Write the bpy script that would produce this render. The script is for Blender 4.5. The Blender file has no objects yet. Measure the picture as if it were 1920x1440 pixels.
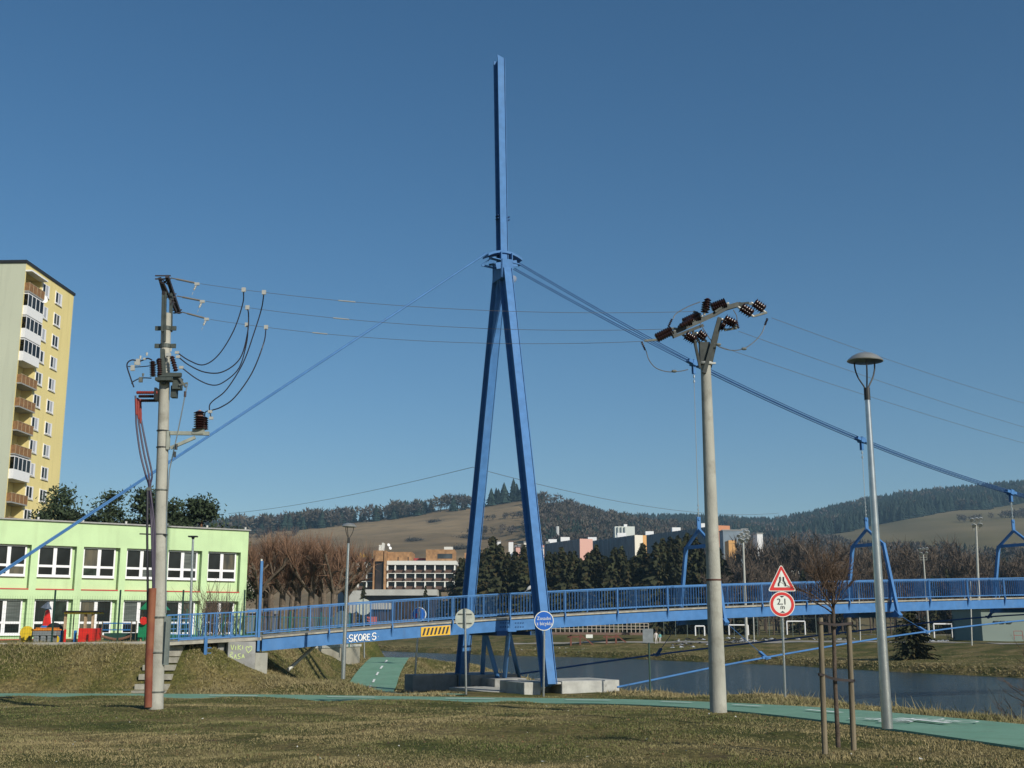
import bpy, bmesh, math, random
import numpy as np
from mathutils import Vector, Matrix
R = math.radians
scene = bpy.context.scene
# ---------------- camera, sky, sun, exposure ----------------
F_PX, PITCH, EYE = 2200.0, R(11.61), 1.65
cam = bpy.data.cameras.new('camera'); camo = bpy.data.objects.new('camera', cam)
scene.collection.objects.link(camo); scene.camera = camo
cam.sensor_fit = 'HORIZONTAL'; cam.sensor_width = 36; cam.lens = F_PX / 1920 * 36
cam.clip_start = .1; cam.clip_end = 20000
camo.location = (0, 0, EYE); camo.rotation_euler = (R(90) + PITCH, 0, 0)
SUN_EL, SUN_AZ = R(30), R(139)
world = bpy.data.worlds.new('World'); scene.world = world; world.use_nodes = True
wn = world.node_tree.nodes; bg = wn['Background']
sky = wn.new('ShaderNodeTexSky'); sky.sky_type = 'NISHITA'; sky.sun_disc = False
sky.sun_elevation = SUN_EL; sky.sun_rotation = SUN_AZ
sky.altitude = 500; sky.air_density = 1.0; sky.dust_density = .8; sky.ozone_density = 2.8
hs = wn.new('ShaderNodeHueSaturation'); hs.inputs['Saturation'].default_value = 1.24; hs.inputs['Hue'].default_value = .497
world.node_tree.links.new(sky.outputs[0], hs.inputs['Color']); world.node_tree.links.new(hs.outputs[0], bg.inputs[0]); bg.inputs[1].default_value = .084
sl = bpy.data.lights.new('sun', 'SUN'); sl.energy = 4.5; sl.angle = R(.5); sl.color = (1, .94, .84)
so = bpy.data.objects.new('sun', sl); scene.collection.objects.link(so)
S = Vector((math.sin(SUN_AZ) * math.cos(SUN_EL), math.cos(SUN_AZ) * math.cos(SUN_EL), math.sin(SUN_EL)))
so.rotation_euler = S.to_track_quat('Z', 'Y').to_euler()
vs = scene.view_settings; vs.view_transform = 'Standard'; vs.look = 'None'; vs.exposure = 0; vs.gamma = 1
try: vs.use_curve_mapping = False
except Exception: pass
scene.cycles.max_bounces = 5; scene.cycles.diffuse_bounces = 2; scene.cycles.glossy_bounces = 2
scene.cycles.transparent_max_bounces = 6; scene.cycles.volume_bounces = 0

# ---------------- measuring helpers: a pixel of the photo and a depth give a point in the place ----------------
ST, CT = math.sin(PITCH), math.cos(PITCH)
def P(u, v, Y):
    a = (u - 960) / F_PX; b = (720 - v) / F_PX
    t = Y / (CT - b * ST)
    return Vector((a * t, Y, EYE + t * (ST + b * CT)))
def ZV(v, Y): return P(960, v, Y).z
def Q(u, v, z):
    a = (u - 960) / F_PX; b = (720 - v) / F_PX
    t = (z - EYE) / (ST + b * CT)
    return Vector((a * t, t * (CT - b * ST), z))
def PIX(x, y, z):
    t = y * CT + (z - EYE) * ST
    return 960 + F_PX * x / t, 720 - F_PX * (-y * ST + (z - EYE) * CT) / t

# ---------------- materials ----------------
MATS = {}
def mat(name, col, rough=.7, metal=0., var=.12, scale=6., bump=0., bscale=40., col2=None, spec=None, stretch=None, coord='Object'):
    if name in MATS: return MATS[name]
    m = bpy.data.materials.new(name); m.use_nodes = True; MATS[name] = m
    nt = m.node_tree; n = nt.nodes; l = nt.links; b = n['Principled BSDF']
    b.inputs['Roughness'].default_value = rough; b.inputs['Metallic'].default_value = metal
    if spec is not None: b.inputs['Specular IOR Level'].default_value = spec
    tc = n.new('ShaderNodeTexCoord'); src = tc.outputs[coord]
    if stretch:
        mp = n.new('ShaderNodeMapping'); mp.inputs['Scale'].default_value = stretch
        l.new(src, mp.inputs[0]); src = mp.outputs[0]
    if var > 0 or col2:
        nz = n.new('ShaderNodeTexNoise'); nz.inputs['Scale'].default_value = scale; nz.inputs['Detail'].default_value = 6
        l.new(src, nz.inputs[0])
        cr = n.new('ShaderNodeValToRGB'); cr.color_ramp.elements[0].position = .36; cr.color_ramp.elements[1].position = .66
        c2 = col2 if col2 else [min(1, c * (1 + var)) for c in col]
        c1 = col if col2 else [c * (1 - var) for c in col]
        cr.color_ramp.elements[0].color = (*c1, 1); cr.color_ramp.elements[1].color = (*c2, 1)
        l.new(nz.outputs[0], cr.inputs[0]); l.new(cr.outputs[0], b.inputs['Base Color'])
    else: b.inputs['Base Color'].default_value = (*col, 1)
    if bump > 0:
        nb = n.new('ShaderNodeTexNoise'); nb.inputs['Scale'].default_value = bscale; nb.inputs['Detail'].default_value = 4
        l.new(src, nb.inputs[0]); bp = n.new('ShaderNodeBump'); bp.inputs['Strength'].default_value = bump
        bp.inputs['Distance'].default_value = .05
        l.new(nb.outputs[0], bp.inputs['Height']); l.new(bp.outputs[0], b.inputs['Normal'])
    return m
def leafmat(name, base, rough=.8, trans=0.0):
    """leaf / blade colour from a per-face random tint stored with the mesh"""
    if name in MATS: return MATS[name]
    m = bpy.data.materials.new(name); m.use_nodes = True; MATS[name] = m
    nt = m.node_tree; n = nt.nodes; l = nt.links; b = n['Principled BSDF']; b.inputs['Roughness'].default_value = rough
    b.inputs['Specular IOR Level'].default_value = .2
    at = n.new('ShaderNodeAttribute'); at.attribute_name = 'tint'
    mx = n.new('ShaderNodeMix'); mx.data_type = 'RGBA'; mx.blend_type = 'MULTIPLY'; mx.inputs[0].default_value = 1
    mx.inputs[6].default_value = (*base, 1); l.new(at.outputs['Color'], mx.inputs[7]); l.new(mx.outputs[2], b.inputs['Base Color'])
    return m

# ---------------- object helpers ----------------
COL = scene.collection
def tag(o, label=None, cat=None, group=None, kind=None):
    if label: o['label'] = label
    if cat: o['category'] = cat
    if group: o['group'] = group
    if kind: o['kind'] = kind
    return o
def empty(name, loc=(0, 0, 0), label=None, cat=None, group=None):
    o = bpy.data.objects.new(name, None); COL.objects.link(o); o.location = loc; o.empty_display_size = .3
    return tag(o, label, cat, group)
def wbase(parent):
    q = parent
    while q is not None:
        if '_w' in q: return Vector(q['_w'])
        q = q.parent
    return Vector((0, 0, 0))
def dup(o, loc=None, parent=None, rz=None, sc=None):
    c = o.copy(); COL.objects.link(c)
    if parent is not None: c.parent = parent
    if loc is not None: c.location = loc
    if rz is not None: c.rotation_euler = (0, 0, rz)
    if sc is not None: c.scale = sc if hasattr(sc, '__len__') else (sc, sc, sc)
    for ch in list(o.children): dup(ch, parent=c)
    return c
class MB:
    def __init__(s): s.v = []; s.f = []; s.mi = []; s.m = 0
    def add(s, vs, fs):
        o = len(s.v); s.v += [tuple(x) for x in vs]
        for f in fs: s.f.append([i + o for i in f]); s.mi.append(s.m)
        return s
    def box(s, c, size, ax=None):
        c = Vector(c); hx, hy, hz = [q / 2 for q in size]
        X, Y, Z = ax if ax else (Vector((1, 0, 0)), Vector((0, 1, 0)), Vector((0, 0, 1)))
        vs = [c + X * i * hx + Y * j * hy + Z * k * hz for k in (-1, 1) for j in (-1, 1) for i in (-1, 1)]
        return s.add(vs, [(0, 2, 3, 1), (4, 5, 7, 6), (0, 1, 5, 4), (2, 6, 7, 3), (0, 4, 6, 2), (1, 3, 7, 5)])
    def b6(s, x0, x1, y0, y1, z0, z1): return s.box(((x0+x1)/2, (y0+y1)/2, (z0+z1)/2), (abs(x1-x0), abs(y1-y0), abs(z1-z0)))
    def bar(s, p0, p1, w, h, side=None):
        """rectangular bar; w measured along side"""
        p0, p1 = Vector(p0), Vector(p1); d = (p1 - p0); L = d.length; d.normalize()
        sd = Vector(side) if side else (Vector((0, 0, 1)) if abs(d.z) < .9 else Vector((1, 0, 0))).cross(d)
        sd = (sd - d * sd.dot(d)).normalized(); up = d.cross(sd).normalized()
        return s.box((p0 + p1) / 2, (w, h, L), (sd, up, d))
    def tube(s, pts, r, n=8, cap=True):
        pts = [Vector(p) for p in pts]; N = len(pts)
        rs = r if hasattr(r, '__len__') else [r] * N
        ref = None; vs = []; fs = []
        for i, p in enumerate(pts):
            d = (pts[min(i+1, N-1)] - pts[max(i-1, 0)]).normalized()
            if ref is None: ref = Vector((0, 0, 1)) if abs(d.z) < .9 else Vector((1, 0, 0))
            a = (ref - d * ref.dot(d)).normalized(); b = d.cross(a); ref = a
            vs += [p + (a * math.cos(2*math.pi*k/n) + b * math.sin(2*math.pi*k/n)) * rs[i] for k in range(n)]
        for i in range(N - 1):
            for k in range(n):
                k2 = (k + 1) % n; fs.append((i*n+k, i*n+k2, (i+1)*n+k2, (i+1)*n+k))
        if cap: fs.append(tuple(range(n))[::-1]); fs.append(tuple((N-1)*n + k for k in range(n)))
        return s.add(vs, fs)
    def lathe(s, prof, p0, d=(0, 0, 1), n=16):
        """prof: list of (along, radius) from p0 in direction d"""
        p0, d = Vector(p0), Vector(d).normalized()
        ref = Vector((0, 0, 1)) if abs(d.z) < .9 else Vector((1, 0, 0))
        a = (ref - d * ref.dot(d)).normalized(); b = d.cross(a); vs = []; fs = []
        for (t, r) in prof:
            vs += [p0 + d*t + (a*math.cos(2*math.pi*k/n) + b*math.sin(2*math.pi*k/n)) * max(r, 1e-4) for k in range(n)]
        N = len(prof)
        for i in range(N - 1):
            for k in range(n):
                k2 = (k+1) % n; fs.append((i*n+k, i*n+k2, (i+1)*n+k2, (i+1)*n+k))
        fs.append(tuple(range(n))[::-1]); fs.append(tuple((N-1)*n + k for k in range(n)))
        return s.add(vs, fs)
    def prism(s, poly, o, X, Y, th):
        """flat polygon (list of 2D) in plane o + x X + y Y, extruded along X x Y by th (backwards)"""
        o, X, Y = Vector(o), Vector(X), Vector(Y); Nn = X.cross(Y).normalized(); n = len(poly)
        vs = [o + X*x + Y*y for x, y in poly] + [o + X*x + Y*y - Nn*th for x, y in poly]
        fs = [tuple(range(n)), tuple(range(2*n-1, n-1, -1))] + [(i, i+n, (i+1) % n + n, (i+1) % n) for i in range(n)]
        return s.add(vs, fs)
    def build(s, name, m, parent=None, loc=None, smooth=False, bevel=0):
        me = bpy.data.meshes.new(name)
        base = Vector(loc) if loc is not None else wbase(parent)
        me.from_pydata([(x-base.x, y-base.y, z-base.z) for x, y, z in s.v], [], s.f)
        for mm in (m if isinstance(m, (list, tuple)) else [m]): me.materials.append(mm)
        if isinstance(m, (list, tuple)): me.polygons.foreach_set('material_index', s.mi)
        if smooth: me.polygons.foreach_set('use_smooth', [True] * len(me.polygons))
        me.update(); o = bpy.data.objects.new(name, me); COL.objects.link(o)
        if bevel:
            bv = o.modifiers.new('edge', 'BEVEL'); bv.width = bevel; bv.segments = 1; bv.limit_method = 'ANGLE'
        if smooth and hasattr(me, 'set_sharp_from_angle'): me.set_sharp_from_angle(angle=R(40))
        if parent is not None: o.parent = parent
        elif loc is not None: o.location = loc
        return o
def thing(name, loc, label, cat, group=None):
    """Empty at the thing's base; parts built in world coordinates are made relative to it"""
    o = empty(name, loc, label, cat, group); o['_w'] = [float(q) for q in loc]; return o
def npmesh(name, V, T, m, parent=None, tint=None, nv=3, smooth=False):
    """big triangle / quad soups through numpy"""
    me = bpy.data.meshes.new(name); V = np.asarray(V, np.float32).reshape(-1, 3); T = np.asarray(T, np.int32).reshape(-1, nv)
    me.vertices.add(len(V)); me.vertices.foreach_set('co', V.ravel())
    me.loops.add(T.size); me.loops.foreach_set('vertex_index', T.ravel())
    me.polygons.add(len(T)); me.polygons.foreach_set('loop_start', np.arange(0, T.size, nv, dtype=np.int32))
    me.polygons.foreach_set('loop_total', np.full(len(T), nv, np.int32))
    if smooth: me.polygons.foreach_set('use_smooth', np.ones(len(T), bool))
    me.update(calc_edges=True)
    if tint is not None:
        at = me.color_attributes.new('tint', 'FLOAT_COLOR', 'POINT')
        c = np.ones((len(V), 4), np.float32); c[:, :3] = tint; at.data.foreach_set('color', c.ravel())
    me.materials.append(m); o = bpy.data.objects.new(name, me); COL.objects.link(o)
    if parent is not None: o.parent = parent
    return o
def cat_curve(p0, p1, sag, n=16):
    p0, p1 = Vector(p0), Vector(p1)
    return [p0.lerp(p1, i/n) - Vector((0, 0, 4*sag*(i/n)*(1-i/n))) for i in range(n+1)]
def spline(pts, n=8):
    """Catmull-Rom through points"""
    p = [Vector(q) for q in pts]; p = [2*p[0]-p[1]] + p + [2*p[-1]-p[-2]]; out = []
    for i in range(1, len(p) - 2):
        for k in range(n):
            t = k / n; a, b, c, d = p[i-1], p[i], p[i+1], p[i+2]
            out.append(.5 * ((2*b) + (c-a)*t + (2*a-5*b+4*c-d)*t*t + (3*b-a-3*c+d)*t**3))
    return out + [p[-2]]
def text_mesh(txt, size, m, origin, X, Y, name='lettering', parent=None, ext=.004, shear=0., width=None, weight=0.):
    cu = bpy.data.curves.new(name, 'FONT'); cu.body = txt; cu.size = size; cu.extrude = ext; cu.align_x = 'CENTER'; cu.align_y = 'CENTER'
    cu.shear = shear; cu.offset = weight
    tmp = bpy.data.objects.new('tmp', cu); COL.objects.link(tmp)
    bpy.context.view_layer.update()
    me = bpy.data.meshes.new_from_object(tmp.evaluated_get(bpy.context.evaluated_depsgraph_get()))
    bpy.data.objects.remove(tmp); bpy.data.curves.remove(cu)
    X, Y = Vector(X).normalized(), Vector(Y).normalized(); Z = X.cross(Y); o3 = Vector(origin)
    k = 1.
    if width:
        xs = [v.co.x for v in me.vertices]; k = width / (max(xs) - min(xs))
    base = wbase(parent)
    for v in me.vertices:
        c = v.co.copy(); v.co = o3 + X*c.x*k + Y*c.y + Z*c.z - base
    me.materials.clear(); me.materials.append(m); me.name = name
    o = bpy.data.objects.new(name, me); COL.objects.link(o)
    if parent is not None: o.parent = parent
    return o
X3, Y3, Z3 = Vector((1, 0, 0)), Vector((0, 1, 0)), Vector((0, 0, 1))

# palette (real-world base colours)
BLUE = mat('blue_paint', (.068, .188, .405), .55, var=.09, scale=3, bump=.03, bscale=25, spec=.12)
def weather(m, rust=.5):
    nt = m.node_tree; n = nt.nodes; l = nt.links; b = n['Principled BSDF']; src = b.inputs['Base Color'].links[0].from_socket
    tc = n.new('ShaderNodeTexCoord')
    def nz(scale, st, lo, hi):
        mp = n.new('ShaderNodeMapping'); mp.inputs['Scale'].default_value = st; l.new(tc.outputs['Object'], mp.inputs[0]); z = n.new('ShaderNodeTexNoise'); z.inputs['Scale'].default_value = scale; z.inputs['Detail'].default_value = 8; z.inputs['Roughness'].default_value = .65
        l.new(mp.outputs[0], z.inputs[0]); r = n.new('ShaderNodeMapRange'); r.inputs[1].default_value = lo; r.inputs[2].default_value = hi; l.new(z.outputs[0], r.inputs[0]); return r
    f = nz(1.2, (1, 1, .35), .5, .72); f.inputs[4].default_value = .35; m1 = n.new('ShaderNodeMix'); m1.data_type = 'RGBA'; l.new(f.outputs[0], m1.inputs[0]); l.new(src, m1.inputs[6]); m1.inputs[7].default_value = (.13, .25, .44, 1)
    g = nz(5, (1, 1, .12), .64, .74); g.inputs[4].default_value = rust; m2 = n.new('ShaderNodeMix'); m2.data_type = 'RGBA'; l.new(g.outputs[0], m2.inputs[0]); l.new(m1.outputs[2], m2.inputs[6]); m2.inputs[7].default_value = (.10, .075, .05, 1); l.new(m2.outputs[2], b.inputs['Base Color'])
weather(BLUE)
BLUE_D = mat('blue_paint_shaded', (.018, .06, .17), .6, var=.3, scale=2.2, col2=(.03, .09, .23), spec=.12)  # darker copy of the bridge blue, shade put into the colour
CONC = mat('concrete', (.36, .355, .30), .9, var=.16, scale=2.5, bump=.25, bscale=60, stretch=(1, 1, .35))
CONC2 = mat('pale_concrete', (.42, .42, .38), .9, var=.15, scale=2, bump=.3, bscale=30)
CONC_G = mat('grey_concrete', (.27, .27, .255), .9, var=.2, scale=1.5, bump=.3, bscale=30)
STEEL = mat('galvanised_steel', (.48, .50, .49), .28, .8, var=.08, scale=10)
STEEL_D = mat('weathered_steel', (.15, .16, .14), .6, .4, var=.2, scale=12)
DARK = mat('dark_metal', (.03, .032, .032), .5, .3, var=.1)
BLACK = mat('black_cable', (.018, .018, .028), .5, var=0)
WIRE = mat('bare_wire', (.20, .195, .18), .5, .5, var=0)
PORC = mat('brown_porcelain', (.032, .011, .009), .36, var=.1)
REDI = mat('red_silicone', (.24, .032, .022), .5, var=.1)
PALE = mat('pale_metal', (.46, .46, .41), .45, .2, var=.05)
TREST = mat('red_brown_timber', (.15, .055, .035), .8, var=.2)
RUST = mat('rusty_red_pipe', (.17, .042, .022), .75, var=.2, scale=2.2, col2=(.24, .09, .04), bump=.1)
WHITE = mat('white_paint', (.8, .8, .78), .5, var=.04)
RED = mat('red_paint', (.62, .028, .025), .45, var=.05)
SIGNBLUE = mat('sign_blue', (.02, .13, .52), .4, var=.04)
SIGNW = mat('sign_white', (.74, .76, .68), .45, var=.02)
BLK = mat('black_paint', (.015, .015, .02), .6, var=0)
YELLOW = mat('yellow_paint', (.72, .42, .02), .5, var=.08)
WOOD = mat('grey_wood', (.17, .14, .09), .85, var=.25, scale=14, stretch=(1, 1, .1), bump=.2)
BARK = mat('bark', (.085, .063, .045), .9, var=.35, scale=9, bump=.3)
TWIG = mat('twigs', (.095, .062, .040), .9, var=.3, scale=2)
# ---------------- terrain ----------------
NEAR = np.array([(14, -25), (11.5, -2), (10.6, 8), (9.8, 20), (8.6, 33), (7.2, 42), (5.9, 49), (4.2, 56), (2.2, 63), (-.3, 74), (-9, 112), (-22, 150), (-60, 215), (-140, 300), (-500, 560)], float)
FAR = np.array([(120, -40), (86, 20), (58, 66), (42.5, 97.4), (35.3, 112.7), (28.7, 132), (19.5, 146), (14.5, 156), (8.2, 164), (0, 170), (-15.6, 191), (-24, 206), (-70, 262), (-160, 350), (-500, 620)], float)
EMB = np.array([(-300, 58), (-60, 48.6), (-22, 47.3), (-14.5, 47.0), (-12.2, 47.2), (-11.7, 50), (-12.0, 60), (-12.9, 72), (-13.5, 90), (-15, 130), (-25, 170), (-90, 250), (-400, 520)], float)
def sdist(x, y, L):
    """signed distance to a polyline, positive on its right-hand side"""
    best = np.full(x.shape, 1e9); sg = np.ones(x.shape)
    for (ax, ay), (bx, by) in zip(L[:-1], L[1:]):
        dx, dy = bx-ax, by-ay; LL = dx*dx+dy*dy
        t = np.clip(((x-ax)*dx + (y-ay)*dy) / LL, 0, 1)
        ex, ey = x-ax-t*dx, y-ay-t*dy; d = np.hypot(ex, ey)
        m = d < best - 1e-9; best = np.where(m, d, best)
        sg = np.where(m, np.sign(dx*ey - dy*ex) * -1, sg)
    return best * np.where(sg == 0, 1, sg)
CP = np.array([(0, 0, 0), (0, 13, 0), (8, 16, -.02), (6, 19, 0), (8.5, 19, -.06), (-12, 14, .03), (2, 22, -.04), (5, 27, -.25), (-8.5, 29, -.35), (6.5, 25, -.15),
  (8, 35.5, -.42), (4.3, 31, -.42), (2.6, 36.5, -.68), (-1, 39.5, -.85), (-10, 42.4, -.82), (-19, 43, -.82), (-34, 43, -.82), (4, 43, -.85),
  (6, 47, -1.0), (1, 48, -1.15), (-3, 47, -1.0), (3, 53, -1.2), (2.5, 48.5, -1.12), (0, 36, -.58), (-3, 36.5, -.57), (-8, 38, -.60), (-14, 39, -.61), (-24, 39.5, -.63), (-9.6, 47, -.25), (-8, 48, -.6), (-2, 57, -1.35), (-5.2, 52, -1.3), (-7, 58, -1.5), (-7.5, 64, -1.5), (-8.0, 72, -1.1),
  (-8.5, 84, -.62), (-9, 100, -1.5), (-2, 68, -1.45), (-4, 78, -1.4), (-10.5, 44.6, -.72), (-6.6, 45.6, -.5), (-10, 110, -1.4), (-20, 36, -.5), (-3, 33, -.45), (-20, 20, .0), (12, 0, 0), (-6, 90, -1.3), (-30, 30, -.3), (-5.4, 40.5, -.83), (-11, 55, -1.0), (-10.6, 75, -.6), (-20, 160, -1), (-100, 300, 0), (-60, 20, 0), (-40, -20, 0)], float)
def wave(x, y): return .035*np.sin(x*1.1+y*.7)*np.sin(y*.9-x*.3) + .02*np.sin(x*2.7+1)*np.sin(y*2.3+x*.5)
def hnear(x, y):
    w = np.zeros(x.shape); z = np.zeros(x.shape)
    for cx, cy, cz in CP:
        k = 1/(((x-cx)**2 + (y-cy)**2) + .8)**1.7; w += k; z += k*cz
    z = z / w
    e = -sdist(x, y, EMB)             # positive inside (left of) the embankment edge
    m = np.clip(e/2.9 + 1.0, 0, 1)
    my = np.clip((y-43.6)/1.2, 0, 1)
    m = m*m*(3-2*m)
    return z + (np.clip(.93 + (x+14)*.012, .45, 1.0) - z) * m * my
def ground_z(x, y, rough=True):
    x = np.atleast_1d(np.asarray(x, float)); y = np.atleast_1d(np.asarray(y, float))
    dn = sdist(x, y, NEAR); df = sdist(x, y, FAR)
    z = hnear(x, y)
    if rough: z = z + wave(x, y) * np.clip((y-5)/10, 0, 1)
    # near bank falls to the bed, river bed, far bank with a berm, valley floor
    s = np.clip(dn/4.2, 0, 1); z = np.where(dn > 0, z + (-3.3 - z)*s*s*(3-2*s), z)
    zb = np.interp(df, [-6, -.5, 0, 1.2, 12, 16, 22.5, 26, 120, 500, 1500], [-3.4, -2.95, -2.6, -1.85, -1.35, -1.1, -.35, -.33, -.3, .6, 1.0])
    if rough: zb = zb + np.where(df > 0, wave(x*.6, y*.6)*2.0, 0)
    z = np.where(df > -6, zb, z)
    return z
BRZ = [(-2.9, 45.9, -1.0), (-3.6, 47.5, -1.05), (-5.3, 52, -1.3), (-6.9, 58, -1.55), (-7.5, 65, -1.5), (-8.0, 73, -1.08), (-8.5, 84, -.62), (-10, 100, -1.5), (-14, 130, -1.8)]
MAINZ = [(13.5, -6, 0), (11.2, 5, 0), (9.3, 12.5, 0), (8.15, 17.6, -.02), (7.35, 22, -.1), (6.3, 28.2, -.3), (5.0, 33.5, -.52), (3.2, 37.2, -.68), (.5, 39.2, -.77), (-3.5, 40.7, -.81), (-9.9, 42.2, -.82), (-19, 42.8, -.82), (-34, 43.1, -.82), (-60, 43.6, -.82), (-90, 45, -.8)]
_gz0 = ground_z
def _samples(L):
    out = []
    c = spline([(a, b, 0) for a, b, _ in L], 6)
    ya = [q[1] for q in L]
    zc = spline([(q[2], 0, 0) for q in L], 6)
    return np.array([(p.x, p.y, z.x) for p, z in zip(c, zc)])
CORR = [_samples(MAINZ), _samples(BRZ)]
def ground_z(x, y, rough=True):
    x = np.atleast_1d(np.asarray(x, float)); y = np.atleast_1d(np.asarray(y, float)); z = _gz0(x, y, rough)
    for C in CORR:
        m = (x > C[:, 0].min()-5) & (x < C[:, 0].max()+5) & (y > C[:, 1].min()-5) & (y < C[:, 1].max()+5)
        if not m.any(): continue
        xx, yy = x[m], y[m]; best = np.full(xx.shape, 1e9); zb = np.zeros(xx.shape)
        for (ax, ay, az), (bx, by, bz) in zip(C[:-1], C[1:]):
            dx, dy = bx-ax, by-ay; t = np.clip(((xx-ax)*dx+(yy-ay)*dy)/(dx*dx+dy*dy+1e-9), 0, 1); d = np.hypot(xx-ax-t*dx, yy-ay-t*dy)
            k = d < best; best = np.where(k, d, best); zb = np.where(k, az+(bz-az)*t, zb)
        f = np.clip((3.1-best)/1.5, 0, 1); f = f*f*(3-2*f); zz = z[m]; z[m] = zz+(zb-zz)*f
    return z
def gz(x, y): return float(ground_z(x, y)[0])
def ground_grid(xs, ys):
    X, Y = np.meshgrid(xs, ys); Z = ground_z(X.ravel(), Y.ravel())
    V = np.stack([X.ravel(), Y.ravel(), Z], 1); nx, ny = len(xs), len(ys)
    i = np.arange(ny-1)[:, None]*nx + np.arange(nx-1)[None, :]
    return V, np.stack([i, i+1, i+nx+1, i+nx], -1).reshape(-1, 4)
xs = np.concatenate([np.array([-2300, -1500, -900, -600, -400, -280, -200, -150, -110, -85, -65, -52, -42]), np.arange(-36, 22, .45), np.arange(22, 60, 1.2), np.array([62, 66, 72, 80, 90, 105, 125, 150, 190, 240, 320, 450, 650, 900, 1400, 2300])])
ys = np.concatenate([np.array([-300, -100, -40, -15, -5]), np.arange(0, 9, 1.5), np.arange(9, 90, .45), np.arange(90, 210, 1.2), np.arange(210, 300, 6), np.array([310, 330, 360, 400, 460, 540, 640, 800, 1000, 1300, 1700, 2400])])
GV, GF = ground_grid(xs, ys)
def ground_material():
    m = bpy.data.materials.new('winter_grass'); m.use_nodes = True; nt = m.node_tree; n = nt.nodes; l = nt.links; b = n['Principled BSDF']
    b.inputs['Roughness'].default_value = .95; b.inputs['Specular IOR Level'].default_value = .1
    tc = n.new('ShaderNodeTexCoord')
    def noise(sc, det=8, st=None):
        z = n.new('ShaderNodeTexNoise'); z.inputs['Scale'].default_value = sc; z.inputs['Detail'].default_value = det; z.inputs['Roughness'].default_value = .65
        if st:
            mp = n.new('ShaderNodeMapping'); mp.inputs['Scale'].default_value = st; l.new(tc.outputs['Object'], mp.inputs[0]); l.new(mp.outputs[0], z.inputs[0])
        else: l.new(tc.outputs['Object'], z.inputs[0])
        return z
    def ramp(src, stops):
        r = n.new('ShaderNodeValToRGB'); e = r.color_ramp.elements
        while len(e) < len(stops): e.new(.5)
        for q, (p, c) in zip(e, stops): q.position = p; q.color = (*c, 1)
        l.new(src, r.inputs[0]); return r
    big = ramp(noise(.33, 5).outputs[0], [(.33, (.07, .085, .024)), (.47, (.12, .115, .038)), (.56, (.19, .155, .064)), (.68, (.25, .20, .095))])
    fine = ramp(noise(9, 10).outputs[0], [(.3, (.30, .31, .26)), (.5, (.8, .8, .78)), (.72, (1.5, 1.42, 1.25))])
    mx = n.new('ShaderNodeMix'); mx.data_type = 'RGBA'; mx.blend_type = 'MULTIPLY'; mx.inputs[0].default_value = 1
    l.new(big.outputs[0], mx.inputs[6]); l.new(fine.outputs[0], mx.inputs[7])
    # bare soil patches
    soil = ramp(noise(.9, 8).outputs[0], [(.60, (0, 0, 0)), (.70, (1, 1, 1))])
    m2 = n.new('ShaderNodeMix'); m2.data_type = 'RGBA'; l.new(soil.outputs[0], m2.inputs[0]); l.new(mx.outputs[2], m2.inputs[6]); m2.inputs[7].default_value = (.085, .062, .036, 1)
    l.new(m2.outputs[2], b.inputs['Base Color'])
    bp = n.new('ShaderNodeBump'); bp.inputs['Strength'].default_value = .9; bp.inputs['Distance'].default_value = .06
    l.new(noise(14, 10).outputs[0], bp.inputs['Height']); l.new(bp.outputs[0], b.inputs['Normal'])
    return m
GRASSM = ground_material()
g = npmesh('ground', GV, GF, GRASSM, nv=4, smooth=True); tag(g, kind='structure')
g['label'] = 'winter grass ground with bank and river bed'
# river water
WZ = -2.6
def water_material():
    m = bpy.data.materials.new('river_water'); m.use_nodes = True; nt = m.node_tree; n = nt.nodes; l = nt.links; b = n['Principled BSDF']
    b.inputs['Base Color'].default_value = (.028, .050, .062, 1); b.inputs['Roughness'].default_value = .13; b.inputs['IOR'].default_value = 1.33
    tc = n.new('ShaderNodeTexCoord'); last = None
    for sc, st, dist in ((1.6, (.55, 1.4, 1), .030), (7, (.6, 1.3, 1), .012)):
        mp = n.new('ShaderNodeMapping'); mp.inputs['Scale'].default_value = st; mp.inputs['Rotation'].default_value = (0, 0, R(28))
        z = n.new('ShaderNodeTexNoise'); z.inputs['Scale'].default_value = sc; z.inputs['Detail'].default_value = 6
        l.new(tc.outputs['Object'], mp.inputs[0]); l.new(mp.outputs[0], z.inputs[0])
        bp = n.new('ShaderNodeBump'); bp.inputs['Strength'].default_value = 1; bp.inputs['Distance'].default_value = dist * 6
        l.new(z.outputs[0], bp.inputs['Height'])
        if last: l.new(last.outputs[0], bp.inputs['Normal'])
        last = bp
    l.new(last.outputs[0], b.inputs['Normal']); return m
w = MB(); w.add([(-500, -300, WZ), (300, -300, WZ), (300, 700, WZ), (-500, 700, WZ)], [(0, 1, 2, 3)])
tag(w.build('water', water_material()), kind='structure')['label'] = 'dark blue rippled river'

# paths --------------------------------------------------
PATHG = mat('green_asphalt', (.135, .285, .190), .88, scale=.9, col2=(.175, .33, .23), bump=.2, bscale=120)
def grime(m, col, lo, hi, scale, amt):
    nt = m.node_tree; n = nt.nodes; l = nt.links; b = n['Principled BSDF']; src = b.inputs['Base Color'].links[0].from_socket
    tc = n.new('ShaderNodeTexCoord'); z = n.new('ShaderNodeTexNoise'); z.inputs['Scale'].default_value = scale; z.inputs['Detail'].default_value = 9; z.inputs['Roughness'].default_value = .7; l.new(tc.outputs['Object'], z.inputs[0])
    r = n.new('ShaderNodeMapRange'); r.inputs[1].default_value = lo; r.inputs[2].default_value = hi; r.inputs[4].default_value = amt; l.new(z.outputs[0], r.inputs[0])
    mx = n.new('ShaderNodeMix'); mx.data_type = 'RGBA'; l.new(r.outputs[0], mx.inputs[0]); l.new(src, mx.inputs[6]); mx.inputs[7].default_value = (*col, 1); l.new(mx.outputs[2], b.inputs['Base Color'])
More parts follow.
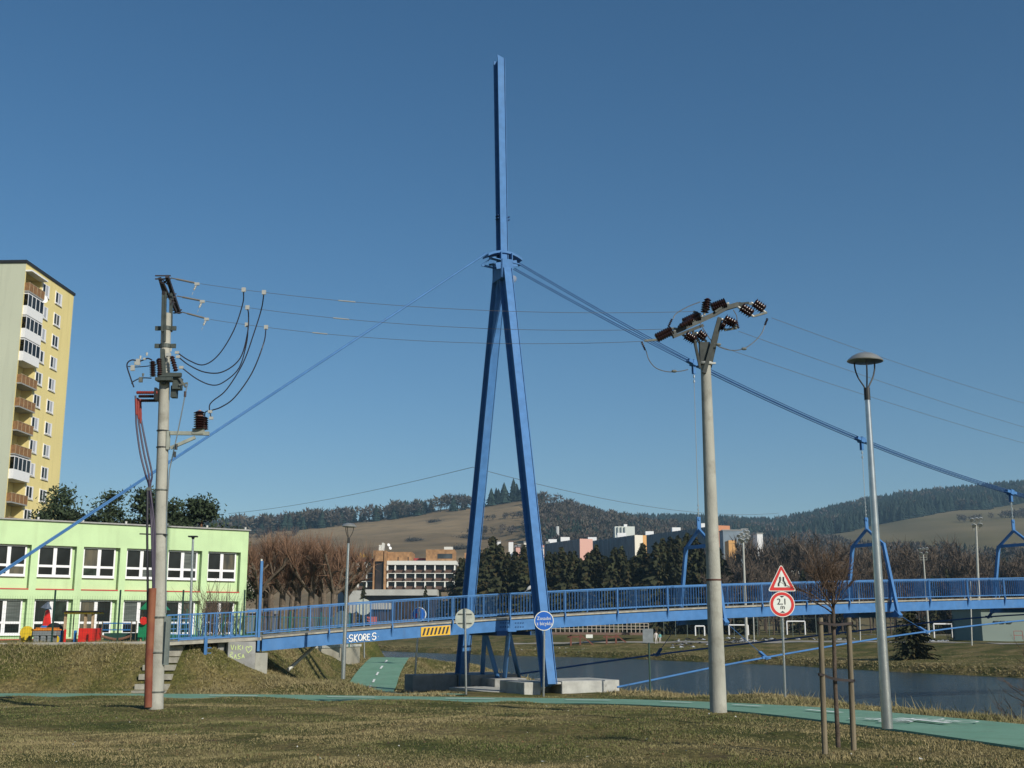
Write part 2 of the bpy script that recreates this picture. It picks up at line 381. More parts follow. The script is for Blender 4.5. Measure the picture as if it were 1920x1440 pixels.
grime(CONC, (.17, .16, .125), .50, .68, 2.2, .6); grime(CONC2, (.20, .20, .15), .52, .70, 1.1, .6); grime(CONC_G, (.12, .12, .09), .5, .7, 1.2, .6)
grime(PATHG, (.12, .16, .11), .52, .68, 2.4, .55)
PATHE = mat('path_edge', (.12, .10, .07), .95, var=.3, scale=8)
PMARK = mat('worn_marking', (.78, .80, .74), .8, var=.12, scale=12)
GPATH = mat('gravel_path', (.33, .30, .25), .95, var=.12, scale=4)
def ribbon(name, pts, width, m, lift=.035, n=10, label=None, skirt=True, zs=None):
    c = spline([(p[0], p[1], 0) for p in pts], n); V = []; F = []; K = 6
    for i, p in enumerate(c):
        d = (c[min(i+1, len(c)-1)] - c[max(i-1, 0)]).normalized(); nrm = Vector((-d.y, d.x, 0))
        for k in range(K+1):
            q = p + nrm * width * (k/K - .5); V.append((q.x, q.y, gz(q.x, q.y) + lift))
        if skirt: V += [(V[-1][0], V[-1][1], V[-1][2]-.25), (V[-K-1][0], V[-K-1][1], V[-K-1][2]-.25)]
    st = K+3 if skirt else K+1
    mb = MB(); fs = []
    for i in range(len(c)-1):
        o = i*st
        for k in range(K): fs.append((o+k, o+k+1, o+st+k+1, o+st+k))
        if skirt: fs.append((o+K, o+K+1, o+st+K+1, o+st+K)); fs.append((o+K+2, o, o+st, o+st+K+2))
    mb.add(V, fs); o = mb.build(name, m, smooth=False); tag(o, label, None, None, 'structure'); return c
MAIN = [(a, b) for a, b, _ in MAINZ]
mc = ribbon('cycle_path', MAIN, 2.75, PATHG, label='green surfaced cycle path along the river')
BR = [(-2.9, 45.9), (-3.6, 47.5), (-5.3, 52), (-6.9, 58), (-7.5, 65), (-8.0, 73), (-8.5, 84), (-10, 100), (-14, 130)]
bc = ribbon('underpass_path', BR, 2.6, PATHG, lift=.05, label='green path dipping under the footbridge')
ribbon('bank_top_path', [(150, -30), (106, 32), (84, 70), (66, 106), (57.5, 122), (50, 141), (37, 158), (28, 170), (18, 179), (0, 192)], 1.6, GPATH, .05, label='pale gravel path along the far bank top')
ribbon('field_path', [(20, 290), (50, 268), (66, 250), (88, 236)], 2.0, GPATH, .08, label='pale path crossing the playing field')
gt_ = ribbon('gravel_track', [(-12, 14.6), (-8, 14.2), (-5.6, 13.5), (-4.2, 12.6), (-3, 10)], 1.2, mat('dusty_gravel', (.20, .175, .14), .95, var=.3, scale=9, bump=.4), .03, label='bare gravelly track cutting the lower left corner', skirt=False)
# markings on the main path: dashes and a worn bicycle symbol
def strip_on(c, s0, s1, off, wd, mb, lift=.075):
    L = [0]
    for a, b_ in zip(c[:-1], c[1:]): L.append(L[-1] + (b_-a).length)
    def at(s):
        i = max(j for j in range(len(L)) if L[j] <= s); i = min(i, len(c)-2)
        t = (s-L[i])/(L[i+1]-L[i]); p = c[i].lerp(c[i+1], t); d = (c[i+1]-c[i]).normalized(); return p, Vector((-d.y, d.x, 0))
    N = max(2, int((s1-s0)/.25)); V = []
    for k in range(N+1):
        p, nr = at(s0+(s1-s0)*k/N)
        for e in (-.5, .5):
            q = p + nr*(off+e*wd); V.append((q.x, q.y, gz(q.x, q.y)+lift))
    mb.add(V, [(2*k, 2*k+2, 2*k+3, 2*k+1) for k in range(N)])
Lc = [0]
for a_, b_ in zip(mc[:-1], mc[1:]): Lc.append(Lc[-1]+(b_-a_).length)
s18 = Lc[min(range(len(mc)), key=lambda i: abs(mc[i].y-17.0))]
dm = MB()
for k in range(-3, 9): strip_on(mc, s18+k*4.3-.4, s18+k*4.3+1.35, 0, .14, dm)
# narrow median line pieces near the pylon
bm_ = MB()
LB = [0]
for a_, b_ in zip(bc[:-1], bc[1:]): LB.append(LB[-1]+(b_-a_).length)
for k in range(1, 9): strip_on(bc, 4*k+.5, 4*k+2.3, 0, .12, bm_, .085)
o = dm.build('path_markings', PMARK); tag(o, 'worn white dashes along the middle of the cycle path', kind='structure')
o = bm_.build('underpass_markings', PMARK); tag(o, 'worn white dashes on the underpass path', kind='structure')
def bike_symbol(cx, cy, ang, L=1.5):
    mb = MB(); d = Vector((math.cos(ang), math.sin(ang), 0)); n_ = Vector((-d.y, d.x, 0)); c0 = Vector((cx, cy, 0))
    def seg(p, q, w=.06):
        a = c0 + d*p[0] + n_*p[1]; b_ = c0 + d*q[0] + n_*q[1]; t = (b_-a).normalized(); s_ = Vector((-t.y, t.x, 0))*w/2
        mb.add([(v.x, v.y, gz(v.x, v.y)+.07) for v in (a-s_, b_-s_, b_+s_, a+s_)], [(0, 1, 2, 3)])
    for wx in (-.5, .5):
        pr = [(wx + .28*math.cos(2*math.pi*k/14), .28*math.sin(2*math.pi*k/14)) for k in range(15)]
        for a, b_ in zip(pr[:-1], pr[1:]): seg(a, b_, .05)
    for a, b_ in (((-.5, 0), (-.2, .4)), ((-.2, .4), (.35, .42)), ((.35, .42), (.02, -.02)), ((.02, -.02), (-.5, 0)), ((.02, -.02), (-.2, .4)), ((.5, 0), (.32, .55)), ((.32, .55), (.45, .6)), ((-.32, .5), (-.1, .5))): seg(a, b_)
    return mb
for i, (px, py, lb) in enumerate(((1770, 1350, 'worn white bicycle symbol painted on the path right of the tall lamp post'), (1650, 1349, 'worn white bicycle symbol painted on the path behind the tall lamp post'))):
    q = Q(px, py, -.03); o = bike_symbol(q.x, q.y, R(105 if i == 0 else -75)).build('path_symbol', PMARK); tag(o, lb, 'bicycle marking', 'bicycle symbols painted on the cycle path')

# grass blades ---------------------------------------------------
rng = np.random.default_rng(5)
BLADE = leafmat('grass_blades', (1, 1, 1), .85)
def pathdist(x, y, c, step=2):
    A = np.array([(p.x, p.y) for p in c[::step]]); d = np.full(x.shape, 1e9)
    for (ax, ay), (bx, by) in zip(A[:-1], A[1:]):
        dx, dy = bx-ax, by-ay; t = np.clip(((x-ax)*dx+(y-ay)*dy)/(dx*dx+dy*dy), 0, 1); d = np.minimum(d, np.hypot(x-ax-t*dx, y-ay-t*dy))
    return d
def vnoise(x, y, s, seed):
    r = np.random.default_rng(seed); T = r.random((64, 64)); fx, fy = x*s, y*s; ix, iy = np.floor(fx).astype(int), np.floor(fy).astype(int)
    tx, ty = fx-ix, fy-iy; tx = tx*tx*(3-2*tx); ty = ty*ty*(3-2*ty)
    a, b_, c, d = T[ix % 64, iy % 64], T[(ix+1) % 64, iy % 64], T[ix % 64, (iy+1) % 64], T[(ix+1) % 64, (iy+1) % 64]
    return (a*(1-tx)+b_*tx)*(1-ty)+(c*(1-tx)+d*tx)*ty
def fbm(x, y, s, seed): return (vnoise(x, y, s, seed)*.5+vnoise(x, y, s*2.1, seed+1)*.3+vnoise(x, y, s*4.3, seed+2)*.2)
def blades(name, x, y, h, wd, col, lean=.7):
    n_ = len(x); z = ground_z(x, y); a = rng.random(n_)*2*np.pi; la = rng.random(n_)*2*np.pi; ll = h*lean*rng.random(n_)
    V = np.zeros((n_, 3, 3)); dx, dy = np.cos(a)*wd/2, np.sin(a)*wd/2
    V[:, 0] = np.stack([x-dx, y-dy, z-.01], 1); V[:, 1] = np.stack([x+dx, y+dy, z-.01], 1)
    V[:, 2] = np.stack([x+np.cos(la)*ll, y+np.sin(la)*ll, z+h*(.55+.45*rng.random(n_))], 1)
    return npmesh(name, V, np.arange(n_*3), BLADE, tint=np.repeat(col, 3, 0))
def gcol(x, y, dry):
    """mix of live green, straw and dead brown by patch"""
    f = np.clip((fbm(x, y, .35, 11)-.5)*2.3+.42+dry+.35*(rng.random(len(x))-.5), 0, 1)[:, None]
    gr = np.array([.105, .122, .038]); st = np.array([.285, .235, .115]); br = np.array([.20, .165, .085])
    c = gr*(1-f)+st*f; k = (rng.random((len(x), 1)) < .3); c = np.where(k, br, c)
    return c*(.85+.45*rng.random((len(x), 1)))
def tri_sample(n_, y0, y1, pw=1.0):
    u_ = rng.random(n_); y = y0*(y1/y0)**u_; x = (rng.random(n_)*2-1)*(y*.455+.4); return x, y
x, y = tri_sample(330000, 11.2, 44)
ok = (pathdist(x, y, mc) > 1.40) & (pathdist(x, y, gt_) > .62*(.6+.8*rng.random(len(x)))) & (pathdist(x, y, bc) > 1.32) & (sdist(x, y, NEAR) < 2.2)
ok &= (fbm(x, y, .75, 55) < .66) | (rng.random(len(x)) < .12)
x, y = x[ok], y[ok]; cl = fbm(x, y, 1.3, 40)
hh = (.013+.026*np.clip((cl-.35)*2, 0, 1))*(.6+.8*rng.random(len(x)))*(1+y*.012)
sp = np.hypot(x-4.45, y-15.9) < .55
hh = np.where(sp, hh*2.4, hh)
o = blades('grass', x, y, hh, .008+.0005*y, gcol(x, y, np.where(sp, .6, np.interp(y, [12, 20, 26, 38], [.22, .12, -.10, -.05]))), 1.3); tag(o, 'short patchy winter grass in the foreground', 'grass', kind='stuff')
# fallen leaves, clods and litter scattered over the lawn
n_l = 2600; x, y = tri_sample(n_l, 11.5, 38); ok = (pathdist(x, y, mc) > 1.5) & (sdist(x, y, NEAR) < .5); x, y = x[ok], y[ok]; z = ground_z(x, y); V = np.zeros((len(x), 3, 3)); s_ = .012+.02*rng.random(len(x))
for k in range(3):
    a = rng.random(len(x))*6.28; V[:, k] = np.stack([x+np.cos(a)*s_, y+np.sin(a)*s_, z+.015+.03*rng.random(len(x))], 1)
cc_ = np.where(rng.random((len(x), 1)) < .04, np.array([.6, .6, .56]), np.where(rng.random((len(x), 1)) < .5, np.array([.16, .09, .045]), np.array([.07, .05, .03])))
o = npmesh('leaf_litter', V, np.arange(len(x)*3), BLADE, tint=np.repeat(cc_, 3, 0)); tag(o, 'dead leaves and bits of litter scattered over the lawn', 'leaves', kind='stuff')
# embankment and river-bank grass
x = rng.uniform(-36, -2, 120000); y = rng.uniform(42.5, 53, 120000)
ok = (pathdist(x, y, mc) > 1.42) & (pathdist(x, y, bc) > 1.35) & (y < 50) & ((np.abs(x+13.2) > .72) | (y > 47.3))
x, y = x[ok], y[ok]
o = blades('bank_grass', x, y, (.05+.13*np.clip((fbm(x, y, .9, 71)-.4)*3, 0, 1))*(.5+rng.random(len(x))), .035, gcol(x, y, .28), 1.6); tag(o, 'matted brown grass on the slope below the schoolyard', 'grass', kind='stuff')
x = rng.uniform(-14, 0, 90000); y = 50*(120/50)**rng.random(90000)
ok = (pathdist(x, y, bc) > 1.35) & (sdist(x, y, NEAR) < 2.0) & (ground_z(x, y) < .7) & ~((np.abs(x) < 7) & (y < 58) & (x > -2.6))
x, y = x[ok], y[ok]
o = blades('slope_grass', x, y, (.05+.10*np.clip((fbm(x, y, .9, 31)-.4)*3, 0, 1))*(.5+rng.random(len(x))), .05, gcol(x, y, .22), 1.8); tag(o, 'brown grass around the underpass path behind the bridge', 'grass', kind='stuff')
t_ = rng.random(60000); yy = 14*(80/14)**t_; xx = np.interp(yy, NEAR[:, 1][:11], NEAR[:, 0][:11]) + rng.normal(-.3, .75, 60000)
dn = sdist(xx, yy, NEAR); ok = (pathdist(xx, yy, mc) > 1.42) & (dn < 2.2) & (dn > -2.2) & (pathdist(xx, yy, bc) > 1.3)
xx, yy, dn = xx[ok], yy[ok], dn[ok]; cl = fbm(xx, yy, .8, 90)
o = blades('river_edge_grass', xx, yy, (.03+.10*np.clip((cl-.42)*3, 0, 1)+.22*(rng.random(len(xx)) > .985))*(.5+rng.random(len(xx))), .010+.0006*yy, gcol(xx, yy, .45), .9); tag(o, 'tall straw grass on the near river edge', 'grass', kind='stuff')
t_ = rng.random(60000)*(len(FAR)-4)+1; i_ = t_.astype(int); fr = (t_-i_)[:, None]; pp = FAR[i_]*(1-fr)+FAR[i_+1]*fr
xx, yy = pp[:, 0]+rng.random(60000)**2*18*.8, pp[:, 1]+rng.random(60000)**2*18*.6; df = sdist(xx, yy, FAR); ok = (df > .1) & (yy > 60) & (yy < 260); xx, yy, df = xx[ok], yy[ok], df[ok]
o = blades('far_bank_grass', xx, yy, np.where(df < 1.3, .20, .04)*(.3+rng.random(len(xx))), .12, gcol(xx*.4, yy*.4, .35)*.95, 2.6); tag(o, 'brown tussocks on the far river bank', 'grass', kind='stuff')

# ---------------- hills ----------------
def hill(name, ridge, d0, d1, z0, m, u0, u1, label, nu=150, ns=46, back=1.35, pw=1.15):
    us = np.linspace(u0, u1, nu); vr = np.interp(us, [p[0] for p in ridge], [p[1] for p in ridge]); V = []
    for u, v in zip(us, vr):
        ax = (u-960)/F_PX
        zr = ZV(v, d1)
        for j in range(ns+6):
            s = j/(ns-1); y = d0+(d1-d0)*s
            if s <= 1: z = z0+(zr-z0)*(s**pw) + 2.2*math.sin(ax*40+s*9)*math.sin(s*math.pi)+1.2*math.sin(ax*95+s*21)*math.sin(s*math.pi)
            else: z = zr-(s-1)*(zr-z0)*1.6
            t = y*CT+(z-EYE)*ST
            V.append((ax*t, y, z))
    st = ns+6; i = np.arange(nu-1)[:, None]*st+np.arange(st-1)[None, :]
    F = np.stack([i, i+st, i+st+1, i+1], -1).reshape(-1, 4)
    o = npmesh(name, V, F, m, nv=4, smooth=True); tag(o, label, kind='structure')
    def pt(u, s):
        v = np.interp(u, [p[0] for p in ridge], [p[1] for p in ridge]); ax = (u-960)/F_PX; zr = ZV(v, d1)
        z = z0+(zr-z0)*(s**pw)+2.2*math.sin(ax*40+s*9)*math.sin(s*math.pi)+1.2*math.sin(ax*95+s*21)*math.sin(s*math.pi); y = d0+(d1-d0)*s
        return Vector((ax*(y*CT+(z-EYE)*ST), y, z))
    return pt
def meadow(name, c1, c2, sc=.006):
    m = bpy.data.materials.new(name); m.use_nodes = True; nt = m.node_tree; n = nt.nodes; l = nt.links; b = n['Principled BSDF']; b.inputs['Roughness'].default_value = 1; b.inputs['Specular IOR Level'].default_value = .05
    tc = n.new('ShaderNodeTexCoord'); mp = n.new('ShaderNodeMapping'); mp.inputs['Scale'].default_value = (.5, .6, 5)
    l.new(tc.outputs['Object'], mp.inputs[0]); z = n.new('ShaderNodeTexNoise'); z.inputs['Scale'].default_value = sc; z.inputs['Detail'].default_value = 9; z.inputs['Roughness'].default_value = .6
    l.new(mp.outputs[0], z.inputs[0]); r = n.new('ShaderNodeValToRGB'); r.color_ramp.elements[0].position = .36; r.color_ramp.elements[1].position = .62
    r.color_ramp.elements[0].color = (*c1, 1); r.color_ramp.elements[1].color = (*c2, 1); l.new(z.outputs[0], r.inputs[0]); l.new(r.outputs[0], b.inputs['Base Color']); return m
RA = [(-200, 1020), (200, 1012), (380, 1003), (470, 994), (560, 988), (660, 978), (760, 966), (830, 955), (900, 950), (980, 937), (1030, 944), (1080, 960), (1120, 975), (1180, 985), (1300, 1000), (1500, 1040), (1700, 1075)]
RB = [(900, 1000), (1050, 992), (1150, 983), (1220, 985), (1300, 984), (1400, 990), (1450, 992), (1500, 982), (1560, 968), (1620, 953), (1700, 940), (1800, 931), (1920, 920), (2100, 905), (2400, 900)]
MDW = meadow('meadow', (.15, .108, .058), (.30, .218, .12), .009); grime(MDW, (.12, .10, .06), .48, .66, .03, .6); grime(MDW, (.10, .085, .055), .60, .70, .008, .5)
hA = hill('near_hill', RA, 480, 1350, -1.5, MDW, -260, 1700, 'brown meadow hill behind the hotel')
hB = hill('far_hill', RB, 430, 2300, -1.5, meadow('far_meadow', (.135, .115, .055), (.20, .16, .085), .004), 880, 2400, 'far wooded hill with meadows on the right', nu=130)
# ---------------- footbridge ----------------
BD = Vector((2.44, 1.158, 0)).normalized(); BN = Vector((BD.y, -BD.x, 0)); SP = 2.7; HW = 1.37
BE = Vector((-9.86, 47.4, 0)) - BN*HW
def BP(k, s, z): p = BE + BD*(SP*k) + BN*s; return Vector((p.x, p.y, z))
RK = [(-1.2, 1141.5+9.5, 0), (0, 1141, 0), (2, 1127.5, 0), (4, 1111, 0), (6, 1101, 0), (7, 1097.3, 0), (10, 1091, 0), (13, 1085.5, 0), (15, 1083, 0)]
_kz = [(k, ZV(v, BP(k, HW, 0).y)) for k, v, _ in RK]
_co = np.polyfit([a for a, _ in _kz[1:]], [b for _, b in _kz[1:]], 3)
def railz(k):
    if k < 0: return float(np.polyval(_co, 0)) + k*.13
    if k > 16: z16 = float(np.polyval(_co, 16)); return z16 + .045*(k-16) - .004*(k-16)**2
    return float(np.polyval(_co, k))
def dz(k): return railz(k)-1.07
K0, K1 = 0.0, 26.0
gb = BP(4.1, 0, 0); PG = -1.28
bridge = thing('footbridge', BP(0, 0, 0), 'long blue steel footbridge with barred railings crossing the river', 'footbridge')
NS = 104
def kk(i, n=NS): return K0+(K1-K0)*i/n
def sweep(mb, s0, s1, zt, zb, k0=K0, k1=K1, n=NS):
    V = []; F = []
    for i in range(n+1):
        k = k0+(k1-k0)*i/n; z = dz(k)
        V += [BP(k, s0, z+zt), BP(k, s1, z+zt), BP(k, s1, z+zb), BP(k, s0, z+zb)]
    for i in range(n):
        o = i*4
        for a in range(4): b = (a+1) % 4; F.append((o+a, o+4+a, o+4+b, o+b))
    F.append((0, 1, 2, 3)); F.append((n*4+3, n*4+2, n*4+1, n*4)); mb.add(V, F)
DECK = mat('deck_boards', (.33, .31, .25), .9, var=.2, scale=4)
d = MB(); sweep(d, -HW+.02, HW+.03, 0, -.07); d.build('deck', DECK, bridge)
for sg, nm in ((1, None), (-1, None)):
    m_ = MB(); s = sg*(HW-.09)
    sweep(m_, s-.02, s+.02, -.12, -.54)                       # web
    sweep(m_, s-.10, s+.10, -.105, -.13); sweep(m_, s-.10, s+.10, -.53, -.555)
    sweep(m_, s+sg*.021, s+sg*.10, -.13, -.53) if sg > 0 else None
    gd = m_.build('girder', BLUE, bridge)
for k in range(0, 27):
    cb = MB(); cb.bar(BP(k, -HW+.2, dz(k)-.33), BP(k, HW-.2, dz(k)-.33), .12, .34, BD); cb.build('cross_beam', BLUE, bridge)
def railing(sg):
    s = sg*(HW+.05); m_ = MB(); n = 104
    for a, b in ((1.07, 1.02), (.16, .12)): sweep(m_, s-.035, s+.035, a, b, 0, K1, n)
    sweep(m_, s-.012, s+.012, .99, .975, 0, K1, n)
    nb = int(K1*18)
    for i in range(nb):
        k = (i+.5)/18; z = dz(k)
        if abs((k+.5) % 1-.5) < .02: continue
        m_.bar(BP(k, s, z+.1), BP(k, s, z+.99), .009, .045, BD)
    rl = m_.build('railing', BLUE, bridge)
    for k in range(1, 27):
        p = MB(); z = dz(k); p.bar(BP(k, s, z-.02), BP(k, s, z+1.02), .05, .05, BD)
        p.bar(BP(k, s+sg*.03, z-.12), BP(k, s+sg*.03, z+.05), .05, .09, BD)
        o0, o1, o2 = BP(k, s+sg*.07, z-.11), BP(k, s-sg*.05, z-.11), BP(k, s-sg*.05, z-.48)
        Xv = BD*.03; p.add([o0-Xv, o1-Xv, o2-Xv, o0+Xv, o1+Xv, o2+Xv], [(0, 1, 2), (5, 4, 3), (0, 3, 4, 1), (1, 4, 5, 2), (2, 5, 3, 0)])
        p.build('post', BLUE, rl, loc=BP(0, 0, 0))
railing(1); railing(-1)
# yellow and black hazard plate on the near girder (k 2.45 .. 2.96), graffiti
def gpt(u, off=.13):
    """point on the outer face of the near girder seen at photo column u"""
    lo, hi = 0., 14.
    for _ in range(40):
        k = (lo+hi)/2; p = BP(k, HW+off, dz(k)-.33)
        if PIX(*p)[0] < u: lo = k
        else: hi = k
    return k
ka, kb = gpt(791), gpt(846); o0 = BP(ka, HW+.04, dz(ka)-.53); L = SP*(kb-ka); up = Vector((0, 0, 1)); sl_ = (dz(kb)-dz(ka))/L
Xp = (BD + Z3*sl_).normalized()
pl = MB(); pl.prism([(0, 0), (L, 0), (L, .39), (0, .39)], o0, Xp, up, .02); hz = pl.build('hazard_plate', YELLOW, bridge)
st_ = MB(); nst = 7
for i in range(nst):
    x0 = .05+(L-.1)*i/nst; w_ = (L-.1)/nst
    st_.prism([(x0, .05), (x0+w_*.5, .05), (x0+w_*1.0, .34), (x0+w_*.5, .34)], o0+BN*.004, Xp, up, .003)
st_.build('hazard_stripes', BLK, hz, loc=BP(0, 0, 0))
def strokes(lines, w, o, X, Y, th=.006):
    m_ = MB(); Nn = X.cross(Y)
    for ln in lines:
        for (ax, ay), (bx, by) in zip(ln[:-1], ln[1:]):
            p, q = o+X*ax+Y*ay, o+X*bx+Y*by
            if (q-p).length > 1e-4: m_.bar(p, q, w, th, X if abs(bx-ax) < abs(by-ay) else Y)
    return m_
def arc(cx, cy, rx, ry, a0, a1, n=8): return [(cx+rx*math.cos(R(a0+(a1-a0)*i/n)), cy+ry*math.sin(R(a0+(a1-a0)*i/n))) for i in range(n+1)]
ka, kb = gpt(652), gpt(714); o0 = BP(ka, HW+.042, dz(ka)-.50); L = SP*(kb-ka); Xp = (BD+Z3*(dz(kb)-dz(ka))/L).normalized()
def letters(L, H):
    u = L/7.4; out = []
    def S_(x, w): return arc(x+w*.5, H*.70, w*.42, H*.24, 20, 270, 9)+arc(x+w*.45, H*.27, w*.42, H*.24, 80, -160, 9)
    out += [[(0, H*.45), (.04, H*.45)]]
    out.append(S_(u*.4, u)); out.append([(u*1.55, 0), (u*1.7, H*.95)]); out.append([(u*2.35, H*.95), (u*1.65, H*.45), (u*2.3, -.02)])
    out.append(arc(u*2.95, H*.48, u*.42, H*.42, 0, 360, 14))
    out.append([(u*3.55, 0), (u*3.7, H*.85)]+arc(u*3.95, H*.66, u*.3, H*.22, 90, -90, 6)+[(u*3.7, H*.45), (u*4.35, 0)])
    out.append([(u*5.15, H*.8), (u*4.55, H*.85), (u*4.55, H*.05), (u*5.15, H*.02)]); out.append([(u*4.55, H*.45), (u*5.0, H*.47)])
    out.append([(u*5.38, H*.45), (u*5.45, H*.45)]); out.append(S_(u*5.6, u)); out.append([(u*6.95, H*.4), (u*7.02, H*.4)])
    return out
strokes(letters(L, .30), .042, o0, Xp, Z3).build('graffiti', WHITE, bridge)
# bolt rows beside the pylon joint
kc_ = gpt(962)
for i in range(10):
    if i in (4, 5): continue
    for j in (0, 1): bt = MB(); bt.lathe([(0, .026), (.03, .026)], BP(kc_-.2+.4*i/9, HW+.012, dz(kc_)-.24-.17*j+.02), BN, 6); bt.build('bolt', BLUE_D, bridge)
# hanger frames every fourth post, with hanger rod and cable clamp
SAD = BP(4.1, 0, ZV(490, 53.5))
CAB = {4.1: SAD.z, 8.05: ZV(681, BP(8.05, 0, 0).y), 12: ZV(825, BP(12, 0, 0).y), 16: ZV(923, BP(16, 0, 0).y), 20: 7.9, 24: 7.2, 26: 7.1}
for k in (8.05, 12, 16, 20, 24):
    z = dz(k); fr = MB(); zc = z+2.95; za = z+3.75
    for sg in (1, -1):
        fr.bar(BP(k, sg*1.9, z-.62), BP(k, sg*1.16, zc), .15, .16, BD)
        fr.bar(BP(k, sg*1.16, zc-.05), BP(k, 0, za), .13, .12, BD)
    fr.bar(BP(k, -1.16, zc-.03), BP(k, 1.16, zc-.03), .12, .17, BD)
    fr.bar(BP(k, -2.0, z-.72), BP(k, 2.0, z-.72), .2, .24, BD)
    for sg in (1, -1):
        fr.bar(BP(k, sg*2.05, z-.80), BP(k, sg*1.75, z-.52), .24, .18, BD)
    hf = fr.build('hanger_frame', BLUE, bridge)
    lg = MB(); lg.bar(BP(k, 0, za-.05), BP(k, 0, za+.62), .20, .07, BD); lg.lathe([(-.08, .07), (.08, .07)], BP(k, 0, za+.5), BN, 8)
    lg.build('lug', BLUE, hf, loc=BP(0, 0, 0))
    zt = CAB[k]; rd = MB(); rd.tube([BP(k, 0, za+.55), BP(k, 0, zt-.5)], .018, 6)
    for q in (.75, .95, 1.15): rd.lathe([(0, .045), (.06, .045)], BP(k, 0, za+q), (0, 0, 1), 8)
    for q in (.75, 1.0): rd.lathe([(0, .05), (.12, .05)], BP(k, 0, zt-q), (0, 0, 1), 8)
    rd.build('hanger_rod', STEEL, hf, loc=BP(0, 0, 0))
    ks = sorted(CAB); i = ks.index(k); sl2 = (CAB[ks[min(i+1, len(ks)-1)]]-CAB[ks[i-1]])/((ks[min(i+1, len(ks)-1)]-ks[i-1])*SP)
    dr = (BD+Z3*sl2).normalized(); cl = MB(); c = BP(k, 0, zt)
    cl.bar(c-dr*.36, c+dr*.36, .30, .16, BN); cl.bar(c-dr*.12, c+dr*.12, .36, .28, BN)
    cl.bar(BP(k, -.07, zt-.1), BP(k, -.07, zt-.55), .15, .03, BD); cl.bar(BP(k, .07, zt-.1), BP(k, .07, zt-.55), .15, .03, BD)
    cl.build('cable_clamp', BLUE, hf, loc=BP(0, 0, 0))
# main cables: four strands from the saddle over the clamps
ks = sorted(CAB); ck = np.polyfit(ks[:5], [CAB[k] for k in ks[:5]], 3)
def cabz(k): return float(np.polyval(ck, k)) if k < 20 else float(np.interp(k, ks, [CAB[q] for q in ks]))
mc_ = MB()
for i, (ds, dv) in enumerate(((-.10, .07), (.10, .07), (-.10, -.07), (.10, -.07))):
    pts = []
    for j in range(45):
        k = 4.32+(26-4.32)*j/44; e = max(0, 1-(k-4.32)/3.6)
        pts.append(BP(k, ds*(1-.2*e), cabz(k)+dv*(1+1.9*e)+.12*e))
    mc_.tube(pts, .022, 6)
mc_.build('main_cable', BLUE_D, bridge)
# side wind cables with ties
def windcable(nodes, sg, m):
    w_ = MB(); w_.tube(spline([BP(*q) for q in nodes], 8), .042, 6)
    for k, s, z in nodes[1:]:
        if k in (8.05, 12, 16, 20):
            p = BP(k, s, z); q = BP(k, sg*1.95, dz(k)-.72); d_ = (q-p).normalized()
            w_.bar(p-d_*.1, p+d_*.5, .14, .10, BD); w_.bar(p-BD*.22, p+BD*.22, .12, .12); w_.tube([p+d_*.4, q], .016, 5)
    return w_.build('wind_cable', m, bridge)
windcable([(5.3, 4.5, -.9), (8.05, 4.9, .24), (12, 3.74, 1.33), (16, 3.0, 2.08), (20, 2.7, 2.4), (24, 2.7, 2.5)], 1, BLUE)
windcable([(4.6, -5.4, -.95), (8.05, -4.1, .17), (12, -2.9, 1.2), (16, -2.3, 2.12), (20, -2.2, 2.45), (24, -2.2, 2.5)], -1, BLUE_D)  # far cable takes the darker blue, its shade painted in
# tall end mast and abutment ramp railing
em = MB(); em.bar(BP(-.06, HW+.05, dz(0)-.55), BP(-.06, HW+.05, ZV(1052, 47.3)), .10, .10, BD); em.build('end_mast', BLUE, bridge)
em = MB(); em.bar(BP(-.06, HW-.02, ZV(1085, 47.3)), BP(-.06, HW-.02, ZV(1048, 47.3)), .12, .06, BN); em.build('mast_plate', PALE, bridge)
rp = MB()
for sg in (1, -1):
    s = sg*(HW+.05)
    for h in (1.0, .06): rp.bar(BP(-1.2, s, dz(-1.2)+h), BP(-.1, s, dz(-.1)+h), .05, .05)
    for k in np.arange(-1.2, -.05, .3666): rp.bar(BP(k, s, dz(k)), BP(k, s, dz(k)+1.0), .05, .05, BD)
    for k in np.arange(-1.1, -.12, .055): rp.bar(BP(k, s, dz(k)+.06), BP(k, s, dz(k)+1.0), .014, .02, BD)
    for h in (.25, .45, .65, .85): rp.bar(BP(-1.2, s, dz(-1.2)+h), BP(-1.06, s, dz(-1.1)+h), .03, .03)
rp.bar(BP(-.82, HW+.15, dz(-.8)-.85), BP(-.82, HW+.15, dz(-.8)+.1), .1, .1)
for h in (.3, .5, .7): rp.bar(BP(-.82, HW+.15, dz(-.8)-h), BP(-.74, HW+.15, dz(-.8)-h), .03, .03)
ramp = thing('ramp', BP(-.6, 0, 0), 'short blue railed ramp leading from the schoolyard onto the footbridge', 'ramp')
rp.build('railing', BLUE, ramp)
rs = MB()
V = []
for k in (-1.35, -.02):
    for s, dzz in ((-HW, 0), (HW+.1, 0), (HW+.1, -.12), (-HW, -.12)): V.append(BP(k, s, dz(k)+dzz-.01))
rs.add(V, [(0, 4, 5, 1), (1, 5, 6, 2), (2, 6, 7, 3), (3, 7, 4, 0), (0, 1, 2, 3), (7, 6, 5, 4)]); rs.build('slab', DECK, ramp)
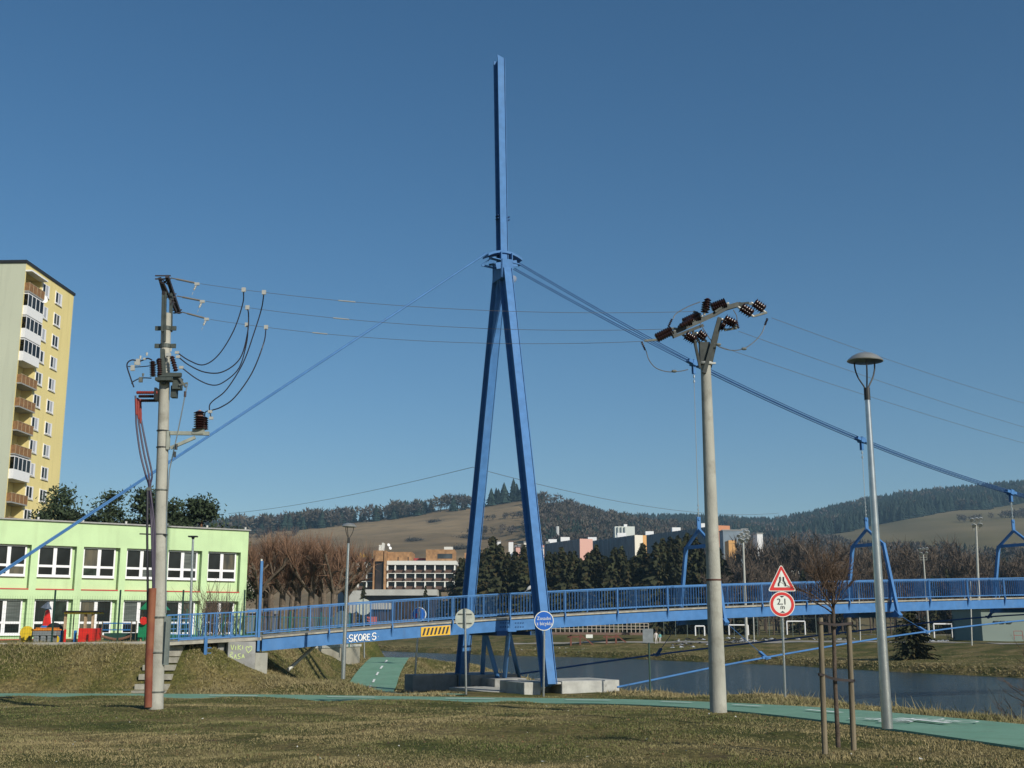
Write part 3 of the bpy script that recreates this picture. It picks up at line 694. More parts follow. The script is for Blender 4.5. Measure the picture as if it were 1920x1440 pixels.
# abutment with yellow graffiti
ab = thing('bridge_abutment', BP(-.3, 0, -.5), 'grey concrete abutment with yellow names sprayed on it under the ramp end', 'abutment')
a = MB()
zt = dz(-.3)-.14
def blk(mb, k0, k1, s0, s1, z0, z1): mb.bar(BP(k0, (s0+s1)/2, (z0+z1)/2), BP(k1, (s0+s1)/2, (z0+z1)/2), abs(s1-s0), abs(z1-z0), BN)
blk(a, -.5, -.1, -HW, HW+.1, -.9, zt); blk(a, -.62, -.515, -HW, HW-.25, -.9, zt-.01); a.build('block', CONC_G, ab, bevel=.015)
a = MB(); blk(a, -.095, .09, -HW, HW+.02, -1.5, dz(0)-.62); a.build('lower_block', CONC, ab, bevel=.015)
yg = mat('spray_yellow', (.55, .68, .25), .8, var=.1)
o0 = BP(-.49, HW+.106, zt-.12)
vik = [[(.08, 0), (.14, -.2), (.2, 0)], [(.27, -.05), (.27, -.2)], [(.36, 0), (.36, -.2)], [(.47, -.02), (.36, -.1), (.48, -.2)], [(.54, -.03), (.54, -.17)],
       [(.18, -.34), (.06, -.36), (.07, -.43), (.16, -.46), (.15, -.53), (.04, -.52)], [(.08, -.3), (.12, -.27), (.16, -.3)], [(.22, -.53), (.27, -.36), (.32, -.53)], [(.23, -.47), (.31, -.46)],
       [(.47, -.34), (.38, -.36), (.38, -.43), (.46, -.46), (.46, -.52), (.36, -.52)], [(.52, -.52), (.57, -.36), (.62, -.5)], [(.53, -.47), (.61, -.46)]]
heart = [(.76, -.3), (.68, -.18), (.67, -.1), (.72, -.06), (.78, -.12), (.82, -.05), (.9, -.08), (.9, -.18), (.76, -.32)]
strokes(vik+[heart], .024, o0, BD, Z3, .004).build('graffiti', yg, ab)
# raking pale strut under the left end
sk = thing('raking_strut', Q(540, 1256, -.5), 'pale grey sloping pipe under the left end of the footbridge', 'strut')
q0 = BP(.35, -.3, -.75); sk_ = MB(); p1_ = BP(1.05, -.6, dz(1)-.5); q0 = P(539, 1257, p1_.y-1.2); sk_.tube([q0, p1_], .075, 8); sk_.build('pipe', PALE, sk)

# ---------------- pylon ----------------
PC = BP(4.1, 0, PG); py = thing('bridge_pylon', PC, 'tall blue steel A-shaped bridge pylon with a long upright spike', 'pylon')
def PP(d, s, z): q = PC + BD*d + BN*s; return Vector((q.x, q.y, z))
def hsec(mb, p0, p1, w, h, fl=.045):
    """open steel section: w along the bridge, h across it, flanges face across"""
    p0, p1 = Vector(p0), Vector(p1); ax = (p1-p0).normalized(); hn = (BN-ax*BN.dot(ax)).normalized()
    for sg in (1, -1): mb.bar(p0+hn*sg*(h/2-fl/2)-BD*.035, p1+hn*sg*(h/2-fl/2)-BD*.035, w-.07, fl, BD)
    for sg in (1, -1): mb.bar(p0+hn*sg*(h/2-fl/2)+BD*(w/2-.02), p1+hn*sg*(h/2-fl/2)+BD*(w/2-.02), .025, fl*1.4, BD)
    mb.bar(p0, p1, .10, h-2*fl-.004, BD)
    mb.bar(p0+BD*(w/2-.06), p1+BD*(w/2-.06), .03, h-2*fl-.01, BD)
zj = ZV(512, 53.5); SB = 4.72
for sg in (1, -1):
    l_ = MB(); zb0 = PG-.1 if sg < 0 else -.76; sb0 = .30+(SB-.30)*(zj-zb0)/(zj-PG+.1); hsec(l_, PP(0, sg*sb0, zb0), PP(0, sg*.30, zj), .43, .66)
    if sg > 0:
        l_.m = 1; l_.bar(PP(-.05, sg*(SB-.04)+.285, .2), PP(-.05, sg*(SB-.04)+.285, .2), .01, .01) if False else None
    leg = l_.build('leg', [BLUE, BLUE], py)
zt_ = ZV(116, 53.5)
ms = MB(); hsec(ms, PP(0, 0, zj+.3), PP(-.20, 0, zt_), .40, .52); ms.prism([(-.22, 0), (.16, 0), (-.22, .12)], PP(-.20, .262, zt_), BD, Z3, .04); mast = ms.build('mast', BLUE, py)
bk = MB(); zb_ = ZV(414, 53.5)
for sg in (1, -1):
    for q in (0, .14): bk.bar(PP(sg*.2, 0, zb_+q), PP(sg*.32, 0, zb_+q+.03), .3, .04, BN)
bk.build('bracket', BLUE_D, mast, loc=PC)
# head box, side plates and curved cable saddle
hd = MB(); hd.bar(PP(-.02, 0, zj-.42), PP(-.02, 0, zj+.50), .50, 1.12, BD); hd.build('head_box', BLUE, py)
hp = MB(); zp = zj+.40
for s in (.45,): hp.bar(PP(-.55, s, zp-.28), PP(.55, s, zp+.0), .03, .3, BN)
for d_ in (-.28, .28): hp.bar(PP(d_, -.5, zp-.4), PP(d_, -.5, zp+.55), .03, .01, BD); hp.bar(PP(d_, .42, zp-.8), PP(d_, .42, zp+.46), .04, .16, BD)
for d0, d1 in ((-.75, .75),): hp.bar(PP(d0, .35, zp+.1), PP(d1, .35, zp-.05), .3, .04, BN)
hp.build('head_plates', BLUE, py)
sd = MB(); V = []; F = []; n = 14
for i in range(n+1):
    a = R(-33+66*i/n); r = 1.62; x_ = r*math.sin(a); z_ = zp+.58+r*(math.cos(a)-1)
    V += [PP(x_, .34, z_), PP(x_, -.34, z_), PP(x_, -.34, z_-.11), PP(x_, .34, z_-.11)]
for i in range(n):
    for a in range(4): b = (a+1) % 4; F.append((i*4+a, i*4+4+a, i*4+4+b, i*4+b))
F += [(0, 1, 2, 3), (n*4+3, n*4+2, n*4+1, n*4)]; sd.add(V, F)
sd.bar(PP(-1.0, -.2, zp-.12), PP(-.3, -.1, zp-.22), .06, .09); sd.bar(PP(-1.0, -.2, zp-.12), PP(-.6, -.1, zp+.2), .06, .06); sd.bar(PP(-.62, -.2, zp+.12), PP(-.40, -.1, zp+.12), .3, .35)
sd.build('saddle', BLUE, py)
# back stay cables to the left
tS = 30.0; pb = PP(-.85, 0, zp+.42); u0 = P(0, 1075, 44.6); dirb = (u0-pb); 
bs = MB()
for i, (ds, dv) in enumerate(((-.10, .05), (.10, .05), (-.10, -.05), (.10, -.05))):
    e = u0 + dirb.normalized()*5.0
    bs.tube([pb+BN*ds*.3+Z3*dv*.3, e+BN*ds*.9+Z3*dv*.9], .031, 6)
bs.build('back_stay', BLUE, py)
# V struts standing under the deck
vm = MB()
for (tu, tv, s_, bl, br) in ((918, 1184, -HW+.1, (903, 1290), (939, 1293)), (963, 1186, HW-.1, (944, 1292), (976, 1284))):
    kt = 4.0 if s_ > 0 else 4.0; top = BP(kt, s_, dz(kt)-.56)
    for q in (bl, br):
        b_ = Q(q[0], q[1], PG); b_ = b_ if s_ > 0 else b_; vm.tube([b_, top], .105, 12)
    vm.bar(top-BD*.3+Z3*.0, top+BD*.3, .3, .06, BN)
vm2 = vm.build('support_struts', BLUE, py, smooth=True)
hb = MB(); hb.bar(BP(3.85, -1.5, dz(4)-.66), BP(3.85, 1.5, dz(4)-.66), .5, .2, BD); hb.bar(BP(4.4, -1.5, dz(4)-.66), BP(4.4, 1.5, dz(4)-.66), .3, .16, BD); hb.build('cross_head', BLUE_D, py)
# number plate hanging under the joint
nb_ = MB(); c_ = P(1000, 1187, 50.2); nb_.box(c_, (.17, .02, .17)); nb_.build('small_plate', SIGNW, py); text_mesh('77', .14, BLK, c_+Vector((0, -.014, 0)), X3, Z3, 'plate_number', py)
# concrete footings
def dn(p): v = Vector((p.x, p.y, 0))-Vector((PC.x, PC.y, 0)); return v.dot(BD), v.dot(BN)
GB = -1.12
q1, q2 = dn(Q(1054, 1300, GB)), dn(Q(1160, 1296, GB)); q3 = dn(Q(983, 1302, GB))
def ublock(lo, hi, s0, s1, z0, z1, mb): mb.bar(PP(lo, (s0+s1)/2, (z0+z1)/2), PP(hi, (s0+s1)/2, (z0+z1)/2), abs(s1-s0), z1-z0, BN)
ztop = ZV(1277, 50.3)
f1 = thing('pylon_footing', PP(2, 5.4, GB), 'long pale concrete footing block at the near pylon leg beside the river', 'concrete footing', 'concrete footings of the pylon')
m_ = MB(); sN = q1[1]; ublock(q1[0], q1[0]+2.75, sN-2.6, sN, GB-.5, ztop, m_); ublock(q1[0]-.9, q1[0]+.0-.01, sN-2.6, sN-1.2, GB-.5, ztop-.06, m_); ublock(q1[0]-.9, q1[0]-.01, sN-1.2, sN-.05, ztop-.13, ztop-.04, m_); m_.build('block', CONC2, f1, bevel=.02)
m_ = MB(); ublock(q1[0]-.91, q1[0]-.93, sN-1.6, sN-.5, GB-.1, ztop-.3, m_); m_.build('opening_shade', BLK, f1)  # thin black sheet painting the shade inside the footing's recess
f2 = thing('pylon_footing', PP(-1, 4.6, GB), 'low pale concrete block with a stepped end left of the near pylon leg', 'concrete footing', 'concrete footings of the pylon')
m_ = MB(); e_ = q3; ublock(e_[0]+.0, e_[0]+.75, e_[1]-2.4, e_[1], GB-.5, ztop-.02, m_); m_.prism([(.76, .12), (.98, .22), (.92, .5), (.76, .5)], PP(e_[0], e_[1], GB-.0), BD, Z3, 2.2); m_.build('block', CONC2, f2, bevel=.02)
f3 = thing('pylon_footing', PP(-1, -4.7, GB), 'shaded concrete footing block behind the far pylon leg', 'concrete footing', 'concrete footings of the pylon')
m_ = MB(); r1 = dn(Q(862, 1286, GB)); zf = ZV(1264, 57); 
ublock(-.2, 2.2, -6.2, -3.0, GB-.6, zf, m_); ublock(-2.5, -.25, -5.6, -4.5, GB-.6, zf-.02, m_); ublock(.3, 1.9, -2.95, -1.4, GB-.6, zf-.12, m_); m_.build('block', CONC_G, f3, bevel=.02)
f4 = thing('strut_footing', PP(0, 0, GB), 'flat concrete slab under the four slanting bridge struts', 'concrete slab')
m_ = MB(); ublock(-1.6, 1.5, -2.2, 2.0, GB-.5, GB+.02, m_); m_.build('slab', CONC2, f4)
# bird on the railing
# ---------------- electricity poles ----------------
def insulator(mb, p0, p1, r=.05, n=7, core=.02):
    """ribbed insulator between two points"""
    p0, p1 = Vector(p0), Vector(p1); L = (p1-p0).length; pr = [(0, core)]
    for i in range(n):
        a = L*(i+.2)/n; b_ = L*(i+.75)/n; pr += [(a, core*1.2), (a+.004, r), (b_, core*1.3)]
    pr.append((L, core)); mb.lathe(pr, p0, p1-p0, 12)
YL = 29.3
def LP(u, v, dy=0): return P(u, v, YL+dy)
bl = LP(292, 1323); bl.z -= .1; lp = thing('electricity_pole', bl, 'leaning concrete electricity pole with cables and a rusty red pipe on its side', 'electricity pole')
tl = LP(312, 588)
m_ = MB(); m_.tube([bl, bl.lerp(tl, .5), tl], [.185, .15, .118], 20); m_.build('pole', CONC, lp, smooth=True)
def onp(v, off=0., dy=0.):
    """point on the pole axis at photo row v"""
    t = (1323-v)/(1323-588); q = LP(292+(312-292)*t, v); return q
# rusty pipe
m_ = MB(); m_.tube([LP(278, 1326, -.16), LP(279.5, 1240, -.16), LP(286, 1103, -.16)], .098, 14); m_.build('cable_pipe', RUST, lp, smooth=True)
for v, w_ in ((1224, 2), (1298, 1), (1158, 1)):
    b_ = MB(); p = LP(286, v, -.1); b_.lathe([(0, .205), (.03, .205)], onp(v)+Vector((0, 0, 0)), (0, 0, 1), 18); b_.build('clamp_band', STEEL_D, lp)
# side cabinet / bracket channel on the right of the pole
m_ = MB(); m_.box(LP(312, 1201, -.02), (.14, .12, 1.16)); m_.box(LP(311, 1201, -.16), (.03, .02, 1.0)); m_.build('cable_cover', mat('grey_green_cover', (.17, .20, .18), .6), lp)
# pole head: steel channels, cross-arm and stubs
hd_ = MB()
A_, B_ = LP(302, 520), LP(329, 586)
hd_.bar(LP(307, 545, -.12), LP(305, 622, -.14), .09, .07); hd_.bar(LP(321, 545, .08), LP(320, 622, .06), .09, .07)
hd_.bar(LP(311, 545, -.15), LP(309, 640, -.16), .05, .04)
hd_.build('head_channels', mat('green_steel', (.065, .08, .07), .6, .2, var=.2), lp)
ca = MB(); ca.bar(LP(299, 523, -1.2), LP(309, 575, .2), .05, .05) if False else None
ca.bar(LP(299, 520, -.3), LP(311, 560, -.1), .07, .07); ca.bar(LP(313, 518, -.5), LP(336, 586, .9), .08, .09); ca.bar(LP(305, 530, -.4), LP(330, 584, .5), .05, .06)
for (u, v) in ((291, 517), (291, 523)): ca.bar(LP(u, v, -.4), LP(320, v, -.4), .03, .03)
for (u, v) in ((303, 551), (303, 557)): ca.bar(LP(u, v, .1), LP(331, v, .2), .025, .025)
for (u, v) in ((322, 582), (325, 587)): ca.bar(LP(u, v, .8), LP(341, v-1, .8), .03, .03)
for a_, b_ in (((303, 523), (315, 534)), ((315, 523), (304, 534)), ((318, 560), (328, 568)), ((326, 560), (319, 572))): ca.bar(LP(*a_, -.3), LP(*b_, -.3), .03, .03)
ca.build('cross_arm', mat('dark_steel', (.045, .038, .04), .6, .2), lp)
WA = [((320, 521), (368, 531), -.4), ((332, 555), (378, 564), .2), ((341, 585), (386, 597), .8)]
for (a_, b_, dy) in WA:
    s_ = MB(); pa, pb_ = LP(*a_, dy), LP(*b_, dy); d_ = pb_-pa; insulator(s_, pa+d_*.22, pa+d_*.95, .028, 16, .018); s_.tube([pa, pa+d_*.25], .015, 6); s_.build('strain_insulator', mat('grey_insulator', (.13, .12, .10), .5), lp)
    c_ = MB(); c_.box(pb_+Vector((.02, 0, -.02)), (.12, .05, .07)); 
    q = LP(b_[0]-8, b_[1]+22, dy); c_.tube([pb_.lerp(q, .75), q], .006, 5); cc = c_.build('wire_clamp', PALE, lp)
    c_ = MB(); insulator(c_, pb_+Vector((0, 0, -.05)), pb_.lerp(q, .6), .034, 3, .016); c_.build('spark_rod', mat('white_porcelain', (.6, .6, .56), .3), cc, loc=lp['_w'])
# collar brackets
for v in (616, 649):
    b_ = MB(); c0 = onp(v); b_.lathe([(-.05, .145), (.05, .145)], c0, (0, 0, 1), 16)
    for sx in (-1, 1): b_.box(c0+Vector((sx*.21, -.02, 0)), (.12, .05, .11))
    b_.build('collar', mat('green_steel', (0, 0, 0)), lp)
# fuse / arrester group on a platform at v~705
g_ = MB(); g_.box(LP(318, 703, -.22), (.60, .10, .10)); g_.box(LP(309, 712, -.22), (.42, .28, .08)); g_.box(LP(333, 720, -.05), (.20, .25, .30)); g_.box(LP(327, 735, 0), (.14, .2, .3)); g_.bar(LP(305, 655, -.16), LP(307, 720, -.2), .12, .10); g_.build('equipment_frame', mat('green_steel', (0, 0, 0)), lp)
for (u0, v0, u1, v1, r, n) in ((287, 706, 286, 677, .085, 9), (300, 704, 298, 672, .075, 8), (330, 696, 322, 668, .07, 6)):
    i_ = MB(); insulator(i_, LP(u0, v0, -.25), LP(u1, v1, -.25), r, n, .035); i_.build('porcelain_insulator', PORC, lp, smooth=False)
for (u, v, sx, sz) in ((259, 679, .10, .16), (249, 690, .10, .14), (264, 712, .09, .13), (316, 665, .12, .08), (271, 673, .06, .05)):
    b_ = MB(); b_.box(LP(u, v, -.25), (sx, .06, sz)); b_.lathe([(0, .02), (.08, .03)], LP(u+4, v-6, -.25), (0, 0, 1), 8); b_.build('terminal', PALE if v != 712 else STEEL_D, lp)
cb_ = MB()
cb_.tube(spline([LP(285, 675, -.25), LP(276, 672, -.25), LP(262, 677, -.25), LP(247, 675, -.25), LP(238, 684, -.25), LP(244, 706, -.25), LP(251, 726, -.25)], 6), .018, 6); cb_.build('jumper_cable', BLACK, lp)
cb_ = MB(); cb_.tube(spline([LP(284, 709, -.25), LP(264, 709, -.25), LP(249, 716, -.25), LP(247, 720, -.25)], 6), .015, 6); cb_.build('jumper_cable', BLACK, lp)
cb_ = MB(); cb_.tube(spline([LP(294, 676, -.25), LP(291, 684, -.28), LP(258, 688, -.25), LP(240, 687, -.25)], 6), .013, 6); cb_.build('jumper_cable', BLACK, lp)
# three horizontal red cable terminations and their vertical tails
for j, (v, dy, m_i) in enumerate(((736, -.3, REDI), (743, -.1, PORC), (751, .1, PORC))):
    i_ = MB(); insulator(i_, LP(295, v, dy), LP(256+4*j, v, dy), .045, 9, .028); i_.build('cable_termination', m_i, lp)
i_ = MB(); i_.box(LP(296, 741, -.1), (.05, .5, .30)); i_.build('bracket', DARK, lp)
for j, (us, dy) in enumerate(((254, -.3), (258, -.1), (262, .1))):
    pts = [LP(us, 742+4*j, dy), LP(us+1, 775, dy), LP(us+2+j*1.5, 800, dy), LP(us+9+j*3, 850, dy), LP(us+19+j*2, 890, dy), LP(280+j, 917, -.1), LP(284+j*3, 990, -.15), LP(286+j*2, 1060, -.16), LP(287+j, 1104, -.16)]
    c_ = MB(); c_.tube(spline(pts, 6), .024, 8); c_.build('supply_cable', mat('violet_cable', (.04, .03, .06), .5, var=.1), lp)
    i_ = MB(); insulator(i_, LP(us+1, 748, dy), LP(us+2, 778+8*j, dy), .034, 4, .024); i_.build('rain_shed', REDI, lp)
c_ = MB(); c_.tube(spline([LP(277, 917, -.1), LP(276, 1000, -.1), LP(277, 1100, 0), LP(277, 1200, .05), LP(276, 1322, .08)], 5), .03, 8); c_.build('supply_cable', BLACK, lp)
c_ = MB(); c_.lathe([(0, .17), (.03, .17)], onp(920), (0, 0, 1), 16); c_.box(LP(280, 917, -.1), (.1, .08, .08)); c_.build('clamp_band', STEEL_D, lp)
c_ = MB(); c_.lathe([(0, .165), (.025, .165)], onp(1003), (0, 0, 1), 16); c_.bar(LP(262, 1001, -.1), LP(314, 1003, -.1), .04, .03); c_.build('clamp_band', DARK, lp)
# steel operating rod and brace
c_ = MB(); c_.tube([LP(352, 718, -.2), LP(347, 741, -.2), LP(333, 812, -.15), LP(318, 880, -.1), LP(312, 960, -.05), LP(311, 1150, 0)], .016, 6); c_.build('operating_rod', STEEL, lp)
for v in (739, 838, 852): 
    c_ = MB(); q = LP(347 if v == 739 else 330.5-(v-838)*.2, v, -.2); c_.lathe([(-.07, .032), (.07, .032)], q, (0, 0, 1), 8); c_.build('rod_joint', DARK if v != 739 else PORC, lp)
c_ = MB(); c_.bar(LP(336, 722, -.2), LP(352, 718, -.2), .04, .04); c_.bar(LP(336, 708, -.2), LP(348, 726, -.2), .05, .05); c_.build('lever', STEEL_D, lp)
# arm with the big brown arresters
a_ = MB(); a_.bar(LP(320, 812, -.1), LP(392, 813, -.1), .10, .09); a_.bar(LP(320, 840, -.1), LP(366, 820, -.1), .06, .08); a_.bar(LP(316, 808, -.08), LP(315, 843, -.08), .08, .08); a_.box(LP(372, 809, -.1), (.28, .14, .14)); a_.build('side_arm', mat('pale_green_steel', (.33, .35, .29), .6, .1), lp)
for v in (808, 839):
    b_ = MB(); b_.lathe([(-.012, .162), (.012, .162)], onp(v), (0, 0, 1), 16); b_.build('clamp_band', DARK, lp)
for (u, v0, v1, r, n, dy) in ((374, 805, 771, .15, 8, -.15), (382, 806, 782, .12, 6, .1)):
    i_ = MB(); insulator(i_, LP(u, v0, dy), LP(u, v1, dy), r, n, .07); i_.build('surge_arrester', PORC, lp)
i_ = MB(); i_.lathe([(0, .10), (.05, .1), (.08, .05), (.14, .05), (.17, .02)], LP(374, 781, -.15), (0, 0, 1), 12); i_.build('arrester_cap', mat('pink_porcelain', (.42, .22, .16), .4), lp)
for (u, v) in ((394, 772), (396, 784)):
    i_ = MB(); i_.box(LP(u, v, -.1), (.10, .05, .07)); i_.build('terminal', PALE, lp)
c_ = MB(); c_.tube(spline([LP(384, 782, .1), LP(385, 773, .1), LP(392, 771, -.1), LP(396, 783, -.1)], 5), .014, 6); c_.build('jumper_cable', BLACK, lp)
# power lines to the second pole ----------------------------------------
RP0 = P(1347, 1327, 27.2); YR = 27.2
def RP(u, v, dy=0): return P(u, v, YR+dy)
lines = [((376, 532), (1302, 584), -.4, -.35), ((386, 565), (1247, 617), .2, 0), ((394, 599), (1206, 640), .8, .4)]
LW = []
for n_, (a_, b_, dl, dr_) in enumerate(lines):
    p, q = LP(*a_, dl), RP(*b_, dr_); c_ = MB(); pts = cat_curve(p, q, .28, 24); c_.tube(pts, .0055, 5); LW.append(pts)
    o = c_.build('power_line', WIRE, None, loc=p); tag(o, ['topmost', 'middle', 'lowest'][n_]+' of the three bare wires between the two concrete electricity poles', 'power line', 'power lines between the two electricity poles')
    for u in ((618,), (612,), (575,))[n_]:
        k = min(range(len(pts)), key=lambda i: abs(PIX(*pts[i])[0]-u)); k = min(k, 23); m2 = MB(); m2.tube([pts[k].lerp(pts[k+1], .1), pts[k].lerp(pts[k+1], .95)], .016, 6); sl2_ = m2.build('splice_sleeve', PALE, o, loc=p)
# hanging black bypass cables from the wires
def wpt(n_, u):
    best = None
    for a_, b_ in zip(LW[n_][:-1], LW[n_][1:]):
        ua, ub = PIX(*a_)[0], PIX(*b_)[0]
        if ua <= u <= ub: return a_.lerp(b_, (u-ua)/(ub-ua))
    return LW[n_][0]
loops = [(0, 457, [(455, 570), (438, 620), (410, 665), (382, 684), (355, 676), (332, 661)]), (1, 464, [(466, 590), (464, 625), (450, 672), (418, 697), (385, 698), (355, 685), (334, 669)]),
         (2, 463, [(465, 615), (462, 645), (448, 690), (420, 716), (398, 722), (370, 711), (340, 689)]), (0, 495, [(490, 580), (476, 625), (456, 680), (425, 730), (400, 751), (393, 760), (393, 771)]), (2, 499, [(494, 645), (472, 700), (440, 745), (415, 763), (398, 769), (394, 771)])]
for n_, u, pts in loops:
    c_ = MB(); w0 = wpt(n_, u); c_.tube(spline([w0-Vector((0, 0, .03))]+[LP(a_, b_, -.1) for a_, b_ in pts], 6), .016, 6); cc = c_.build('bypass_cable', BLACK, lp)
    c_ = MB(); c_.box(w0, (.10, .05, .11)); c_.build('wire_clamp', PALE, cc, loc=lp['_w'])
    if pts[-1][0] < 345: c_ = MB(); c_.box(LP(*pts[-1], -.1), (.10, .05, .07)); c_.build('end_clamp', PALE, cc, loc=lp['_w'])

DKS = mat('blackened_steel', (.035, .042, .036), .6, .2, var=.3)
# second pole ------------------------------------------------------------
RB_ = RP(1347, 1327); RB_.z -= .1
rp_ = thing('electricity_pole', RB_, 'round grey concrete electricity pole topped by a rack of brown insulators beside the cycle path', 'electricity pole')
m_ = MB(); tr = RP(1323, 682); m_.tube([RB_, RB_.lerp(tr, .5), tr], [.19, .155, .118], 24); m_.build('pole', CONC, rp_, smooth=True)
m_ = MB(); m_.lathe([(-.03, .16), (.0, .17), (.03, .16)], tr, (0, 0, 1), 20); m_.box(tr+Vector((.16, -.05, 0)), (.14, .06, .04)); m_.build('top_plate', PALE, rp_)
rb = MB(); c0 = RB_.lerp(tr, (1327-1091)/(1327-682)); rb.lathe([(-.018, .172), (.018, .172)], c0, (0, 0, 1), 24); rb.build('rusty_band', mat('dark_rust', (.09, .03, .018), .8), rp_)
GS = mat('green_steel', (0, 0, 0))
m_ = MB(); m_.bar(RP(1312, 688), RP(1300, 632, .0), .06, .05); m_.bar(RP(1313, 690, -.1), RP(1299, 618, -.1), .05, .05)
m_.bar(RP(1320, 700, -.12), RP(1349, 596, -.12), .10, .09); m_.bar(RP(1331, 690, .05), RP(1351, 600, .05), .08, .07); m_.bar(RP(1332, 682, -.05), RP(1338, 655, -.05), .06, .06)
m_.box(RP(1321, 664, 0), (.24, .2, .55)); m_.bar(RP(1298, 620, -.05), RP(1325, 665, -.05), .05, .05)
m_.build('head_brace', DKS, rp_)
# cross arm: runs from lower left to upper right
m_ = MB(); xa = [RP(1258, 626, -.35), RP(1300, 607, -.1), RP(1338, 590, .1), RP(1360, 578, .15), RP(1384, 571, .2), RP(1394, 574, .2)]
for a_, b_ in zip(xa[:-1], xa[1:]): m_.bar(a_, b_, .12, .11)
m_.bar(RP(1262, 632, -.35), RP(1318, 610, 0), .06, .07); m_.bar(RP(1340, 585, 0), RP(1358, 573, .1), .05, .05); m_.bar(RP(1384, 570, .2), RP(1404, 568, .2), .05, .05)
m_.build('cross_arm', DKS, rp_)
ins = [((1262, 622), (1232, 637), .06, 8, -.35), ((1313, 594), (1283, 608), .06, 8, -.1), ((1362, 570), (1335, 580), .065, 7, .1), ((1321, 586), (1324, 565), .075, 5, -.1), ((1296, 603), (1272, 617), .06, 6, -.2),
       ((1412, 570), (1431, 583), .085, 5, .3), ((1388, 578), (1409, 591), .085, 5, .1), ((1356, 600), (1378, 611), .085, 5, .2), ((1349, 612), (1357, 616), .08, 3, .2), ((1284, 630), (1302, 640), .085, 5, 0), ((1308, 626), (1321, 637), .085, 4, .1)]
for a_, b_, r, n, dy in ins:
    i_ = MB(); insulator(i_, RP(*a_, dy), RP(*b_, dy), r*1.35, n, .045); i_.build('porcelain_insulator', PORC, rp_); i_ = MB(); w2 = (RP(*b_, dy)-RP(*a_, dy)).normalized().cross(Y3).normalized()*.09 if n > 6 else Vector((0, .25, 0)); insulator(i_, RP(*a_, dy)-w2, RP(*b_, dy)-w2, r*1.2, n, .04); i_.build('porcelain_insulator', PORC, rp_)
    for q, e in ((a_, -1), (b_, 1))[:(1 if n > 6 else 2)]:
        i_ = MB(); d_ = (RP(*b_, dy)-RP(*a_, dy)).normalized(); i_.lathe([(0, .028), (.04, .032), (.07, .024)], RP(*q, dy), d_*e, 8); i_.build('insulator_cap', PALE, rp_)
for a_, b_ in (((1414, 593), (1438, 586)), ((1358, 619), (1382, 615)), ((1208, 639), (1232, 637)), ((1250, 617), (1262, 616)), ((1300, 584), (1314, 590)), ((1262, 616), (1272, 617)), ((1404, 569), (1412, 571))):
    i_ = MB(); i_.bar(RP(*a_, .1), RP(*b_, .1), .04, .05); i_.build('yoke', STEEL_D, rp_)
for a_, b_ in (((1203, 641), (1210, 657)), ((1260, 598), (1253, 613)), ((1381, 601), (1385, 616)), ((1439, 597), (1434, 610))):
    i_ = MB(); insulator(i_, RP(*a_), RP(*b_), .035, 5, .012); i_.build('small_insulator', PORC, rp_)
jp = [[(1211, 657), (1217, 675), (1230, 690), (1252, 697), (1275, 696), (1290, 693)], [(1302, 586), (1310, 600), (1322, 622), (1335, 640), (1352, 652), (1375, 657), (1396, 653), (1415, 640), (1428, 625), (1434, 610)],
      [(1375, 581), (1381, 592), (1382, 602)], [(1313, 566), (1290, 575), (1268, 588), (1262, 598)]]
for pts in jp:
    c_ = MB(); c_.tube(spline([RP(a_, b_, -.1) for a_, b_ in pts], 6), .011, 5); c_.build('jumper_wire', WIRE, rp_)
for (u, v) in ((1264, 696), (1347, 646), (1395, 654)):
    c_ = MB(); c_.lathe([(-.06, .02), (-.03, .035), (.03, .035), (.06, .02)], RP(u, v, -.1), (1, 0, 0), 8); c_.build('wire_joint', STEEL_D, rp_)
far_l = [((1447, 596), (1920, 752), -.1, 3.2), ((1385, 621), (1920, 797), .2, 3.4), ((1345, 648), (1920, 827), .3, 3.6)]
for n_, (a_, b_, dy, k) in enumerate(far_l):
    p = RP(*a_, dy); q = P(b_[0], b_[1], YR+14.5); q2 = q+(q-p)*.25; c_ = MB(); c_.tube(cat_curve(p, q2, .12, 18), .0055, 5)
    o = c_.build('power_line', WIRE, None, loc=p); tag(o, ['highest', 'middle', 'lowest'][n_]+' of the three wires running off to the right past the tall lamp', 'power line', 'power lines running right from the insulator rack')
# thin telephone wire tied to the far pylon leg
pw = P(886, 876, 56.4); c_ = MB(); c_.tube(cat_curve(P(428, 963, 95), pw, .3, 14), .012, 4); c_.tube(cat_curve(pw, P(1460, 962, 110), .9, 18), .012, 4); c_.build('x', WIRE, None, loc=pw)
o = bpy.data.objects['x']; o.name = 'telephone_wire'; tag(o, 'thin sagging wire tied to the left leg of the blue pylon', 'wire')

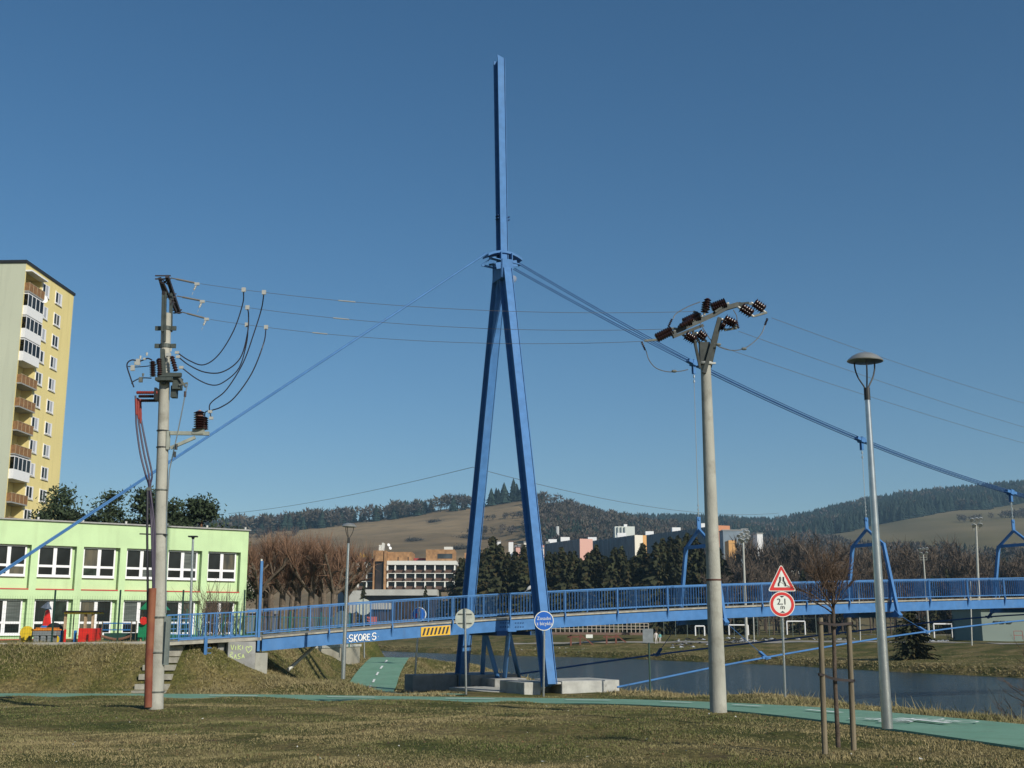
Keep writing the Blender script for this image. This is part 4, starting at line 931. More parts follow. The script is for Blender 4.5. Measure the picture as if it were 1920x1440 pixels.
# ---------------- park lamps ----------------
def park_lamp(base, top, label, group, k=1.0):
    t = thing('street_lamp', base, label, 'street lamp', group); b, tp = Vector(base), Vector(top); H = (tp-b); ax = H.normalized(); L = H.length
    m_ = MB(); m_.tube([b, b+ax*1.3, b+ax*(L-.72)], [.085, .075, .042], 16); m_.build('pole', STEEL, t, smooth=True)
    m_ = MB(); m_.tube([b+ax*(L-.80), b+ax*(L-.60)], .05, 12); m_.build('socket', DARK, t)
    m_ = MB()
    for a in (20, 140, 260):
        c, s_ = math.cos(R(a)), math.sin(R(a)); o = Vector((c, s_, 0)); p0 = b+ax*(L-.68)
        m_.tube(spline([p0+o*.02, p0+o*.04+Z3*.10, p0+o*.13+Z3*.26, p0+o*.175+Z3*.40, p0+o*.185+Z3*.52], 5), .013, 6)
    m_.build('bracket_arms', DARK, t, smooth=True)
    tilt = Vector((.03, -.03, 1)).normalized(); c0 = b+ax*(L-.16)
    m_ = MB(); m_.lathe([(0, .285), (.012, .29), (.03, .275), (.085, .215), (.09, .205), (.13, .13), (.145, .06), (.15, .01)], c0, tilt, 28); m_.build('lamp_shade', mat('lamp_silver', (.45, .44, .38), .3, .6), t, smooth=True)
    m_ = MB(); m_.lathe([(-.03, .10), (-.02, .20), (-.002, .275)], c0, tilt, 24); m_.build('lens', mat('dark_lens', (.03, .03, .025), .3), t, smooth=True)
    return t
lb_ = Q(1664, 1366, 0.0); lb_.z = 0; park_lamp(P(1664, 1366, 18.7), P(1621, 660, 18.7), 'tall silver lamp post with a round shade standing on the edge of the green path', 'park lamps')
park_lamp(P(643, 1273, 46), P(655, 980, 46), 'distant silver lamp post with a round shade seen behind the bridge railing', 'park lamps')
# flat-headed lamp by the school
fb = P(355, 1200, 50.5); fl_ = thing('street_lamp', fb, 'slim lamp post with a flat dark rectangular head in front of the green building', 'street lamp')
m_ = MB(); m_.tube([fb, P(362, 1010, 50.5)], [.065, .045], 12); m_.build('pole', STEEL, fl_, smooth=True)
m_ = MB(); m_.box(P(362, 1006, 50.5), (.38, .25, .06)); m_.tube([P(362, 1012, 50.5), P(362, 1006, 50.5)], [.04, .09], 10); m_.build('lamp_head', DARK, fl_, bevel=.01)

# ---------------- signs ----------------
def pole_sign(base, Y, utop, vtop, name, label, cat, grp=None, r=.035):
    t = thing(name, base, label, cat, grp); m_ = MB(); m_.tube([Vector(base)-Z3*.2, P(utop, vtop, Y)], r, 12); m_.build('post', STEEL, t, smooth=True); return t
def disc(mb, c, r, th=.012, n=40, y=-1): mb.lathe([(0, r), (th, r)], c, (0, y, 0), n)
ROT = lambda a: (Vector((math.cos(R(a)), math.sin(R(a)), 0)), Vector((math.sin(R(a)), -math.cos(R(a)), 0)))
# narrow road + height limit
Ys = 35.3; sb = P(1472, 1301, Ys); ts = pole_sign(sb, Ys, 1464, 1070, 'road_sign', 'road narrows triangle above a round 2.1 m height limit sign on one post', 'road sign')
c_ = P(1466.5, 1133, Ys-.06); rr = .372
d_ = MB(); disc(d_, c_, rr); pn = d_.build('height_limit_plate', SIGNW, ts)
d_ = MB(); n = 44; f0 = c_+Vector((0, -.016, 0))
vs_ = [f0+Vector((math.cos(2*math.pi*i/n)*q, 0, math.sin(2*math.pi*i/n)*q)) for q in (rr*.94, rr*.72) for i in range(n)]
d_.add(vs_, [(i, (i+1) % n, n+(i+1) % n, n+i) for i in range(n)]); d_.build('red_ring', RED, pn, loc=ts['_w'])
text_mesh('2,1', .25, BLK, c_+Vector((-.005, -.018, .07)), X3, Z3, 'number', pn).location = (0, 0, 0)
text_mesh('m', .18, BLK, c_+Vector((.01, -.018, -.085)), X3, Z3, 'letter', pn)
a_ = MB(); 
for sg in (1, -1): a_.add([f0+Vector((x, 0, sg*z)) for x, z in ((-.075, .245), (.075, .245), (0, .19))], [(0, 1, 2)])
a_.build('arrows', BLK, pn, loc=ts['_w'])
c2 = P(1465.5, 1084, Ys-.06)
def rtri(h, w, r, o, y):
    pts = []
    import itertools as it
    for (cx, cz), a0 in (((0, h-2*r), 30), ((-w/2+r*1.73, r), 150), ((w/2-r*1.73, r), 270)):
        for k in range(7): a = R(a0+120*k/6); pts.append(o+Vector((cx+r*math.cos(a), y, cz+r*math.sin(a))))
    return pts
hT, wT = .80, .86; o_ = c2+Vector((0, 0, -.385))
m_ = MB(); A = rtri(hT, wT, .045, o_, 0); m_.add(A+[p+Vector((0, .012, 0)) for p in A], [tuple(range(21)), tuple(range(41, 20, -1))]+[(i, i+21, (i+1) % 21+21, (i+1) % 21) for i in range(21)]); tp_ = m_.build('warning_plate', SIGNW, ts)
m_ = MB(); m_.add(rtri(hT-.055, wT-.075, .035, o_+Vector((0, 0, .022)), -.004), [tuple(range(21))]); m_.build('red_border', RED, tp_, loc=ts['_w'])
m_ = MB(); m_.add(rtri(hT-.29, wT-.36, .012, o_+Vector((0, 0, .115)), -.008), [tuple(range(21))]); m_.build('white_field', SIGNW, tp_, loc=ts['_w'])
m_ = MB()
for sg in (1, -1):
    pts = [(.10, .145), (.10, .22), (.05, .31), (.05, .42)]
    for (x0, z0), (x1, z1) in zip(pts[:-1], pts[1:]):
        m_.add([o_+Vector((sg*x0-.026, -.011, z0)), o_+Vector((sg*x0+.026, -.011, z0)), o_+Vector((sg*x1+.026, -.011, z1)), o_+Vector((sg*x1-.026, -.011, z1))], [(0, 1, 2, 3)])
m_.build('road_narrows_symbol', BLK, tp_, loc=ts['_w'])
# blue dismount sign
Yz = 45.2; sb = P(1019, 1299, Yz); tz = pole_sign(sb, Yz, 1021, 1150, 'road_sign', 'round blue sign asking riders to dismount in front of the near pylon leg', 'road sign', r=.04)
c_ = P(1020, 1164, Yz-.08); d_ = MB(); disc(d_, c_, .365); pz = d_.build('sign_plate', SIGNW, tz)
d_ = MB(); disc(d_, c_+Vector((0, -.012, 0)), .335, .003); d_.build('blue_face', SIGNBLUE, pz, loc=tz['_w'])
text_mesh('Zosadni', .175, SIGNW, c_+Vector((0, -.019, .085)), X3, Z3, 'lettering', pz, width=.52)
text_mesh('z bicykla', .19, SIGNW, c_+Vector((.01, -.019, -.105)), X3, Z3, 'lettering', pz, width=.58)
# sign seen from behind, left of the pylon
Yw = 45.5; sb = P(874, 1292, Yw); tw = pole_sign(sb, Yw, 872, 1142, 'road_sign', 'round sign seen from its grey back in front of the far pylon leg', 'road sign', r=.04)
SB_ = mat('sign_back', (.50, .52, .44), .5, .2); c_ = P(872, 1160, Yw+.05); d_ = MB(); disc(d_, c_+Vector((0, .012, 0)), .375); bp_ = d_.build('sign_plate', SB_, tw)
m_ = MB()
for q in (.17, -.17): m_.box(c_+Vector((0, -.02, q)), (.52, .02, .035))
m_.box(c_+Vector((0, -.03, 0)), (.09, .05, .78)); m_.build('back_rails', STEEL_D, bp_, loc=tw['_w'])
# more signs behind the bridge
Yc = 52.; sb = P(683, 1231, 84); t2 = pole_sign(sb, 84, 682, 1122, 'road_sign', 'pale grey back of a round sign beside the far end of the underpass path', 'road sign', r=.06)
c_ = P(682, 1138, 84); d_ = MB(); disc(d_, c_, .56); d_.build('sign_plate', SB_, t2)
sb = P(641, 1240, 70); t2 = pole_sign(sb, 70, 641, 1146, 'road_sign', 'dark round sign half hidden by the bar railing beside the far lamp post', 'road sign', r=.05)
c_ = P(641, 1160, 70); d_ = MB(); disc(d_, c_, .46); d_.build('sign_plate', mat('dull_back', (.13, .17, .17), .5, .2), t2)
sb = P(778, 1262, 60); t2 = pole_sign(sb, 60, 787, 1140, 'road_sign', 'round blue and red sign behind the bridge railing above the hazard plate', 'road sign', r=.05)
c_ = P(786, 1152, 60); d_ = MB(); disc(d_, c_, .36); pb2 = d_.build('sign_plate', SIGNW, t2); d_ = MB(); disc(d_, c_+Vector((-.015, -.013, 0)), .33, .003); d_.build('blue_face', SIGNBLUE, pb2, loc=t2['_w'])
d_ = MB(); d_.box(c_+Vector((-.02, -.025, .2)), (.13, .006, .16)); d_.box(c_+Vector((-.12, -.025, -.06)), (.10, .006, .22)); d_.build('red_symbol', RED, pb2, loc=t2['_w'])
# small rectangular notice board by the river
Yn = 49.; sb = P(1219, 1288, Yn); t2 = thing('notice_board', sb, 'small grey rectangular board on a green post at the water edge right of the pylon', 'notice board')
m_ = MB(); m_.tube([sb-Z3*.3, P(1216, 1180, Yn)], .035, 8); m_.build('post', mat('green_post', (.03, .07, .045), .6), t2); m_ = MB(); m_.box(P(1215, 1192, Yn-.05), (.43, .02, .56)); m_.build('board', mat('grey_board', (.19, .215, .22), .6), t2)

# ---------------- staked young tree ----------------
YT = 15.7
def twig_tree(name, base, H, seed, crown_r, trunk_r, n1, label, cat='tree', grp=None, lean=(0, 0), crown0=.30, top=None, twr=.0032, upright=.75, levels=2, barkm=None):
    rd = random.Random(seed); t = thing(name, base, label, cat, grp); b = Vector(base); tpt = b+Vector((lean[0], lean[1], H*.80)); m_ = MB()
    k0 = b.lerp(tpt, crown0/.8)
    m_.tube([b-Z3*.1, b.lerp(k0, .5)+Vector((rd.uniform(-.02, .02), 0, 0)), k0, k0.lerp(tpt, .5), tpt], [trunk_r, trunk_r*.85, trunk_r*.75, trunk_r*.4, trunk_r*.12], 10); m_.build('trunk', barkm or BARK, t, smooth=True)
    c_ = MB(); ctr = b+Z3*(H*(crown0+1)/2)
    def branch(p, d, L, r, lv):
        n = 4; pts = [p]; q = p; dd = d.copy()
        for i in range(n):
            dd = (dd+Vector((rd.gauss(0, .16), rd.gauss(0, .16), rd.gauss(0, .12)+.06))).normalized(); q = q+dd*L/n; pts.append(q)
        c_.tube(pts, [r*(1-.8*i/n) for i in range(n+1)], 4 if r > twr*1.5 else 3, cap=False)
        if lv > 0:
            for _ in range(rd.randint(5, 8)):
                f = rd.uniform(.2, .98); i = min(int(f*n), n-1); s = pts[i].lerp(pts[i+1], f*n-i)
                a = (dd+Vector((rd.gauss(0, .55), rd.gauss(0, .55), rd.gauss(.15, .4)))).normalized(); branch(s, a, L*rd.uniform(.35, .6), max(twr, r*.5), lv-1)
    for i in range(n1):
        f = rd.random(); s = k0.lerp(tpt, f); a = rd.uniform(0, 2*math.pi); el = R(rd.uniform(25, 70))*upright+.15
        L = crown_r*(1.25-.55*f)*rd.uniform(.7, 1.1)
        branch(s, Vector((math.cos(a)*math.cos(el), math.sin(a)*math.cos(el), math.sin(el))), L, trunk_r*.32*(1.1-.5*f), levels)
    c_.build('crown', TWIG, t); return t
tb = P(1571, 1386, YT); tt = P(1561, 1012, YT)
st = twig_tree('young_tree', tb, (tt-tb).z, 3, .54, .032, 30, 'leafless young tree tied between two wooden stakes near the path', crown0=.62, lean=(P(1561, 1100, YT).x-tb.x, 0), upright=.85, twr=.0026)
for (u0, v0, u1, v1, dy, lb) in ((1546, 1398, 1538, 1158, -.25, 'left wooden stake supporting the leafless young tree'), (1600, 1391, 1591, 1158, .05, 'right wooden stake supporting the leafless young tree')):
    p, q = P(u0, v0, YT+dy), P(u1, v1, YT+dy); m_ = MB(); m_.tube([p-Z3*.1, p.lerp(q, .5), q], [.038, .036, .034], 12); s_ = m_.build('wooden_stake', WOOD, None, loc=p, smooth=True); tag(s_, lb, 'wooden stake', 'stakes of the young tree')
for (vl, vr, sg) in ((1168, 1169, .02), (1265, 1276, .01)):
    m_ = MB(); a_, b_ = P(1540 if vl < 1200 else 1541, vl, YT-.3), P(1593 if vl < 1200 else 1596, vr, YT); mid = P(1566, (vl+vr)/2+3, YT-.12)
    pts = spline([a_-X3*.05, a_, mid, b_, b_+X3*.05], 5)
    for i in range(len(pts)-1): m_.bar(pts[i], pts[i+1], .012, .032, Vector((0, 1, 0)))
    s_ = m_.build('tree_tie', mat('black_strap', (.03, .022, .02), .7), None, loc=a_); tag(s_, ('upper' if vl < 1200 else 'lower')+' black strap tying the young tree to its stakes', 'tree tie', 'straps on the staked young tree')
# larger bare tree just outside the right edge
tb = Vector((12.6, 27.5, gz(12.6, 27.5))); twig_tree('bare_tree', tb, 4.1, 9, 1.5, .07, 46, 'leafless bushy tree reaching in at the right edge before the bridge', crown0=.38, twr=.005)
# ---------------- schoolyard and school ----------------
def streaks(m, col, amt):
    nt = m.node_tree; n = nt.nodes; l = nt.links; b = n['Principled BSDF']; src = b.inputs['Base Color'].links[0].from_socket; tc = n.new('ShaderNodeTexCoord'); mp = n.new('ShaderNodeMapping'); mp.inputs['Scale'].default_value = (1, 1, .07); l.new(tc.outputs['Object'], mp.inputs[0]); z = n.new('ShaderNodeTexNoise'); z.inputs['Scale'].default_value = 1.6; z.inputs['Detail'].default_value = 8; l.new(mp.outputs[0], z.inputs[0]); r = n.new('ShaderNodeMapRange'); r.inputs[1].default_value = .52; r.inputs[2].default_value = .75; r.inputs[4].default_value = amt; l.new(z.outputs[0], r.inputs[0]); mx = n.new('ShaderNodeMix'); mx.data_type = 'RGBA'; l.new(r.outputs[0], mx.inputs[0]); l.new(src, mx.inputs[6]); mx.inputs[7].default_value = (*col, 1); l.new(mx.outputs[2], b.inputs['Base Color'])
LIME = mat('lime_render', (.50, .67, .365), .85, var=.05, scale=.8, bump=.05, bscale=40)
streaks(LIME, (.33, .42, .22), .35)
REDP = mat('red_plinth', (.50, .085, .06), .8, var=.08)
GLASS = mat('window_glass', (.018, .022, .022), .12, var=.5, scale=.5, spec=.2)
FRAME = mat('white_frame', (.80, .80, .80), .4, var=0)
ROOFG = mat('roof_edge', (.30, .30, .28), .6)
BAY = Vector((2.279, 1.594, 0)); BL = BAY.length; SD = BAY.normalized(); SN = Vector((SD.y, -SD.x, 0)); S0 = Vector((-29.97, 74.9, 0))
def SP3(x, d, z): q = S0+SD*x+SN*d; return Vector((q.x, q.y, z))   # x along the facade (right), d out of it
def sbox(mb, x0, x1, d0, d1, z0, z1): mb.box(SP3((x0+x1)/2, (d0+d1)/2, (z0+z1)/2), (x1-x0, d1-d0, z1-z0), (SD, SN, Z3))
yz = lambda v: ZV(v, 74.9)
Zr, Zt1, Zb1, Zr1, Zt2, Zb2, Zp, Zg = yz(977), yz(1022), yz(1080), yz(1104), yz(1123), yz(1181), yz(1198), -.4
xL, xR = -BL*5-.45, BL*5.03
OW = BL*.845
sc_ = thing('school_building', SP3(5, -6, .2), 'two storey lime green school building with white windows behind the playground', 'school')
m_ = MB()
sbox(m_, xL, xR, -.0, -.35, Zt1, Zr); sbox(m_, xL, xR, 0, -.35, Zt2, Zr1-.06); sbox(m_, xL, xR, 0, -.35, Zp, Zb2-.45)
for i in range(-5, 5):
    x0 = i*BL+OW if i < 4 else i*BL+OW
    x1 = min((i+1)*BL, xR) if i < 4 else xR
    for (a, b_) in ((Zr1-.06, Zt1), (Zb2-.45, Zt2)): sbox(m_, x0, x1, 0, -.35, a, b_)
sbox(m_, xL, xL+.3, 0, -.35, Zp, Zr)
sbox(m_, xL, xR, -.36, -12, Zg, Zr); m_.build('wall', LIME, sc_)
m_ = MB(); sbox(m_, xL, xR, .02, -.35, Zg, Zp-.005); m_.build('plinth', REDP, sc_)
m_ = MB(); sbox(m_, xL-.1, xR+.12, .14, -12.1, Zr+.003, Zr+.09); m_.build('roof', ROOFG, sc_)
for i in range(-5, 5):
    m_ = MB(); x = i*BL+OW+.2; sbox(m_, x, x+.12, .0, -.12, Zr+.09, Zr+.25); m_.build('roof_vent', PALE, sc_)
    m_ = MB(); sbox(m_, i*BL, i*BL+OW, .03, -.355, Zr1-.055, Zr1+.02); m_.build('red_sill_strip', REDP, sc_)
def school_window(z0, z1, mid):
    w = empty('window', (0, 0, 0)); w.parent = sc_; f = MB(); g_ = MB(); W = OW-.26; H = z1-z0
    def lb(mb, x0, x1, d0, d1, a, b_): mb.box(Vector(((x0+x1)/2, 0, (a+b_)/2)) and (SD*((x0+x1)/2)+SN*((d0+d1)/2)+Z3*((a+b_)/2)), (x1-x0, d1-d0, b_-a), (SD, SN, Z3))
    fw = .10
    lb(f, 0, fw, 0, .08, 0, H); lb(f, W-fw, W, 0, .08, 0, H); lb(f, fw, W-fw, 0, .08, 0, .12); lb(f, fw, W-fw, 0, .08, H-.10, H); lb(f, W/2-.11, W/2+.11, 0, .085, .12, H-.1)
    lb(f, fw, W/2-.11, 0, .08, mid, mid+.15); lb(f, W/2+.11, W-fw, 0, .08, mid, mid+.15); lb(f, -.02, W+.02, 0, .16, -.05, -.002)
    fo = f.build('frame', FRAME); fo.parent = w
    for (a, b_, c, d) in ((fw, W/2-.11, .12, mid), (fw, W/2-.11, mid+.15, H-.1), (W/2+.11, W-fw, .12, mid), (W/2+.11, W-fw, mid+.15, H-.1)):
        p = MB(); lb(p, a, b_, .02, .04, c, d); po = p.build('pane', GLASS); po.parent = w
    return w, SP3
W1, _ = school_window(Zb1, Zt1-.02, (Zt1-Zb1)*.30); W2, _ = school_window(Zb2-.3, Zt2-.02, (Zt2-Zb2+.3)*.30)
base_ = Vector(sc_['_w']); rg = random.Random(12)
CURT = mat('curtained_pane', (.10, .085, .05), .35, col2=(.02, .025, .02), scale=3, stretch=(1, 1, .2)); BLIND = mat('blind_pane', (.085, .10, .09), .3, var=.3, scale=9, stretch=(.1, .1, 1)); GLASS2 = mat('green_glass', (.03, .045, .035), .15, var=.6, scale=1.2, spec=.3)
for i in range(-5, 5):
    for wv, z in ((W1, Zb1), (W2, Zb2-.3)):
        o = wv if i == -5 else dup(wv, parent=sc_); o.location = SP3(i*BL+.04, -.345, z)-base_
        for ch in o.children:
            if ch.name.startswith('pane'):
                q_ = rg.random(); ch.material_slots[0].link = 'OBJECT'; ch.material_slots[0].material = GLASS if q_ < .6 else (CURT if q_ < .75 else (BLIND if q_ < .84 else GLASS2))
# playground, fence, stairs
YCR = mat('kerb_stone', (.38, .36, .30), .9, var=.1)
m_ = MB()
cr = [(-60, 48.8), (-40, 48.1), (-22, 47.55), (-14.3, 47.3)]
for a_, b_ in zip(cr[:-1], cr[1:]): m_.bar((*a_, gz(*a_)+.02), (*b_, gz(*b_)+.02), .14, .16, (0, 1, 0))
o = m_.build('kerb', YCR, None, loc=(-14, 47, .9)); tag(o, 'pale kerb along the top of the slope below the playground', 'kerb')
stt = thing('stairs', (-13.6, 44.4, -.8), 'worn concrete steps climbing the grass slope behind the leaning pole', 'stairs')
za_, zb_2 = gz(-13.6, 44.0)-.02, .93
NSt = 9
for i in range(NSt):
    t0 = i/NSt; cx = -13.35+.12*t0; y = 44.3+3.0*t0; z = gz(cx, y+.4)+.045; m_ = MB(); m_.box((cx, y+.35, z-.12), (1.25-.02*i, .5, .2)); m_.build('step', mat('worn_steps', (.33, .31, .25), .95, var=.2, scale=4, bump=.3), stt)
fe = thing('mesh_fence', (-24, 48.6, .9), 'dark green wire mesh fence with slim posts along the playground edge', 'fence')
WGR = mat('dark_green_wire', (.012, .045, .03), .6, var=0)
fx = [(P(u, 1200, 49.2)) for u in (-150, -25, 97, 220, 339, 455)]
m_ = MB(); GZ = .85
for a_, b_ in zip(fx[:-1], fx[1:]):
    for h in np.arange(.05, 2.05, .2): m_.bar((a_.x, a_.y, GZ+h), (b_.x, b_.y, GZ+h), .004, .005)
    n = int((b_-a_).length/.1)
    for i in range(n): q = a_.lerp(b_, i/n); m_.bar((q.x, q.y, GZ), (q.x, q.y, GZ+1.98), .004, .004)
m_.build('mesh', WGR, fe)
for q in fx: m_ = MB(); m_.bar((q.x, q.y, GZ-.3), (q.x, q.y, P(0, 1106, q.y).z), .06, .06); m_.build('post', WGR, fe)
# green low fence farther back, left of the bridge start
gf = thing('green_fence', (-13, 64, .5), 'green barred fence seen through the left end of the bridge railing', 'fence')
GRF = mat('green_fence_paint', (.02, .14, .10), .6)
pa, pb2_ = P(275, 1195, 62), P(655, 1195, 74); m_ = MB(); n = 130
for h0, h1 in ((.0, .38),): m_.bar(pa+Z3*(h0+.2-.3), pb2_+Z3*(h0+.2-.3), .03, .5)
m_.bar(pa+Z3*1.15, pb2_+Z3*1.15, .03, .04)
for i in range(n+1): q = pa.lerp(pb2_, i/n); m_.bar(q-Z3*.3, q+Z3*1.17, .018, .018)
m_.build('bars', GRF, gf)
for i in range(0, 7): q = pa.lerp(pb2_, i/6); m_ = MB(); m_.bar(q-Z3*.6, q+Z3*1.5, .07, .07); m_.build('post', GRF, gf)
rw = thing('retaining_wall', (-12, 76, -.3), 'low concrete wall with a pale coping under the bridge start', 'retaining wall')
a_, b_ = P(505, 1214, 66), P(671, 1212, 78); m_ = MB(); dd = Vector((b_.x-a_.x, b_.y-a_.y, 0)); sN_ = Vector((-dd.y, dd.x, 0)).normalized()
def wallbar(mb, a_, b_, z0, z1, th): mb.bar(Vector((a_.x, a_.y, (z0+z1)/2)), Vector((b_.x, b_.y, (z0+z1)/2)), th, z1-z0, sN_)
wallbar(m_, a_, b_, -1.6, a_.z-.15, .3); m_.build('wall', mat('stained_concrete', (.30, .28, .22), .9, var=.25, scale=.8, bump=.2), rw)
m_ = MB(); wallbar(m_, a_-dd.normalized()*.1, b_+dd.normalized()*.1, a_.z-.148, a_.z+.0, .42); m_.build('coping', CONC2, rw)

PY_ = 51.6; RZ = .8
def pxb(mb, u0, u1, v0, v1, Y, dep): p, q = P(u0, v1, Y), P(u1, v0, Y); mb.b6(p.x, q.x, Y, Y+dep, p.z, q.z)
RP_ = mat('play_red', (.66, .03, .02), .35); BP_ = mat('play_blue', (.03, .17, .45), .35); YP_ = mat('play_yellow', (.75, .52, .03), .35); GP_ = mat('play_green', (.015, .22, .09), .4); OP_ = mat('play_orange', (.75, .25, .03), .4); WP_ = mat('pale_timber', (.46, .33, .20), .8, var=.15)
tr_ = thing('toy_train', P(140, 1207, PY_), 'red toy train cabin with pale posts and a black and yellow roof on the playground', 'play train')
m_ = MB(); pxb(m_, 145, 174, 1178, 1212, PY_, .06); pxb(m_, 145, 148, 1178, 1212, PY_, 1.2); pxb(m_, 171, 174, 1178, 1212, PY_+.061, 1.2); pxb(m_, 118, 124, 1180, 1212, PY_, .06); m_.build('red_panels', RP_, tr_, bevel=.02)
for u in (121.5, 159, 173): m_ = MB(); p = P(u, 1212, PY_+.15); q = P(u, 1149, PY_+.15); m_.box(((p.x+q.x)/2, PY_+.15, (p.z+q.z)/2), (.10, .10, q.z-p.z)); m_.build('post', WP_, tr_)
m_ = MB(); pxb(m_, 134, 138, 1149, 1212, PY_+.8, .1); m_.build('post', WP_, tr_)
m_ = MB(); pxb(m_, 120, 176, 1147.5, 1151, PY_-.05, 1.3); rf_ = m_.build('roof', YP_, tr_); m_ = MB(); pxb(m_, 116, 179, 1145, 1147.3, PY_-.15, 1.5); m_.build('roof_sheet', BLK, rf_)
en = thing('toy_engine', P(95, 1208, PY_), 'blue and yellow toy engine panel left of the red train cabin', 'play train')
m_ = MB(); pxb(m_, 92, 118, 1182, 1212, PY_+.3, .06); pxb(m_, 136, 144, 1182, 1212, PY_+.3, .06); m_.build('blue_panel', BP_, en, bevel=.02)
m_ = MB(); c_ = P(103, 1199, PY_+.27); m_.lathe([(0, .20), (.03, .20)], c_, (0, -1, 0), 16); m_.build('yellow_moon', YP_, en)
m_ = MB(); c_ = P(102, 1186, PY_+.5); m_.lathe([(0, .42), (.05, .42)], c_, (0, -1, 0), 20); m_.build('dark_wheel', BLK, en)
tw_ = thing('toy_wheel_panel', P(50, 1208, PY_), 'yellow round play panel with low wooden posts at the left of the playground', 'play panel')
m_ = MB(); c_ = P(51, 1187, PY_+.2); m_.lathe([(0, .30), (.05, .30)], c_, (0, -1, 0), 20); pxb(m_, 38, 60, 1190, 1212, PY_+.22, .05); m_.build('yellow_panel', YP_, tw_)
for u in (36, 53): m_ = MB(); pxb(m_, u-1.6, u+1.6, 1192, 1214, PY_, .12); m_.build('post', WOOD, tw_)
bn = thing('storage_bin', P(82, 1210, PY_-.6), 'grey plastic storage box with an orange lid on the playground', 'storage box')
m_ = MB(); pxb(m_, 59, 105, 1183, 1192, PY_-.6, .55); 
for u0, u1 in ((61, 72), (74, 85), (87, 99)): pxb(m_, u0, u1, 1192.2, 1212, PY_-.58, .5)
m_.build('box', mat('grey_plastic', (.24, .26, .26), .5), bn, bevel=.02)
m_ = MB(); pxb(m_, 58, 106, 1179.5, 1182.8, PY_-.63, .6); pxb(m_, 66, 104, 1177, 1179.3, PY_-.6, .5); m_.build('lid', OP_, bn, bevel=.02)
ck_ = thing('toy_mast', P(87, 1180, PY_+1.5), 'red and blue climbing mast with a small grey roof on the playground', 'climbing mast')
m_ = MB(); q = P(87, 1141, PY_+1.5); pp_ = P(87, 1180, PY_+1.5)
m_.tube([Vector((pp_.x, pp_.y, RZ-.2)), q], .04, 8); m_.build('pole', BP_, ck_)
m_ = MB(); m_.lathe([(0, .22), (.36, .17), (.75, .09)], P(87, 1176, PY_+1.5), (0, 0, 1), 6); m_.build('red_body', RP_, ck_)
m_ = MB(); m_.lathe([(0, .26), (.05, .22), (.3, .03)], P(87, 1141, PY_+1.5), (.2, 0, 1), 5); m_.build('roof', STEEL, ck_)
m_ = MB(); m_.lathe([(0, .30), (.18, .16)], P(86, 1178, PY_+1.5), (0, 0, 1), 6); m_.build('blue_skirt', BP_, ck_)
rb_ = thing('rope_bridge', P(218, 1200, PY_), 'wooden play bridge with blue rails and a sagging rope walk', 'play bridge')
for u in (182, 190, 245, 254): m_ = MB(); pxb(m_, u-1.6, u+1.6, 1164, 1208, PY_+(.0 if u in (190, 245) else .9), .12); m_.build('post', WOOD, rb_)
m_ = MB(); pxb(m_, 191, 245, 1167.5, 1169.5, PY_+.7, .05); pxb(m_, 191, 245, 1180, 1182, PY_+.7, .05)
for u in np.arange(193, 245, 4.6): pxb(m_, u, u+.8, 1169.6, 1180, PY_+.71, .03)
m_.build('blue_rail', BP_, rb_)
m_ = MB(); m_.tube(spline([P(191, 1193, PY_+.1), P(205, 1197, PY_+.1), P(218, 1199, PY_+.1), P(232, 1197, PY_+.1), P(246, 1192, PY_+.1)], 5), .06, 8); m_.build('rope_walk', mat('rope_brown', (.20, .10, .06), .9), rb_)
m_ = MB(); pxb(m_, 193, 245, 1187, 1212, PY_+3.2, 1.2); g_ = m_.build('green_box', mat('dark_green_tarp', (.012, .06, .045), .7), None, loc=P(218, 1212, PY_+3.2)); g_.name = 'sandbox_cover'; tag(g_, 'dark green low box behind the rope bridge', 'sandbox', None)
ph = thing('playhouse', P(270, 1205, PY_+.8), 'green playhouse with a pointed green roof beside the leaning pole', 'playhouse')
m_ = MB(); pxb(m_, 258, 282, 1168, 1195, PY_+.8, .06); pxb(m_, 258, 261, 1168, 1208, PY_+.87, 1.2); m_.build('wall', GP_, ph)
m_ = MB(); p0, p1, p2 = P(261, 1143, PY_+.5), P(296, 1143, PY_+.5), P(279, 1124, PY_+.5); m_.add([p0, p1, p2]+[p+Vector((0, 1.9, 0)) for p in (p0, p1, p2)], [(0, 1, 2), (5, 4, 3), (0, 2, 5, 3), (2, 1, 4, 5), (1, 0, 3, 4)]); m_.build('roof', GP_, ph)
for u in (265, 292): m_ = MB(); pxb(m_, u-1, u+1, 1143, 1208, PY_+.9, .1); m_.build('post', WP_, ph)
m_ = MB(); c_ = P(270, 1164, PY_+.7); m_.lathe([(0, .17), (.05, .17)], c_, (0, -1, 0), 14); m_.build('red_disc', RP_, ph)
# leafless shrubs by the school corner
def shrub(name, base, H, R_, seed, n, label, cat='shrub', grp=None, m=None, w=.012):
    rd = random.Random(seed); t = thing(name, base, label, cat, grp); c_ = MB(); b = Vector(base)
    for i in range(n):
        a = rd.uniform(0, 6.283); e = rd.uniform(.0, .7); d = Vector((math.cos(a)*e, math.sin(a)*e, 1)).normalized(); L = H*rd.uniform(.5, 1.05); p = b+Vector((rd.gauss(0, R_*.25), rd.gauss(0, R_*.25), 0)); pts = [p]
        for k in range(4): d = (d+Vector((rd.gauss(0, .12), rd.gauss(0, .12), .05))).normalized(); pts.append(pts[-1]+d*L/4)
        c_.tube(pts, [w*2, w*1.6, w*1.2, w, w*.5], 3, cap=False)
        for k in range(4):
            q = pts[rd.randint(1, 3)]; d2 = (d+Vector((rd.gauss(0, .6), rd.gauss(0, .6), .1))).normalized(); c_.tube([q, q+d2*L*.2, q+d2*L*.38+Z3*.1], [w, w*.7, w*.4], 3, cap=False)
    c_.build('branches', m or TWIG, t); return t
